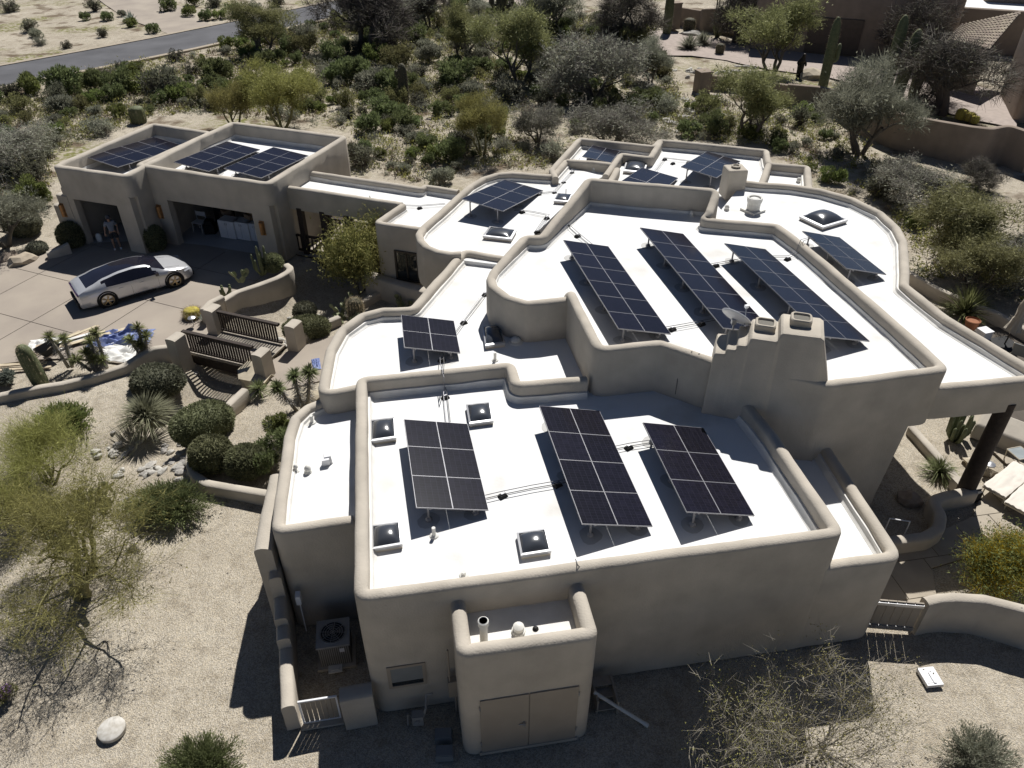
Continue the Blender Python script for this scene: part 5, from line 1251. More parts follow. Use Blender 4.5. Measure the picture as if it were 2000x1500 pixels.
plant_tree(FP2, 'palo_verde_tree', 'bushy yellow palo verde over the prickly pear patch', 'tree', (*(-15.07, 16.59), -.1), 2, (1.2, 1.2, 1.0))
# leafless sprouting shrub in front of the house
BS = tree(81, 14, 3.6, .1, 3, (2, 4), .42, .1, 'leaf_palo', 'twig_pale', 6, .026, .14, elong=1.4, ribbons=3, rw=.0042, rl=.3, kink=.3, shrink=.72, rib_mat='twig_pale')
plant_tree(BS, 'leafless_shrub', 'big thorny nearly leafless shrub with pale stems and tiny buds before the front wall', 'shrub', (6.918, 9.207), .3, (1.3, .9, .95))
BS2 = tree(82, 10, 2.8, .08, 3, (2, 4), .42, .1, 'leaf_palo', 'twig_pale', 6, .024, .14, elong=1.4, ribbons=3, rw=.004, rl=.28, kink=.3, shrink=.72, rib_mat='twig_pale')
plant_tree(BS2, 'leafless_shrub', 'smaller thorny leafless shrub beside the utility closet corner', 'shrub', (4.845, 8.853), 1.0, (1.3, .9, 1.0))
YB = tree(91, 6, 2.6, .1, 3, (4, 5), .62, .2, 'leaf_bright', 'twig_grey', 26, .03, .24, ribbons=9, rw=.004, rl=.3, rib_mat='petal_yellow')
plant_tree(YB, 'senna_bush', 'yellow flowering green bush beside the patio above the curved garden wall', 'bush', (13.448, 13.863), 0, (.95, .95, .85))
# yuccas, spoon and grasses
YG = 'spiky yuccas along the retaining wall'
yucca('yucca', 'two tall yuccas growing beside the pile of cut lumber', (*(-17.166, 24.515), .1), [(-.35, 0, 1.35), (.1, .1, 1.2)], seed=1, group=YG)
yucca('yucca', 'clump of low green yuccas against the retaining wall', (*(-16.048, 24.239), .1), [(-.7, .1, .45), (-.2, .05, .8), (.1, -.1, .55), (.4, 0, .5), (-.1, .3, .6)], seed=2, group=YG)
yucca('yucca', 'tallest straight yucca in front of the blue tarp', (*(-15.779, 24.445), .1), [(.05, .1, 1.5), (-.3, .1, 1.15)], seed=3, group=YG)
yucca('yucca', 'pair of sunlit yuccas beside the white boards and wall end', (*(-14.605, 25.223), .1), [(-.3, 0, .75), (.1, .1, 1.25), (.35, 0, .95), (.05, -.1, .6)], seed=4, group=YG)
yucca('yucca', 'shaggy yucca with grey dead skirt on the gravel below the bridge', (-7.576, 21.929), [(-.1, .1, 1.45), (.45, .1, 1.6), (-.75, 0, 1.0)], L=.42, w=.018, n=160, seed=5, leaf='leaf_green', sk=.26)
yucca('yucca', 'small rosette yucca next to the right bridge post', (-9.381, 22.855), [(0, 0, .3)], L=.5, w=.016, n=130, seed=6, leaf='leaf_green')
def grassy(name, label, loc, n, L, w, seed, leaf='leaf_spoon', cat='plant', el=(.1, 1.5), dr=.6):
    r = np.random.default_rng(seed); V, F = blade_head(r, np.array([0, 0, .05]), n, L, w, 0, dr, el); z = loc[2] if len(loc) > 2 else height(*loc[:2]); return plant(tri_mesh(name, V, F, [leaf]), name, label, cat, (loc[0], loc[1], z))
grassy('bear_grass', 'large arching clump of bear grass on the bank of the wash', (*(-13.051, 21.484), -.2), 620, 1.35, .016, 1)
grassy('agave', 'small agave between the golden barrel cactus and bridge post', (-13.062, 28.013), 22, .45, .045, 2, 'leaf_blue', dr=.1)
grassy('desert_spoon', 'big spiky desert spoon yucca at the edge of the patio garden', (19.653, 28.69), 420, 1.35, .02, 3, 'leaf_yucca', dr=.25, el=(.0, 1.5))
grassy('bear_grass', 'dark grass clump in the shaded bed under the porch', (13.932, 18.539), 300, .8, .012, 4, 'leaf_green')
grassy('agave', 'wide agave behind the neighbour curved wall', (*(29.57, 57.432), .0), 34, 1.1, .09, 5, 'leaf_blue', dr=.1)
grassy('desert_spoon', 'round grey-green desert spoon by the neighbour driveway', (16.719, 77.491), 420, 1.5, .03, 6, 'leaf_sage', dr=.2)
grassy('desert_spoon', 'second desert spoon against the first by the neighbour driveway', (18.361, 79.16), 350, 1.4, .03, 7, 'leaf_sage', dr=.2)
grassy('agave', 'tall agave across the road beside the side drive', (-40.734, 89.045), 26, 1.3, .1, 8, 'leaf_blue', dr=.05)
# cacti
cactus('saguaro', 'short thick leaning saguaro behind the retaining wall', (*(-17.791, 23.435), 0), .3, 1.75, lean=(-.12, .05), ribs=18)
cactus('saguaro', 'lone dark saguaro with one stub arm in the middle of the desert', (-8.17, 59.733), .38, 2.9, 'cactus_dark', arms=[(2.8, 1.9, .1, .5, .16)])
cactus('saguaro', 'tall saguaro with small side arm in front of the neighbour garage', (23.43, 59.998), .36, 6.0, arms=[(0, 3.0, .2, 1.2, .17)])
cactus('saguaro', 'straight saguaro behind the grey-green palo verde', (28.091, 59.733), .42, 6.2)
cactus('saguaro', 'leaning saguaro right of the straight saguaro', (28.724, 59.079), .45, 5.4, lean=(.06, 0))
cactus('saguaro', 'shortest of the saguaros near the tiled roof', (30.991, 61.077), .4, 4.3)
cactus('saguaro', 'saguaro with two raised arms far behind the olive palo verde', (-1.077, 87.504), .55, 4.6, 'cactus_dark', arms=[(3.1, 2.0, .5, 1.9, .28), (.1, 1.9, .5, 2.0, .28)])
cactus('saguaro', 'saguaro beside the neighbour gate pillar', (15.592, 83.382), .45, 4.2)
cactus('barrel_cactus', 'golden barrel cactus at the driveway edge by the bridge', (-13.72, 28.348), .36, .55, 'cactus_gold', ribs=20, spines=1600)
cactus('barrel_cactus', 'tall pinkish barrel cactus among the prickly pear by the entry', (*(-6.639, 28.138), -.1), .33, 1.15, 'cactus_dark', ribs=18, spines=1800)
cactus('barrel_cactus', 'barrel cactus behind the smaller garage roof', (-26.487, 55.042), .55, 1.2, 'cactus', ribs=18)
for k, (q, r_, h_) in enumerate((((19.777, 90.098, 0.0), .5, 1.0), ((17.943, 84.085, 0.0), .6, 1.3), ((19.063, 74.905, 0.0), .4, .9))):
    cactus('barrel_cactus', ('round barrel cactus beside the neighbour boundary wall', 'barrel cactus leaning on a white boulder', 'barrel cactus on top of a rounded sage bush')[k], q, r_, h_, 'cactus_dark')
for k, q in enumerate(((32.202, 55.742, 0.0), (32.565, 55.273, 0.0), (32.706, 54.812, 0.0))):
    cactus('barrel_cactus', ('largest golden barrel along the neighbour curved wall', 'middle golden barrel along the neighbour curved wall', 'smallest golden barrel along the neighbour curved wall')[k], q, (.42, .38, .3)[k], (.7, .6, .5)[k], 'cactus_gold')
def organ(name, label, loc, n, h, rad, seed, z=None):
    r = random.Random(seed); e = thing(name, label, 'cactus', (loc[0], loc[1], z if z is not None else height(*loc[:2])))
    for k in range(n):
        a = r.uniform(0, 6.28); q = r.uniform(.1, 1) * rad; hh = h * r.uniform(.5, 1); mb = MB(); mb.tube([(q * .3 * math.cos(a), q * .3 * math.sin(a), -.05), (q * math.cos(a), q * math.sin(a), hh * .3), (q * 1.15 * math.cos(a), q * 1.15 * math.sin(a), hh * .9), (q * 1.15 * math.cos(a), q * 1.15 * math.sin(a), hh)], [.05, .065, .06, .02], 8); o = mb.build('stem', 'cactus', None, smooth=True); o.parent = e
organ('organ_pipe_cactus', 'organ pipe cactus with tall single stem in the planter', (-11.516, 31.639), 9, 1.5, .3, 1, .35)
organ('organ_pipe_cactus', 'little finger-like column cactus at the low end of the planter', (-12.713, 29.839), 6, .5, .25, 2, .3)
organ('organ_pipe_cactus', 'pale clump of columnar cactus in the gravel bed beside the patio', (15.346, 20.35), 16, 1.3, .45, 3)
organ('organ_pipe_cactus', 'dark organ pipe cluster in front of the neighbour boulder', (20.503, 82.69), 16, 4.0, .9, 4)
pad_cactus('prickly_pear', 'yellowish prickly pear on the planter rim', (*(-12.269, 30.767), .4), 18, .35, .4, 1)
pad_cactus('prickly_pear', 'prickly pear around the tall barrel cactus by the entry', (*(-7.011, 28.138), -.1), 46, .8, .9, 2)
pad_cactus('prickly_pear', 'wide prickly pear patch on the gravel under the palo verde', (-13.232, 17.591), 90, 1.3, .6, 3)
pad_cactus('prickly_pear', 'low prickly pear at the foot of the palo verde trunks', (-13.669, 15.96), 50, .9, .5, 4)
pad_cactus('prickly_pear', 'small prickly pear on the shaded bank below the entry window', (*(-4.722, 29.212), 0), 20, .4, .4, 5)
# stones
mat('rock_pale', (.40, .38, .345), rough=.9, var=.22, scale=3, bump=.4, bscale=12, objr=.25); mat('rock_tan', (.36, .305, .235), rough=.9, var=.2, scale=2, bump=.4, bscale=10, objr=.2)
def rock_mesh(seed, flat=.6):
    bm = bmesh.new(); bmesh.ops.create_icosphere(bm, subdivisions=2, radius=1)
    for v in bm.verts:
        d = v.co.normalized(); k = 1 + .38 * noise.noise(d * 1.4 + Vector((seed * 7.1, 0, 0))) + .18 * noise.noise(d * 3.3 + Vector((0, seed * 3.7, 0))); v.co = Vector((d.x * k, d.y * k * .8, d.z * k * flat))
    me = bpy.data.meshes.new('rock'); bm.to_mesh(me); bm.free(); return me
RK = []
for k in range(6):
    me = rock_mesh(k + 1); me.materials.append(MATS['rock_pale']); RK.append(me)
RT = []
for k in range(3):
    me = rock_mesh(k + 20, .55); me.materials.append(MATS['rock_tan']); RT.append(me)
rng = random.Random(21)
def rock(me, q, s_, label, group=None, name='rock', zoff=0):
    return plant(me, name, label, 'rock', (q[0], q[1], height(*q[:2]) + zoff + s_ * .15), rng.uniform(0, 6.28), (s_ * rng.uniform(.8, 1.4), s_ * rng.uniform(.7, 1.2), s_ * rng.uniform(.7, 1.1)), group)
for a, b, n, sp in (((-11.746, 19.998), (-11.121, 20.488), 26, .9), ((-11.144, 19.036), (-10.762, 19.419), 24, .5), ((-12.605, 19.29), (-12.262, 19.29), 7, .25), ((-13.495, 19.367), (-13.173, 19.419), 3, .2), ((-12.68, 22.855), (-11.895, 22.232), 6, .4), ((-13.965, 20.907), (-13.525, 20.71), 6, .3), ((-14.726, 19.998), (-13.88, 20.488), 9, .2), ((-9.925, 27.52), (-9.421, 28.138), 14, .5), ((-9.557, 29.212), (-9.318, 29.658), 5, .5), ((-12.176, 24.515), (-10.826, 24.001), 8, .9)):
    for k in range(n):
        t = rng.random(); q = (a[0] + (b[0] - a[0]) * t + rng.gauss(0, sp), a[1] + (b[1] - a[1]) * t + rng.gauss(0, sp)); rock(rng.choice(RK), q, rng.uniform(.06, .19), 'loose pale angular stone on the bed of the dry wash', 'stones strewn in the wash')
rock(RT[0], (-23.674, 33.49), .75, 'flat tan boulder at the left edge of the driveway', None, 'boulder'); rock(RT[1], (-24.643, 33.868), .6, 'rounded shaded boulder beside the flat tan boulder', None, 'boulder')
rock(RT[2], (-9.934, 24.342), .8, 'mossy grey boulder at the right bridge post', None, 'boulder', .1); rock(RT[1], (-7.593, 22.697), .5, 'tan boulder in the shade of the shaggy yucca', None, 'boulder')
rock(RT[0], (22.779, 84.085), 2.0, 'huge boulder in front of the neighbour boundary wall', None, 'boulder'); rock(RK[0], (18.13, 83.151), .9, 'white boulder beside a barrel cactus at the neighbour driveway', None, 'boulder')
rock(RT[1], (12.487, 17.362), .45, 'smooth pale boulder in the shaded bed under the porch', None, 'boulder'); rock(RT[2], (15.444, 18.785), .4, 'round boulder beside the patio path light', None, 'boulder')
for k in range(40):
    t = rng.random(); q = ((14.528, 60.399)[0] * (1 - t) + (12.098, 52.594)[0] * t + rng.gauss(0, .8), (14.528, 60.399)[1] * (1 - t) + (12.098, 52.594)[1] * t + rng.gauss(0, 1.2)); rock(rng.choice(RK), q, rng.uniform(.18, .4), 'pale stone in the gully below the neighbour low wall', 'stones in the neighbour gully')
for k in range(24):
    q = ((17.406, 68.296)[0] + rng.gauss(0, 2.2), (17.406, 68.296)[1] + rng.gauss(0, .9)); rock(rng.choice(RK), q, rng.uniform(.18, .38), 'dark-shadowed stone around the sage bush in the neighbour bed', 'stones of the neighbour bed')
# loose pebbles over the gravel yard
r = np.random.default_rng(8); n = 9000; xy = np.stack([r.uniform(-14, -5.4, n), r.uniform(6.5, 24, n)], 1); ok = np.array([seg_dist(a, b, WASH) > .3 for a, b in xy]); xy = xy[ok]
tet = np.array([[1, 0, -.4], [-.5, .87, -.4], [-.5, -.87, -.4], [0, 0, .8]]); s_ = r.uniform(.008, .028, (len(xy), 1, 1)) * (1 + 1.2 * (r.uniform(size=(len(xy), 1, 1)) > .985)); a = r.uniform(0, 6.28, len(xy)); ca, sa = np.cos(a), np.sin(a)
rot = np.stack([np.stack([ca, -sa, ca * 0], 1), np.stack([sa, ca, ca * 0], 1), np.stack([ca * 0, ca * 0, ca * 0 + 1], 1)], 1)
V = np.einsum('nij,kj->nki', rot, tet) * s_ + np.concatenate([xy, np.array([[height(p[0], p[1]) + .004] for p in xy])], 1)[:, None, :]; i = np.arange(len(xy))[:, None] * 4
F = np.concatenate([i + np.array([[0, 1, 3]]), i + np.array([[1, 2, 3]]), i + np.array([[2, 0, 3]])]); leafmat('pebble', (.34, .30, .245), isl=.45, objr=0, trans=0)
o = link('pebbles', tri_mesh('pebbles', V.reshape(-1, 3), F, ['pebble'])); tag(o, 'loose pebbles scattered over the gravel yard', 'gravel', None, 'stuff')

# ------------------------------------------------------------------ the parked car
def car():
    a, b = Vector((*(-17.671, 29.256), 0)), Vector((*(-15.37, 31.03), 0)); f = (b - a).normalized(); n = Vector((-f.y, f.x, 0))   # n points to the car's left
    W = .965; org = a - f * 1.08 + n * (W - .06)
    mat('car_paint', (.56, .565, .58), rough=.28, metal=.35, var=.02, coat=.8, spec=.6); mat('car_glass', (.012, .012, .02), rough=.06, spec=.7, var=.1)
    mat('tyre', (.014, .014, .015), rough=.85); mat('rim_gold', (.40, .31, .18), rough=.35, metal=.85); mat('light_clear', (.6, .62, .66), rough=.1, spec=.8); mat('tail_dark', (.03, .012, .04), rough=.12, spec=.7)
    def pt(x, y, z): return org + f * x + n * y + Vector((0, 0, z))
    def lerp(t, tab):
        for i in range(len(tab) - 1):
            if t <= tab[i + 1][0]:
                u = (t - tab[i][0]) / (tab[i + 1][0] - tab[i][0]); u = u * u * (3 - 2 * u) * .5 + u * .5; return tab[i][1] + (tab[i + 1][1] - tab[i][1]) * u
        return tab[-1][1]
    top = [(0, .62), (.05, .86), (.3, .97), (.62, 1.06), (1.2, 1.24), (1.9, 1.355), (2.5, 1.38), (2.95, 1.33), (3.4, 1.12), (3.72, .95), (4.1, .885), (4.5, .8), (4.8, .68), (4.93, .5), (4.96, .4)]
    half = [(0, .74), (.08, .86), (.4, .93), (1.0, .985), (1.7, .945), (2.6, .935), (3.3, .95), (3.95, .975), (4.4, .92), (4.7, .8), (4.9, .62), (4.96, .5)]
    belt = [(0, .6), (.08, .8), (.5, .92), (1.0, .95), (1.8, .90), (2.6, .88), (3.4, .87), (3.75, .87), (4.0, .86), (4.5, .76), (4.8, .64), (4.96, .38)]
    gh = [(0, .93), (.3, .88), (.7, .8), (1.2, .72), (2.4, .68), (3.0, .70), (3.5, .80), (3.75, .86), (4.2, .86), (4.96, .8)]     # roof edge as a share of the half width
    xs = [0, .03, .08, .16, .3, .45, .6, .75, .9, 1.05, 1.2, 1.35, 1.5, 1.7, 1.9, 2.1, 2.3, 2.5, 2.7, 2.9, 3.05, 3.2, 3.35, 3.5, 3.62, 3.74, 3.86, 3.98, 4.12, 4.28, 4.44, 4.58, 4.7, 4.8, 4.88, 4.93, 4.96]
    rows = []
    for x in xs:
        w, t, bl, g = lerp(x, half), lerp(x, top), lerp(x, belt), lerp(x, gh); bl = min(bl, t - .015)
        zs = min(.2, bl - .1); e = max(0, t - bl)
        rows.append([(w * .86, .16), (w * .97, zs + .06), (w, zs + (bl - zs) * .45), (w * .995, zs + (bl - zs) * .75), (w * .955, bl), (w * (.955 + (g - .955) * .55), bl + e * .52), (w * g, bl + e * .86), (w * g * .8, t - e * .05), (w * g * .45, t - .004), (0, t)])
    mbs = {'body': MB(), 'side_window': MB(), 'windshield': MB(), 'glass_roof': MB()}
    def cls(i, k):
        x = (xs[i] + xs[i + 1]) / 2
        if k in (4, 5) and 1.0 < x < 3.42: return 'side_window' if not (k == 4 and (x < 1.2)) and not (k == 5 and x > 3.25) else 'body'
        if k >= 6 and k <= 8:
            if 3.02 < x < 3.72 and k >= 7 or (3.2 < x < 3.72 and k == 6): return 'windshield'
            if .48 < x < 3.02 and k >= 7: return 'glass_roof'
        return 'body'
    for s_ in (1, -1):
        for i in range(len(xs) - 1):
            for k in range(9):
                q = [pt(xs[i], s_ * rows[i][k][0], rows[i][k][1]), pt(xs[i + 1], s_ * rows[i + 1][k][0], rows[i + 1][k][1]), pt(xs[i + 1], s_ * rows[i + 1][k + 1][0], rows[i + 1][k + 1][1]), pt(xs[i], s_ * rows[i][k + 1][0], rows[i][k + 1][1])]
                mbs[cls(i, k)].add(q, [(0, 1, 2, 3) if s_ < 0 else (3, 2, 1, 0)])
        for i, fl in ((0, 1), (len(xs) - 1, -1)):
            mbs['body'].add([pt(xs[i], s_ * r_[0], r_[1]) for r_ in rows[i]] + [pt(xs[i], 0, .16)], [tuple(range(11))])
    e = thing('car', 'silver fastback sports sedan with dark glass roof parked on the driveway', 'car', org + f * 2.48)
    def fin(name, m, parent=e):
        me = mbs[name].mesh(name, m); bm = bmesh.new(); bm.from_mesh(me); bmesh.ops.remove_doubles(bm, verts=bm.verts, dist=.002); bmesh.ops.recalc_face_normals(bm, faces=bm.faces)
        for q in bm.faces: q.smooth = True
        bm.to_mesh(me); bm.free(); me.set_sharp_from_angle(angle=R(38)); return link(name, me, parent)
    body = fin('body', 'car_paint'); fin('side_window', 'car_glass'); fin('windshield', 'car_glass'); fin('glass_roof', 'car_glass')
    # lower trim, diffuser, lights, plate
    mb = MB(); mb.obox(pt(.02, 0, .3), f * .09, n * .72, (0, 0, .13)); mb.build('rear_diffuser', 'tyre', e)
    mb = MB(); mb.obox(pt(.035, 0, .8), f * .03, n * .78, (0, 0, .03)); mb.build('taillight_bar', 'tail_dark', e)
    mb = MB(); mb.obox(pt(4.86, 0, .27), f * .12, n * .52, (0, 0, .09)); mb.build('front_intake', 'tyre', e)
    for s_ in (-1, 1):
        mb = MB(); mb.obox(pt(4.6, s_ * .7, .665), f * .14 - n * s_ * .07, n * .1 + f * s_ * .04, (-.03, 0, .05)); mb.build('headlight', 'light_clear', e)
        mb = MB(); mb.obox(pt(3.3, s_ * 1.04, .95), f * .07, n * .1, (0, 0, .065)); mb.obox(pt(3.33, s_ * .94, .9), f * .03, n * .06, (0, 0, .03)); o = mb.build('mirror', 'car_glass', e)
        mb = MB(); mb.obox(pt(2.25, s_ * .945, .2), f * .85, n * .02, (0, 0, .04)); mb.build('side_skirt', 'tyre', e)
        for x in (1.75, 2.65):
            mb = MB(); mb.obox(pt(x, s_ * .95, .72), f * .1, n * .012, (0, 0, .014)); mb.build('door_handle', 'car_paint', e)
    for x in (1.08, 3.98):
        for s_ in (-1, 1):
            w = lerp(x, half); c = pt(x, s_ * (w - .10), .355); ax_ = n * s_
            def ring(rad, off, k): 
                t = 2 * math.pi * k / 28; return c + ax_ * off + (f * math.cos(t) + Vector((0, 0, 1)) * math.sin(t)) * rad
            mb = MB(); pr = [(.43, -.1), (.43, .1025), (.37, .106), (.35, .06)]
            o0_ = 0
            for rad, off in pr: mb.v += [tuple(ring(rad, off, k)) for k in range(28)]
            for i in range(3): mb.f += [(i * 28 + k, i * 28 + (k + 1) % 28, (i + 1) * 28 + (k + 1) % 28, (i + 1) * 28 + k) for k in range(28)]; mb.m += [0] * 28
            mb.build('wheel_arch', 'tyre', e, smooth=True, angle=40)
            mb = MB(); pr = [(.24, .05), (.26, .11), (.3, .125), (.345, .11), (.355, .07), (.355, -.1)]
            for rad, off in pr: mb.v += [tuple(ring(rad, off, k)) for k in range(28)]
            for i in range(5): mb.f += [(i * 28 + k, i * 28 + (k + 1) % 28, (i + 1) * 28 + (k + 1) % 28, (i + 1) * 28 + k) for k in range(28)]; mb.m += [0] * 28
            mb.v += [tuple(ring(.25, .03, k)) for k in range(28)]; mb.f.append(tuple(6 * 28 + k for k in range(28))); mb.m.append(0)
            wh = mb.build('wheel', 'tyre', e, smooth=True, angle=40)
            mb = MB()
            for k in range(10):
                t0 = 2 * math.pi * (k // 2) / 5 + (.16 if k % 2 else -.16); d0 = f * math.cos(t0) + Vector((0, 0, 1)) * math.sin(t0); t1 = 2 * math.pi * (k // 2) / 5; dd = f * math.cos(t1) + Vector((0, 0, 1)) * math.sin(t1)
                mb.tube([c + ax_ * .1 + dd * .03, c + ax_ * .105 + d0 * .25], [.02, .016], 6)
            for rad in (.25,): mb.tube([ring(rad, .11, k) for k in range(29)], .012, 6, cap=False)
            mb.tube([c + ax_ * .06, c + ax_ * .12], .05, 10); mb.build('rim', 'rim_gold', wh, smooth=True, angle=50)
    # bonnet and door seams as thin dark grooves
    for s_ in (-1, 1):
        mb = MB(); mb.tube([pt(x, s_ * (lerp(x, half) * .62), lerp(x, top) + .002 - .02 * 0) for x in (3.8, 4.1, 4.4)], .004, 4)
        for x in (2.18, 3.32): mb.tube([pt(x, s_ * (lerp(x, half) + .001), z) for z in (.3, .5, .7)], .004, 4)
        mb.build('panel_seam', 'tyre', e)
    return e
car()

# ------------------------------------------------------------------ person at the garage
mat('skin', (.36, .22, .15), rough=.6, spec=.3); mat('tee', (.20, .22, .26), rough=.9); mat('shorts', (.035, .035, .04), rough=.9); mat('shoe', (.75, .75, .75), rough=.6); mat('cap', (.10, .10, .11), rough=.9); mat('hair', (.03, .022, .016), rough=.8); mat('bag', (.72, .72, .70), rough=.6)
def skin_mesh(name, V, E, rad, m, parent, root=0, sub=2, loc=None):
    me = bpy.data.meshes.new(name); me.from_pydata([tuple(v) for v in V], E, []); o = link(name, me, None); me.materials.append(MATS[m])
    sm = o.modifiers.new('skin', 'SKIN'); sm.use_smooth_shade = True; lay = me.skin_vertices[0] if me.skin_vertices else None
    if lay is None:
        bm = bmesh.new(); bm.from_mesh(me); bm.verts.layers.skin.verify(); bm.to_mesh(me); bm.free(); lay = me.skin_vertices[0]
    for i, r_ in enumerate(rad): lay.data[i].radius = (r_, r_) if not isinstance(r_, tuple) else r_; lay.data[i].use_root = (i == root)
    ss = o.modifiers.new('smooth', 'SUBSURF'); ss.levels = sub; ss.render_levels = sub
    o.parent = parent; return o
def person(loc, rz, sc=1.0):
    e = thing('person', 'person in grey tee, dark shorts, cap and white shoes standing in the smaller garage door', 'person', loc); e.rotation_euler = (0, 0, rz); e.scale = (sc,) * 3
    J = dict(pel=(0, 0, .95), wai=(0, .01, 1.1), che=(0, .02, 1.3), nec=(0, .01, 1.47), chin=(0, -.02, 1.55), hd=(0, -.015, 1.64), hdt=(0, 0, 1.73),
             sL=(.18, .02, 1.42), eL=(.27, .05, 1.16), wL=(.25, -.1, .95), hL=(.245, -.15, .88), sR=(-.18, .02, 1.42), eR=(-.29, .03, 1.15), wR=(-.33, -.1, .97), hR=(-.34, -.15, .91),
             pL=(.1, 0, .9), kL=(.13, -.03, .5), aL=(.14, .02, .09), tL=(.15, -.14, .04), pR=(-.1, 0, .9), kR=(-.12, -.02, .5), aR=(-.13, .03, .09), tR=(-.15, -.13, .04))
    rad = dict(pel=.135, wai=.12, che=.14, nec=.055, chin=.062, hd=.098, hdt=.075, sL=.065, eL=.043, wL=.029, hL=.035, sR=.065, eR=.043, wR=.029, hR=.035, pL=.095, kL=.06, aL=.042, tL=.035, pR=.095, kR=.06, aR=.042, tR=.035)
    E = [('pel', 'wai'), ('wai', 'che'), ('che', 'nec'), ('nec', 'chin'), ('chin', 'hd'), ('hd', 'hdt'), ('che', 'sL'), ('sL', 'eL'), ('eL', 'wL'), ('wL', 'hL'), ('che', 'sR'), ('sR', 'eR'), ('eR', 'wR'), ('wR', 'hR'), ('pel', 'pL'), ('pL', 'kL'), ('kL', 'aL'), ('aL', 'tL'), ('pel', 'pR'), ('pR', 'kR'), ('kR', 'aR'), ('aR', 'tR')]
    for s_, S in ((1, 'L'), (-1, 'R')):
        h = Vector(J['h' + S])
        for k, (dx, L) in enumerate(((-.03, .07), (-.01, .085), (.012, .08), (.032, .065))):
            J[f'f{k}{S}'] = h + Vector((dx, -.03, -.03)); J[f'g{k}{S}'] = h + Vector((dx * 1.1, -.03 - .02, -.03 - L * .7)); rad[f'f{k}{S}'] = .0095; rad[f'g{k}{S}'] = .008; E += [('h' + S, f'f{k}{S}'), (f'f{k}{S}', f'g{k}{S}')]
        J['th' + S] = h + Vector((-s_ * .045, -.02, 0)); J['ti' + S] = h + Vector((-s_ * .055, -.05, -.03)); rad['th' + S] = .011; rad['ti' + S] = .009; E += [('h' + S, 'th' + S), ('th' + S, 'ti' + S)]
    names = list(J); idx = {k: i for i, k in enumerate(names)}
    skin_mesh('body', [J[k] for k in names], [(idx[a], idx[b]) for a, b in E], [rad[k] for k in names], 'skin', e)
    def cl(name, pts, ed, rd, m): skin_mesh(name, pts, ed, rd, m, e)
    mid = lambda a, b, t: Vector(J[a]).lerp(Vector(J[b]), t)
    cl('tee_shirt', [(0, 0, .93), J['wai'], J['che'], (0, .01, 1.44), J['sL'], mid('sL', 'eL', .75), J['sR'], mid('sR', 'eR', .75)], [(0, 1), (1, 2), (2, 3), (2, 4), (4, 5), (2, 6), (6, 7)], [.165, .15, .165, .075, .09, .075, .09, .075], 'tee')
    cl('shorts', [(0, 0, .97), (0, 0, .9), J['pL'], mid('pL', 'kL', .85), J['pR'], mid('pR', 'kR', .85)], [(0, 1), (1, 2), (2, 3), (1, 4), (4, 5)], [.15, .15, .115, .1, .115, .1], 'shorts')
    for S in 'LR':
        a, t = Vector(J['a' + S]), Vector(J['t' + S]); cl('shoe', [a + Vector((0, .05, -.045)), a + Vector((0, -.02, -.04)), t + Vector((0, -.04, 0))], [(0, 1), (1, 2)], [.052, .056, .046], 'shoe')
    mb = MB(); mb.lathe((0, 0, 1.66), [(.112, 0), (.112, .05), (.09, .1), (.04, .125), (0.01, .128)], 16); mb.box((0, -.14, 1.665), (.15, .12, .012)); o = mb.build('cap', 'cap', None, smooth=True, angle=40); o.parent = e
    mb = MB(); mb.lathe((0, .03, 1.57), [(.05, 0), (.088, .02), (.1, .07), (.1, .1)], 14); o = mb.build('hair', 'hair', None, smooth=True); o.parent = e
    mb = MB(); mb.tube([(0, -.105, 1.645), (0, -.125, 1.615), (0, -.1, 1.605)], [.012, .018, .014], 6)
    for s_ in (-1, 1): mb.lathe((s_ * .098, .0, 1.6), [(.008, 0), (.016, .03), (.01, .06)], 6)
    o = mb.build('face_features', 'skin', None, smooth=True); o.parent = e
    mb = MB()
    for s_ in (-1, 1): mb.lathe((s_ * .035, -.098, 1.64), [(.006, 0), (.011, .006), (.006, .014)], 6)
    o = mb.build('eyes', 'hair', None); o.parent = e
    return e
person((*(-19.634, 34.87), .03), .5, 1.0)
mb = MB(); q = (-20.903, 35.738, 0.0); mb.lathe((q[0], q[1], .0), [(.1, .02), (.13, .05), (.15, .3), (.1, .42), (.03, .46)], 10, sx=1.1, sy=.7); o = mb.build('plastic_bag', 'bag', None, smooth=True); tag(o, 'white plastic bag on the floor beside the person at the garage', 'bag')

# ------------------------------------------------------------------ inside the garage
cab_d = (Vector(gb_[0]) - Vector(gb_[1])); cab_d.z = 0; cab_d.normalize(); cab_n = Vector((-cab_d.y, cab_d.x, 0))
for k, q in enumerate(((-14.449, 35.993, 0.02), (-13.667, 35.815, 0.02), (-12.942, 35.638, 0.02))):
    e = thing('storage_cabinet', ('white storage cabinet nearest the folding chairs inside the larger garage', 'middle one of three white storage cabinets inside the larger garage', 'white storage cabinet closest to the wall lamp inside the larger garage')[k], 'cabinet', q)
    mb = MB(); c_ = Vector(q) + cab_n * .35 + Vector((0, 0, .5)); mb.obox(c_, cab_d * .47, cab_n * .32, (0, 0, .47)); mb.build('carcass', 'white_paint', e)
    for s_ in (-.235, .235):
        mb = MB(); mb.obox(c_ - cab_n * .33 + cab_d * s_, cab_d * .225, cab_n * .012, (0, 0, .44)); d_ = mb.build('door', 'white_paint', e)
        mb = MB(); mb.obox(c_ - cab_n * .35 + cab_d * (s_ * .25) + Vector((0, 0, .32)), cab_d * .012, cab_n * .01, (0, 0, .06)); mb.build('handle', 'steel', d_)
mat('cardboard', (.24, .17, .11), rough=.9)
e = thing('folding_chair', 'white tubular chair frame inside the larger garage', 'chair', (-16.343, 36.904, 0.02)); q = Vector((-16.282, 36.719, 0.02)) + cab_n * .3
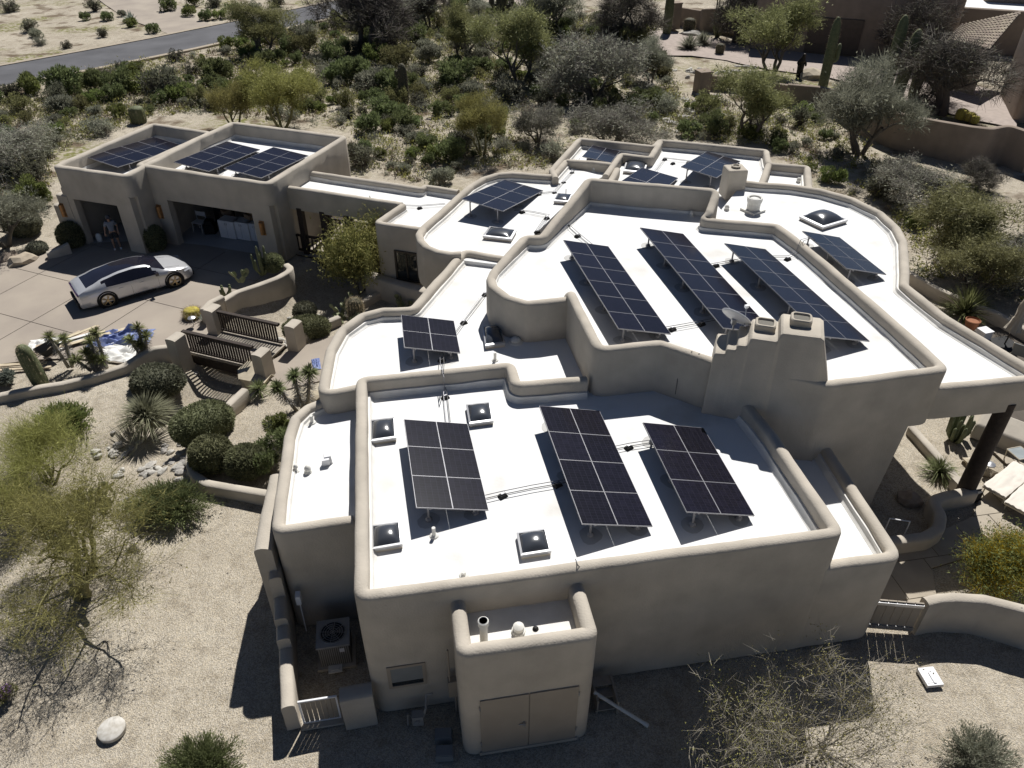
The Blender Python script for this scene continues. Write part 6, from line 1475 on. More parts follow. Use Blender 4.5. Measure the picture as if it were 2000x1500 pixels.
for s_ in (-.28, .28):
    mb = MB(); mb.tube([q + cab_d * s_ + cab_n * .25, q + cab_d * s_ + cab_n * .22 + Vector((0, 0, 1.0))], .02, 6); mb.build('back_leg', 'white_paint', e); mb = MB(); mb.tube([q + cab_d * s_ - cab_n * .25, q + cab_d * s_ - cab_n * .2 + Vector((0, 0, .5)), q + cab_d * s_ + cab_n * .2 + Vector((0, 0, .52))], .02, 6); mb.build('front_leg', 'white_paint', e)
mb = MB(); mb.obox(q + Vector((0, 0, .5)), cab_d * .3, cab_n * .25, (0, 0, .02)); mb.build('seat', 'white_paint', e); mb = MB(); mb.obox(q + cab_n * .23 + Vector((0, 0, .85)), cab_d * .3, cab_n * .015, (0, 0, .12)); mb.build('backrest', 'white_paint', e)
rng = random.Random(4)
for k, (s_, d_, h_) in enumerate(((.6, 1.6, .5), (1.3, 2.2, .9), (2.3, 2.6, .6), (3.0, 2.2, 1.2), (.5, 3.0, 1.4))):
    q = Vector(gb_[1]); q = q + cab_d * (along(gb_[1], gb_[0], (-16.851, 34.87, 0.0)) + s_) + cab_n * d_; mb = MB(); mb.box((q.x, q.y, .03 + h_ / 2), (.55 + .1 * k, .5, h_), k * .3); mb.box((q.x, q.y, .03 + h_ + .1), (.4, .4, .2), k * .7); o = mb.build('storage_box', 'cardboard' if k % 2 else 'black_rubber', None)
    tag(o, ('low dark bin just inside the larger garage opening', 'brown carton stack behind the white chair frame', 'dark bin between chair frame and cabinets', 'tall brown carton stack beside the white cabinets', 'tall dark crate stack in the far corner of the larger garage')[k], 'box')
for k, (s_, d_, h_) in enumerate(((.8, 2.2, 1.1), (1.8, 2.6, .8))):
    q = Vector(gs[1]); u = (Vector(gs[0]) - q); u.z = 0; u.normalize(); q = q + u * (along(gs[1], gs[0], (-21.163, 35.857, 0.0)) + s_) + Vector((-u.y, u.x, 0)) * d_; mb = MB(); mb.box((q.x, q.y, .03 + h_ / 2), (.7, .6, h_), .2); mb.box((q.x, q.y, .03 + h_ + .12), (.5, .45, .24), .5); o = mb.build('storage_box', 'cardboard' if k else 'black_rubber', None); tag(o, ('dark stacked crates deep inside the smaller garage', 'brown cartons deep inside the smaller garage')[k], 'box')

mat('rock_white', (.56, .54, .50), rough=.9, c2=(.40, .37, .32), scale=7, bump=.3)
mat('white_sheet', (.72, .72, .70), rough=.7, c2=(.62, .60, .56), scale=4)
# ------------------------------------------------------------------ service equipment
ac = thing('air_conditioner', 'grey air conditioner condenser with round fan grille in the walled service yard', 'air conditioner', (-4.501, 11.455, 0.0))
q = (-4.477, 11.813, 0.85); mb = MB(); mat('ac_grey', (.30, .29, .27), rough=.6, metal=.2); mat('ac_fin', (.12, .115, .105), rough=.7)
az = math.atan2(fd.y, fd.x); mb.box((q[0], q[1], .44), (.76, .76, .74), az, taper=.98); mb.build('coil', 'ac_fin', ac)
for k in range(15):
    mb = MB(); c_ = Vector((q[0], q[1], .43)) - fn * .388 + fd * (-.35 + .05 * k); mb.obox(c_, fd * .012, fn * .006, (0, 0, .35)); mb.build('louvre', 'ac_grey', ac)
mb = MB(); mb.box((q[0], q[1], .83), (.82, .82, .06), az); mb.tube([(q[0] + .33 * math.cos(t * .2618), q[1] + .33 * math.sin(t * .2618), .868) for t in range(25)], .018, 6, cap=False); mb.build('lid', 'ac_grey', ac)
mb = MB(); mb.lathe((q[0], q[1], .862), [(.325, 0), (.32, .004)], 24); mb.build('fan_opening', 'black_rubber', ac)
mb = MB()
for k in range(5): mb.tube([(q[0] + (.06 + .06 * k) * math.cos(t * .2618), q[1] + (.06 + .06 * k) * math.sin(t * .2618), .882) for t in range(25)], .005, 4, cap=False)
for k in range(8): mb.tube([(q[0], q[1], .882), (q[0] + .32 * math.cos(k * .785), q[1] + .32 * math.sin(k * .785), .882)], .005, 4)
mb.build('grille', 'steel', ac)
mb = MB()
for k in range(4): a = k * 1.571 + .4; mb.add([(q[0] + .05 * math.cos(a), q[1] + .05 * math.sin(a), .868), (q[0] + .27 * math.cos(a - .25), q[1] + .27 * math.sin(a - .25), .868), (q[0] + .27 * math.cos(a + .25), q[1] + .27 * math.sin(a + .25), .876)], [(0, 1, 2)])
mb.build('fan', 'ac_fin', ac)
mb = MB(); mb.obox(Vector((q[0], q[1], .65)) - fn * .398 + fd * .2, fd * .06, fn * .002, (0, 0, .07)); mb.build('sticker', 'white_paint', ac)
mb = MB(); mb.box((q[0], q[1], .03), (.95, .95, .08), az); mb.build('pad', 'stucco_old', ac)
def simple(name, label, cat, m, fn_, smooth=False):
    mb = MB(); fn_(mb); o = mb.build(name, m, None, smooth=smooth, angle=40 if smooth else None); tag(o, label, cat); return o
q = (-5.352, 12.367, 1.5); simple('disconnect_box', 'white electrical box mounted on the stepped yard wall', 'electrical box', 'white_paint', lambda mb: (mb.box(q, (.12, .2, .3), az), mb.tube([(q[0], q[1], q[2] - .15), (q[0] + .03, q[1] - .1, .3)], .015, 6)))
q2 = (-4.431, 11.328, 0.06); simple('drain_cover', 'loose pale plastic cover on the service yard ground', 'cover', 'pipe_white', lambda mb: (mb.box((q2[0], q2[1], q2[2]), (.34, .22, .05), .2), mb.box((q2[0], q2[1], q2[2] + .035), (.2, .14, .03), .2)))
for k, q3 in enumerate(((-1.592, 9.566, 0.1), (-1.539, 9.153, 0.1))):
    simple('valve_box', ('grey rectangular valve box lid nearer the house wall', 'grey rectangular valve box lid beside the utility closet corner')[k], 'valve box', 'shade_cloth', lambda mb: (mb.box((q3[0], q3[1], .08), (.42, .3, .2), .05, taper=.92), mb.box((q3[0], q3[1], .19), (.36, .25, .03), .05)))
q4 = (-2.201, 9.887, 0.0); simple('gas_meter', 'grey gas meter with bent pipes against the front wall', 'meter', 'ac_grey', lambda mb: (mb.box((q4[0], q4[1], .28), (.26, .2, .34), .1), mb.lathe((q4[0], q4[1] - .11, .3), [(.07, 0), (.07, .03), (.03, .05)], 10), mb.tube([(q4[0] + .12, q4[1], .3), (q4[0] + .2, q4[1] + .05, .6), (q4[0] + .2, q4[1] + .3, .75), (q4[0] + .35, q4[1] + .3, .8)], .03, 8), mb.tube([(q4[0] - .12, q4[1], .3), (q4[0] - .22, q4[1], .45), (q4[0] - .25, q4[1], 0)], .03, 8)))
q5 = Vector((-1.309, 10.145, 0.0)); simple('electric_panel', 'dark grey utility panel with pipes beside the closet', 'electrical box', 'tan_paint', lambda mb: (mb.box((q5.x - .02, q5.y + .1, 1.0), (.3, .16, .6), az), mb.tube([(q5.x - .02, q5.y + .1, .7), (q5.x - .02, q5.y + .1, 0)], .03, 8), mb.tube([(q5.x - .12, q5.y + .05, 1.3), (q5.x - .12, q5.y + .1, 2.4)], .02, 8)))
a, b = Vector((1.948, 10.408, 0.5)), Vector((3.104, 9.896, 0.05)); simple('drain_pipe', 'pale plastic pipe leaning on the ground right of the utility closet', 'pipe', 'pipe_white', lambda mb: (mb.tube([a, b], .045, 10), mb.tube([b, b + (b - a).normalized() * .12], .055, 10)), True)
q6 = Vector((1.962, 10.21, 0.0)); simple('stepladder', 'old wooden crate steps beside the utility closet', 'steps', 'deck_wood', lambda mb: [mb.box((q6.x + .25, q6.y + .1 + .22 * k, .1 + .17 * k), (.5, .24, .05), az) for k in range(3)] + [mb.box((q6.x + .25 + s_ * .24, q6.y + .3, .25), (.04, .7, .5), az) for s_ in (-1, 1)])
q7 = Vector((*(-9.362, 9.722), .06)); simple('stone_disc', 'white weathered round disc lying on the gravel yard', 'disc', 'rock_white', lambda mb: mb.lathe(tuple(q7), [(.29, -.08), (.31, -.04), (.31, .05), (.28, .075), (.02, .08)], 28), True)
q8 = Vector((*(-8.155, 17.43), .08)); simple('landscape_light', 'white block-shaped flood light at the foot of the curling garden wall', 'light', 'white_paint', lambda mb: (mb.box(tuple(q8), (.3, .16, .12), .15, taper=.8), mb.tube([tuple(q8 - Vector((0, 0, .15))), tuple(q8)], .03, 6)))
q9 = Vector((*(10.384, 11.096), .05)); simple('concrete_pad', 'pale tilted slab on the shaded ground below the curved wall', 'slab', 'white_paint', lambda mb: (mb.box(tuple(q9), (.42, .5, .1), .1), mb.box(tuple(q9 + Vector((.02, -.05, .06))), (.06, .3, .03), .1)))
q10 = Vector((*(-12.45, 15.16), .1)); simple('flood_light', 'small cylindrical ground light on the open gravel', 'light', 'steel', lambda mb: (mb.tube([tuple(q10 - Vector((0, 0, .12))), tuple(q10)], .03, 8), mb.tube([tuple(q10), tuple(q10 + Vector((.14, -.1, .08)))], .07, 12)), True)
def path_light(label, q, h=.42):
    simple('path_light', label, 'light', 'steel', lambda mb: (mb.tube([(q[0], q[1], -.05), (q[0], q[1], h)], .018, 8), mb.lathe((q[0], q[1], h), [(.17, 0), (.16, .03), (.05, .07), (.01, .08)], 16)), True)
path_light('mushroom path light beside the golden barrel cactus', (-13.427, 27.601)); path_light('mushroom path light among boulders at the patio edge', (15.49, 18.539), .4)

# debris at the driveway edge
mat('lumber', (.50, .42, .30), rough=.85, var=.15, scale=4, objr=.15); mat('tarp_blue', (.14, .18, .36), rough=.5, spec=.4, var=.2, scale=6); 
rng = random.Random(12)
for k in range(9):
    a = Vector((*(-18.997, 25.587), .06 + .035 * (k // 2))) + Vector((rng.uniform(-.3, .5), rng.uniform(-.4, .5), 0)); ang = .75 + rng.uniform(-.25, .25); d_ = Vector((math.cos(ang), math.sin(ang), .02)); L = rng.uniform(.9, 1.5); mb = MB(); mb.obox(a + d_ * L, d_ * L, Vector((-d_.y, d_.x, 0)) * rng.uniform(.05, .1), (0, 0, .012)); o = mb.build('lumber_board', 'lumber' if k % 3 else 'white_sheet', None); tag(o, 'loose cut board in the lumber heap on the driveway edge', 'board', 'boards in the lumber heap')
wb = thing('wheelbarrow', 'dark wheelbarrow standing in front of the lumber heap', 'wheelbarrow', (*(-18.307, 25.223), 0)); q = Vector((*(-18.273, 25.151), 0))
mb = MB(); o_ = [(-.3, -.4, .6), (.3, -.4, .6), (.34, .45, .62), (-.34, .45, .62), (-.18, -.25, .3), (.18, -.25, .3), (.2, .25, .3), (-.2, .25, .3)]; mb.add([(q.x + x * .8 + y * .5, q.y + y * .8 - x * .5, z) for x, y, z in o_], [(4, 5, 6, 7), (0, 1, 5, 4), (1, 2, 6, 5), (2, 3, 7, 6), (3, 0, 4, 7)]); mb.build('tray', 'black_rubber', wb)
for s_ in (-.22, .22):
    mb = MB(); mb.tube([(q.x - .3 + s_ * .8, q.y - .45 - s_ * .5, .18), (q.x + s_ * .8, q.y - s_ * .5, .3), (q.x + .45 + s_ * .8, q.y + .7 - s_ * .5, .55)], .02, 6); mb.build('handle', 'lumber', wb); mb = MB(); mb.tube([(q.x + .2 + s_ * .8, q.y + .25 - s_ * .5, .35), (q.x + .2 + s_ * .8, q.y + .25 - s_ * .5, .02)], .02, 6); mb.build('leg', 'steel', wb)
mb = MB(); c_ = Vector((q.x - .3, q.y - .5, .18)); mb.tube([c_ + Vector((-.03, .02, 0)), c_ + Vector((.03, -.02, 0))], .17, 16); mb.build('wheel', 'tyre', wb)
def cloth(name, label, cat, m, c, sx, sy, h, seed, rz=0):
    mb = MB(); n = 22
    for j in range(n + 1):
        for i in range(n + 1):
            u, v = i / n * 2 - 1, j / n * 2 - 1; k = 1 - .18 * abs(noise.noise(Vector((u * 2, v * 2, seed)))); edge = max(0, 1 - max(abs(u), abs(v)) ** 3)
            z = .012 + h * edge * (abs(noise.noise(Vector((u * 1.6, v * 1.6, seed + 3)))) * 1.5 + .35 * abs(noise.noise(Vector((u * 5, v * 5, seed)))))
            x, y = u * sx * k, v * sy * k; mb.v.append((c[0] + x * math.cos(rz) - y * math.sin(rz), c[1] + x * math.sin(rz) + y * math.cos(rz), (c[2] if len(c) > 2 else 0) + z))
    for j in range(n):
        for i in range(n): a = j * (n + 1) + i; mb.f.append((a, a + 1, a + n + 2, a + n + 1)); mb.m.append(0)
    o = mb.build(name, m, None, smooth=True, angle=35); return tag(o, label, cat)
cloth('tarp', 'crumpled blue tarp lying on the driveway behind the yuccas', 'tarp', 'tarp_blue', (*(-16.105, 26.646), .03), 1.25, .6, .5, 1, .1)
cloth('plastic_sheet', 'white plastic sheeting between the blue tarp and the yuccas', 'sheet', 'white_sheet', (*(-15.773, 25.587), .03), .8, .6, .25, 5, -.2)
cloth('plastic_sheet', 'white sheet at the far end of the lumber heap', 'sheet', 'white_sheet', (*(-18.977, 26.261), .03), .7, .45, .2, 7, .3)
cloth('tarp', 'small torn blue tarp scrap on the gravel behind the shaggy yucca', 'tarp', 'tarp_blue', (*(-7.682, 24.795), .02), .16, .4, .12, 9, .3)
for k, (q, L, rz) in enumerate((((-19.567, 24.374, 0.05), 1.6, .12), ((-19.961, 24.574, 0.08), 1.5, .16), ((-19.491, 24.723, 0.05), 1.2, .1))):
    mb = MB(); mb.box(q, (L * 2, .12, .05), rz); o = mb.build('edging_timber', 'lumber', None); tag(o, ('weathered timber edging along the driveway beside the brittlebush', 'upper weathered timber laid on the driveway edging', 'short weathered timber closest to the wheelbarrow')[k], 'timber')

# ------------------------------------------------------------------ rooftop conduits
def conduit(label, pts, blocks, gap=.11):
    e = thing('conduit_run', label, 'conduit', (pts[0][0], pts[0][1], pts[0][2])); P_ = [Vector(p) + Vector((0, 0, .1)) for p in pts]; nr = offsets(P_, False)
    for s_ in (-1, 1):
        mb = MB(); mb.tube([(p.x + n_.x * s_ * gap / 2, p.y + n_.y * s_ * gap / 2, p.z) for p, n_ in zip(P_, nr)], .011, 6); mb.build('pipe', 'frame_silver' if s_ > 0 else 'cable', e)
    for b in blocks:
        mb = MB(); mb.box((b[0], b[1], b[2] + .04), (.24, .16, .09), .6, taper=.7); k = mb.build('support_block', 'black_rubber', e)
        mb = MB(); mb.box((b[0], b[1], b[2] + .1), (.1, .05, .05), .6); mb.build('strut_clip', 'frame_silver', k)
conduit('conduit pair between the six panel and eight panel arrays on the front wing', [(-0.66, 13.66, 3.65), (-0.23, 13.803, 3.65), (0.515, 14.022, 3.65), (1.43, 14.244, 3.65)], [(-0.229, 13.767, 3.65), (1.152, 14.151, 3.65)])
conduit('conduit pair between the eight panel array and the array by the lower strip', [(2.735, 15.504, 3.65), (3.133, 15.628, 3.65), (3.873, 15.797, 3.65)], [(3.128, 15.587, 3.65)])
conduit('conduit climbing from the front wing up over the back parapet', [(-1.768, 16.583, 3.65), (-1.944, 17.881, 3.65), (-2.005, 18.32, 3.66), (-1.966, 17.994, 4.25), (-2.077, 18.804, 4.1), (-2.187, 19.797, 3.7), (-2.261, 20.141, 3.7)], [(-1.939, 17.807, 3.65), (-2.175, 19.628, 3.7)])
conduit('conduit pair from the four panel array towards the curved tall wall', [(-1.868, 21.129, 3.7), (-1.608, 21.922, 3.7), (-0.908, 23.89, 3.7)], [(-1.605, 21.857, 3.7), (-0.941, 23.744, 3.7)])
conduit('conduit pair between the curved-side array and the dish-side array', [(4.62, 19.586, 4.85), (5.19, 19.76, 4.85), (6.273, 20.114, 4.85)], [(4.825, 19.615, 4.85), (5.762, 19.906, 4.85)])
conduit('conduit pair between the dish-side array and the flue-side array', [(6.635, 23.591, 4.85), (7.019, 23.742, 4.85), (7.921, 24.047, 4.85)], [(7.011, 23.704, 4.85)])
conduit('conduit from the flue-side array over the parapet to the curved roof', [(8.962, 24.279, 4.85), (9.679, 24.279, 4.85), (10.019, 24.495, 4.9), (10.139, 24.603, 5.32), (10.634, 25.225, 5.1), (11.337, 26.301, 4.5)], [(9.621, 24.201, 4.85)])
conduit('conduit pair from the tall wall jog down to the first twelve panel array', [(1.923, 27.441, 4.85), (2.073, 26.979, 4.85), (2.422, 26.133, 4.85), (2.933, 25.038, 4.85)], [(2.068, 26.888, 4.85), (2.416, 26.046, 4.85)])
conduit('conduit pair angling across the rounded roof beside its skylight', [(0.108, 30.572, 3.86), (0.863, 30.361, 3.86), (1.499, 30.049, 3.86), (0.987, 28.464, 3.86)], [(0.433, 30.466, 3.86), (1.449, 29.844, 3.86), (1.009, 28.512, 3.86)])
conduit('conduit run along the passage roof to the rear corner array', [(0.687, 32.787, 3.82), (1.204, 32.437, 3.82), (1.896, 32.67, 3.82), (2.349, 33.873, 3.82), (2.853, 35.146, 3.82), (3.267, 36.917, 3.82)], [(1.202, 32.379, 3.82), (1.893, 32.611, 3.82), (2.369, 33.811, 3.82), (2.82, 35.016, 3.82)])
conduit('conduit across the rear roof between the dome skylight and the chimney array', [(6.809, 35.383, 3.78), (7.511, 37.028, 3.78), (8.617, 36.605, 3.78), (8.988, 36.328, 3.78)], [(7.499, 36.957, 3.78), (7.807, 36.397, 3.78), (8.604, 36.536, 3.78)])
conduit('conduit from the walkway roof over to the rounded roof', [(-5.609, 33.067, 3.02), (-4.196, 32.952, 3.02), (-3.047, 33.183, 3.02)], [(-4.185, 32.837, 3.02)])
conduit('conduit tails between the two arrays of the larger garage roof', [(-14.545, 36.775, 3.2), (-13.39, 39.533, 3.2)], [(-14.312, 37.26, 3.2), (-13.553, 39.152, 3.2)])
for label, pts in (('loose cable dangling over the front parapet above the utility closet', [(1.398, 11.37, 4.1), (1.415, 11.074, 4.26), (1.512, 11.083, 4.1), (1.575, 11.102, 3.6), (1.606, 11.07, 3.2)]), ('thin cable hanging down the wall left of the stepped chimney', [(5.013, 17.775, 5.32), (4.934, 17.8, 5.2), (4.746, 17.847, 4.5), (4.703, 17.673, 3.9)]), ('second thin cable hanging beside the stepped chimney', [(5.192, 17.673, 5.32), (5.124, 17.673, 5.2), (4.958, 17.736, 4.4)])):
    mb = MB(); mb.tube([Vector(p) for p in pts], .012, 6); o = mb.build('cable', 'cable', None, smooth=True); tag(o, label, 'cable')

# satellite dish on the chimney steps
sd_ = thing('satellite_dish', 'white satellite dish mounted on the steps of the chimney', 'satellite dish', (5.945, 17.842, 5.8)); q = Vector((6.115, 18.052, 5.75)); top_ = q + Vector((.0, .0, .42)); look = Vector((.5, .55, .62)).normalized(); a_ = look.orthogonal().normalized(); b_ = look.cross(a_)
mb = MB(); nr_ = 6; nk = 24
for i in range(nr_ + 1):
    rr_ = .44 * i / nr_
    for k in range(nk): t = 2 * math.pi * k / nk; p = top_ + (a_ * math.cos(t) + b_ * math.sin(t)) * rr_ + look * (.5 * rr_ * rr_); mb.v.append(tuple(p))
for i in range(nr_):
    for k in range(nk): A0 = i * nk + k; A1 = i * nk + (k + 1) % nk; mb.f.append((A0, A1, A1 + nk, A0 + nk)); mb.m.append(0)
d_ = mb.build('dish', 'white_paint', sd_, smooth=True); sol = d_.modifiers.new('thick', 'SOLIDIFY'); sol.thickness = .012
mb = MB(); mb.tube([q - Vector((0, 0, .15)), q + Vector((0, 0, .25)), top_ - look * .05], .025, 8); mb.box(top_ - look * .06, (.12, .12, .14)); mb.build('mast', 'steel', sd_)
mb = MB(); arm0 = top_ + Vector((0, 0, 0)) - b_ * .0; f1 = top_ + look * .42 + Vector((.1, -.05, .05)); mb.tube([top_ + Vector((.22, -.2, -.12)), f1], .014, 6); mb.build('feed_arm', 'steel', sd_)
mb = MB(); mb.box(f1, (.1, .08, .07), .4); mb.lathe((f1.x, f1.y, f1.z - .07), [(.03, 0), (.04, .04)], 10); mb.build('receiver', 'white_paint', sd_)

# ------------------------------------------------------------------ patio furniture
mat('canvas', (.42, .38, .32), rough=.9, var=.06, scale=3, bump=.3, bscale=8); mat('cushion', (.66, .61, .54), rough=.9, var=.05); mat('frame_beige', (.46, .42, .34), rough=.5, metal=.3); mat('terracotta', (.28, .12, .06), rough=.8)
um = thing('patio_umbrella', 'closed beige patio umbrella on a square black weighted base', 'umbrella', (20.106, 26.261, 0.0)); q = Vector((*(19.986, 26.109), 0)); 
mb = MB(); mb.box((q.x, q.y, .06), (1.0, 1.0, .1), .25); mb.build('base', 'black_rubber', um); mb = MB(); mb.tube([q + Vector((0, 0, .1)), q + Vector((.25, 0, 3.0))], .03, 8); mb.build('pole', 'frame_bronze', um)
mb = MB(); n_ = 24
for i, (z, r_) in enumerate(((.75, .26), (.95, .24), (1.3, .16), (1.36, .15), (1.8, .17), (2.4, .12), (2.9, .05))):
    for k in range(n_): t = 2 * math.pi * k / n_; rr_ = r_ * (1 + .28 * math.cos(8 * t + i)); mb.v.append((q.x + .083 * z + rr_ * math.cos(t), q.y + rr_ * math.sin(t), z))
for i in range(6):
    for k in range(n_): A0 = i * n_ + k; A1 = i * n_ + (k + 1) % n_; mb.f.append((A0, A1, A1 + n_, A0 + n_)); mb.m.append(0)
mb.build('canopy', 'canvas', um, smooth=True); 
q = Vector((*(19.317, 26.568), 0)); e = thing('side_table', 'white square side box next to the umbrella base', 'table', q); mb = MB(); mb.box((q.x, q.y, .24), (.42, .42, .46), .3); mb.build('body', 'white_paint', e); mb = MB(); mb.box((q.x, q.y, .48), (.46, .46, .03), .3); mb.build('lid', 'white_paint', e); mb = MB(); mb.box((q.x - .05, q.y - .225, .33), (.12, .012, .03), .3); mb.build('handle_slot', 'black_rubber', e)
q = (19.171, 27.318, 0.0); simple('garden_pot', 'terracotta pot under the spiky desert spoon', 'pot', 'terracotta', lambda mb: mb.lathe(q, [(.16, 0), (.26, .3), (.3, .5), (.27, .52), (.24, .45)], 18), True)
def chair(label, q, rz):
    e = thing('patio_chair', label, 'chair', q); e.rotation_euler = (0, 0, rz); mats = 'frame_beige'
    for s_ in (-.3, .3):
        mb = MB(); mb.tube([(s_, -.35, 0), (s_, -.32, .6), (s_, -.1, .66), (s_, .25, .64), (s_, .4, .95)], .02, 8); o = mb.build('arm_frame', mats, None, smooth=True); o.parent = e; mb = MB(); mb.tube([(s_, .2, .4), (s_, .35, 0)], .02, 8); o = mb.build('leg', mats, None); o.parent = e
    mb = MB(); mb.box((0, -.05, .4), (.56, .55, .04)); o = mb.build('seat', 'shade_cloth', None); o.parent = e; mb = MB(); mb.obox((0, .33, .68), (.28, 0, 0), (0, .015, 0), (0, .09, .28)); o = mb.build('backrest', 'shade_cloth', None); o.parent = e
chair('beige framed patio chair with dark sling beside the umbrella', (*(19.885, 24.936), .04), 2.4)
e = thing('covered_sofa', 'patio sofa under a fitted beige canvas cover behind the porch column', 'sofa', (16.737, 20.16, 0.0)); q = Vector((*(16.772, 20.16), 0)); mb = MB(); o_ = []
for z, k, b_h in ((.0, 1.0, 0), (.12, 1.01, 0), (.5, .98, 0), (.58, .93, .0)):
    for x, y in ((-.85, -.42), (.85, -.42), (.85, .42), (-.85, .42)): mb.v.append((q.x + (x * .75 + y * .66) * k, q.y + (-x * .66 + y * .75) * k, z + (.28 if y > 0 and z > .4 else 0)))
for i in range(3):
    for k in range(4): mb.f.append((i * 4 + k, i * 4 + (k + 1) % 4, (i + 1) * 4 + (k + 1) % 4, (i + 1) * 4 + k)); mb.m.append(0)
mb.f.append((12, 13, 14, 15)); mb.m.append(0); o = mb.build('cover', 'canvas', e); bv_ = o.modifiers.new('b', 'BEVEL'); bv_.width = .07; bv_.segments = 3
mb = MB(); mb.box((q.x, q.y, .03), (1.5, .7, .05), -.72); mb.build('base', 'frame_bronze', e)
q = Vector((*(16.707, 19.036), 0)); e = thing('side_table', 'glass topped beige side table between covered sofa and loungers', 'table', q); mat('table_glass', (.30, .33, .33), rough=.08, spec=.8)
mb = MB(); mb.box((q.x, q.y, .45), (.52, .52, .02), .25); mb.build('glass_top', 'table_glass', e)
mb = MB()
for s_ in ((-1, -1), (1, -1), (1, 1), (-1, 1)):
    x, y = s_[0] * .26, s_[1] * .26; xx, yy = x * .969 - y * .247, x * .247 + y * .969; leg = MB(); leg.tube([(q.x + xx, q.y + yy, .45), (q.x + xx * .9, q.y + yy * .9, 0)], .02, 6); leg.build('leg', 'frame_beige', e)
for i in range(4):
    c = [(-.27, -.27), (.27, -.27), (.27, .27), (-.27, .27)]; p0, p1 = c[i], c[(i + 1) % 4]; mb.tube([(q.x + p[0] * .969 - p[1] * .247, q.y + p[0] * .247 + p[1] * .969, .45) for p in (p0, p1)], .022, 6)
mb.build('rim', 'frame_beige', e)
def lounger(label, q, rz):
    e = thing('sun_lounger', label, 'sun lounger', q); e.rotation_euler = (0, 0, rz)
    mb = MB(); mb.box((0, 0, .32), (.7, 1.9, .05)); o = mb.build('frame', 'frame_beige', None); o.parent = e
    for x in (-.3, .3):
        for y in (-.8, .7): mb = MB(); mb.tube([(x, y, .32), (x, y, 0)], .022, 6); o = mb.build('leg', 'frame_beige', None); o.parent = e
    me = cloth('towel', None, None, 'cushion', (0, 0, .4), .36, .98, .05, q[0]); me.name = 'cushion'; me.parent = e
    mb = MB(); mb.box((0, 0, .375), (.68, 1.86, .07)); o = mb.build('pad', 'cushion', None); o.parent = e
lounger('sun lounger with crumpled pale cover nearest the glass side table', (*(15.738, 17.822), .04), -.95); lounger('sun lounger with smooth pale cushion beside the yellow flowering bush', (*(16.024, 17.138), .04), -.9)
q = Vector((*(14.55, 17.362), .2)); simple('outdoor_speaker', 'small black outdoor speaker at the foot of the porch column', 'speaker', 'black_rubber', lambda mb: (mb.box(tuple(q), (.26, .22, .3), .4, taper=.85), mb.box(tuple(q - Vector((0, 0, .16))), (.3, .26, .05), .4)))
q = Vector((*(11.054, 15.715), 0)); q2 = Vector((*(11.553, 15.594), 0)); simple('handrail', 'white tubular handrail at the shaded step beside the porch bed', 'handrail', 'white_paint', lambda mb: (mb.tube([q + Vector((0, .1, 0)), q + Vector((0, .1, .75)), q2 + Vector((.05, .1, .75)), q2 + Vector((.05, .1, 0))], .022, 8),), True)

# ------------------------------------------------------------------ the neighbour's place
mat('paver', (.34, .285, .25), rough=.9, var=.1, scale=2.5, bump=.3, bscale=20); mat('clay_tile', (.34, .285, .225), rough=.85, var=.18, scale=5, objr=.15); mat('door_brown', (.10, .08, .065), rough=.7, var=.1)
drape('neighbour_driveway', [(10.713, 82.234), (12.238, 74.905), (16.366, 74.329), (19.217, 72.463), (21.846, 68.628), (25.792, 67.317), (26.862, 65.429), (32.913, 55.39), (35.118, 53.684), (39.234, 61.077), (34.626, 72.1), (28.776, 75.099), (24.23, 77.491), (20.116, 80.892), (15.756, 85.038)], 'paver', 1.5, .12)
drape('far_driveway', [(-3.385, 92.273), (3.256, 88.269), (6.205, 92.273), (6.128, 101.317), (-2.524, 104.688)], 'paver', 2.0, .16)
def nwall(label, pts, base=-.2, t=.35, name='boundary_wall'):
    mb = MB(); wall(mb, [Vector(p) for p in pts], base, t=t, rad=.6, rnd=.05, step=1.2, arc=3); o = mb.build(name, 'neighbour_stucco', None, smooth=True, angle=45); return tag(o, label, 'wall')
nwall('long curved brown boundary wall below the wide dark mesquite', [(20.698, 59.683, 1.4), (22.63, 58.619, 1.5), (23.619, 57.182, 1.6), (23.937, 52.439, 2.0), (24.879, 49.871, 2.2), (26.517, 48.407, 2.2), (27.984, 46.892, 2.3), (28.878, 46.506, 2.3), (30.376, 47.186, 2.3), (31.186, 45.376, 2.3)])
nwall('low brown garden wall with pillar in front of the rounded sage bush', [(15.212, 63.621, 1.1), (17.752, 62.801, 1.0), (21.139, 60.909, 1.0)])
nwall('brown boundary wall behind the huge boulder', [(17.084, 88.447, 1.6), (19.551, 86.275, 1.6), (19.466, 85.109, 2.0), (21.744, 85.109, 2.0), (23.465, 81.899, 2.3)])
for q, lab in (((14.956, 62.643, 1.5), 'square brown pillar at the end of the low garden wall'), ((16.587, 85.517, 2.4), 'square brown gate pillar beside a saguaro')):
    mb = MB(); mb.box((q[0], q[1], q[2] / 2), (1.0, 1.0, q[2]), .3); mb.box((q[0], q[1], q[2] + .04), (1.1, 1.1, .12), .3); o = mb.build('pillar', 'neighbour_stucco', None); tag(o, lab, 'pillar')
nh = thing('neighbour_house', 'dark brown stucco neighbour house with flat white roofs and a tiled wing', 'house', (*(41.81, 84.559), 0))
def nblock(pts, z, deckz, t=.45):
    mb = MB(); wall(mb, [Vector((p[0], p[1], z)) for p in pts], -.1, t=t, rad=.3, closed=True, rnd=.08, step=1.5, arc=3); mb.build('wall', 'neighbour_stucco', nh, smooth=True, angle=45)
    deck(nh, pts, deckz)
a, b = Vector((22.679, 77.491)), Vector((38.334, 71.739)); u = (b - a).normalized(); v = Vector((-u.y, u.x))
nblock([tuple(a), tuple(b), tuple(b + v * 11), tuple(a + v * 11)], 5.2, 4.6)
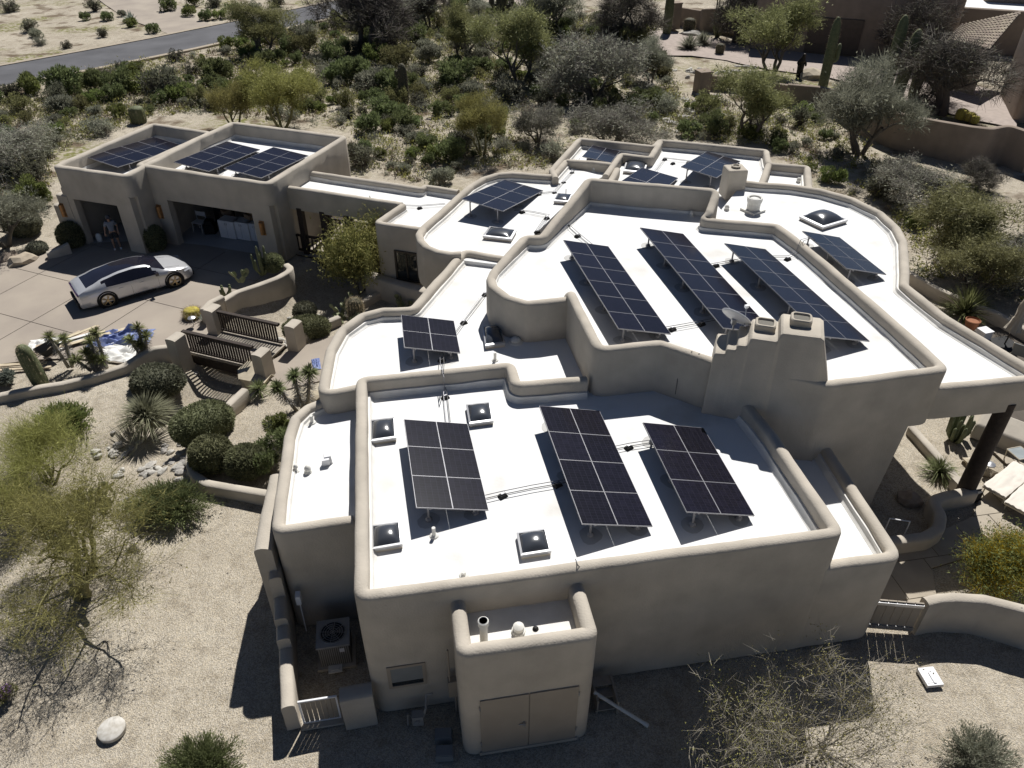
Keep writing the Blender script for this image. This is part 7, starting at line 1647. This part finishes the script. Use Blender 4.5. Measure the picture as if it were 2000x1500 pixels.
for s_, w in ((7.0, 4.6), (13.2, 3.2)):
    mb = MB(); c_ = a + u * s_ - v * .28; mb.obox((c_.x, c_.y, 1.5), (u * w / 2).to_3d(), (v * .06).to_3d(), (0, 0, 1.5)); d_ = mb.build('garage_door', 'door_brown', nh)
    for k in range(4):
        mb = MB(); mb.obox((c_.x - v.x * .07, c_.y - v.y * .07, .38 + .75 * k), (u * (w / 2 - .1)).to_3d(), (v * .012).to_3d(), (0, 0, .34)); mb.build('door_panel', 'door_brown', d_)
c = Vector((40.912, 76.881)); nblock([tuple(c), tuple(c + u * 9), tuple(c + u * 9 + v * 9), tuple(c + v * 9)], 3.6, 3.1)
c = Vector((46.166, 82.234)); nblock([tuple(c), tuple(c + u * 14), tuple(c + u * 14 + v * 8), tuple(c + v * 8)], 4.9, 4.3)
c = Vector((36.022, 55.39)); nblock([tuple(c), tuple(c + u * 9), tuple(c + u * 9 + v * 9), tuple(c + v * 7)], 5.6, 5.0)
# tiled hip roof, course by course
T0 = Vector((*(34.297, 64.901), 3.4)); T1 = Vector((*(35.911, 61.522), 3.4)); T2 = Vector((*(40.675, 67.058), 5.0)); T3 = Vector((*(35.611, 66.137), 4.2))
ew = (T1 - T0); ed_ = ew.normalized(); up_ = (T2 - T1); Lr = up_.length
nC, nT = 12, 16
pts = [T0, T1, T2, T3]
mb = MB(); mb.add([p - Vector((0, 0, .12)) for p in pts] + [Vector((p.x, p.y, 0)) for p in pts[:2]], [(0, 1, 2, 3), (4, 5, 1, 0)]); rf = mb.build('tile_roof', 'clay_tile', nh)
tm = None
for j in range(nC):
    for i in range(nT):
        u0, u1, v0, v1 = i / nT, (i + 1) / nT, j / nC, (j + 1.25) / nC
        def bp(s_, t): return T0 * (1 - s_) * (1 - t) + T1 * s_ * (1 - t) + T2 * s_ * t + T3 * (1 - s_) * t
        A0, B0_, C0, D0 = bp(u0, v0), bp(u1, v0), bp(u1, min(v1, 1)), bp(u0, min(v1, 1)); m0, m1 = (A0 + B0_) / 2 + Vector((0, 0, .11)), (C0 + D0) / 2 + Vector((0, 0, .05))
        mb = MB(); mb.add([A0 + Vector((0, 0, .03)), m0, B0_ + Vector((0, 0, .03)), C0 - Vector((0, 0, .02)), m1, D0 - Vector((0, 0, .02))], [(0, 1, 4, 5), (1, 2, 3, 4), (0, 2, 1)]); mb.build('roof_tile', 'clay_tile', rf)
# dark figure by the rock
st = thing('garden_statue', 'small dark standing figure statue beside a rock on the neighbour driveway edge', 'statue', (23.88, 66.678, 0.0)); mat('bronze', (.03, .025, .022), rough=.5, metal=.4)
skin_mesh('figure', [(0, 0, 0), (.1, 0, .5), (0, .05, 1.0), (-.05, 0, 1.4), (.05, -.1, 1.75), (.08, -.14, 1.95), (-.35, -.1, 1.2), (-.3, -.35, 1.0), (.3, -.1, 1.2), (.25, -.35, 1.0), (-.15, 0, .0)], [(0, 1), (1, 2), (2, 3), (3, 4), (4, 5), (3, 6), (6, 7), (3, 8), (8, 9), (2, 10)], [.14, .16, .26, .28, .12, .15, .1, .08, .1, .08, .14], 'bronze', st, 2)
rock(RT[2], (24.946, 66.678), 1.0, 'low rock beside the dark figure statue', None, 'boulder')
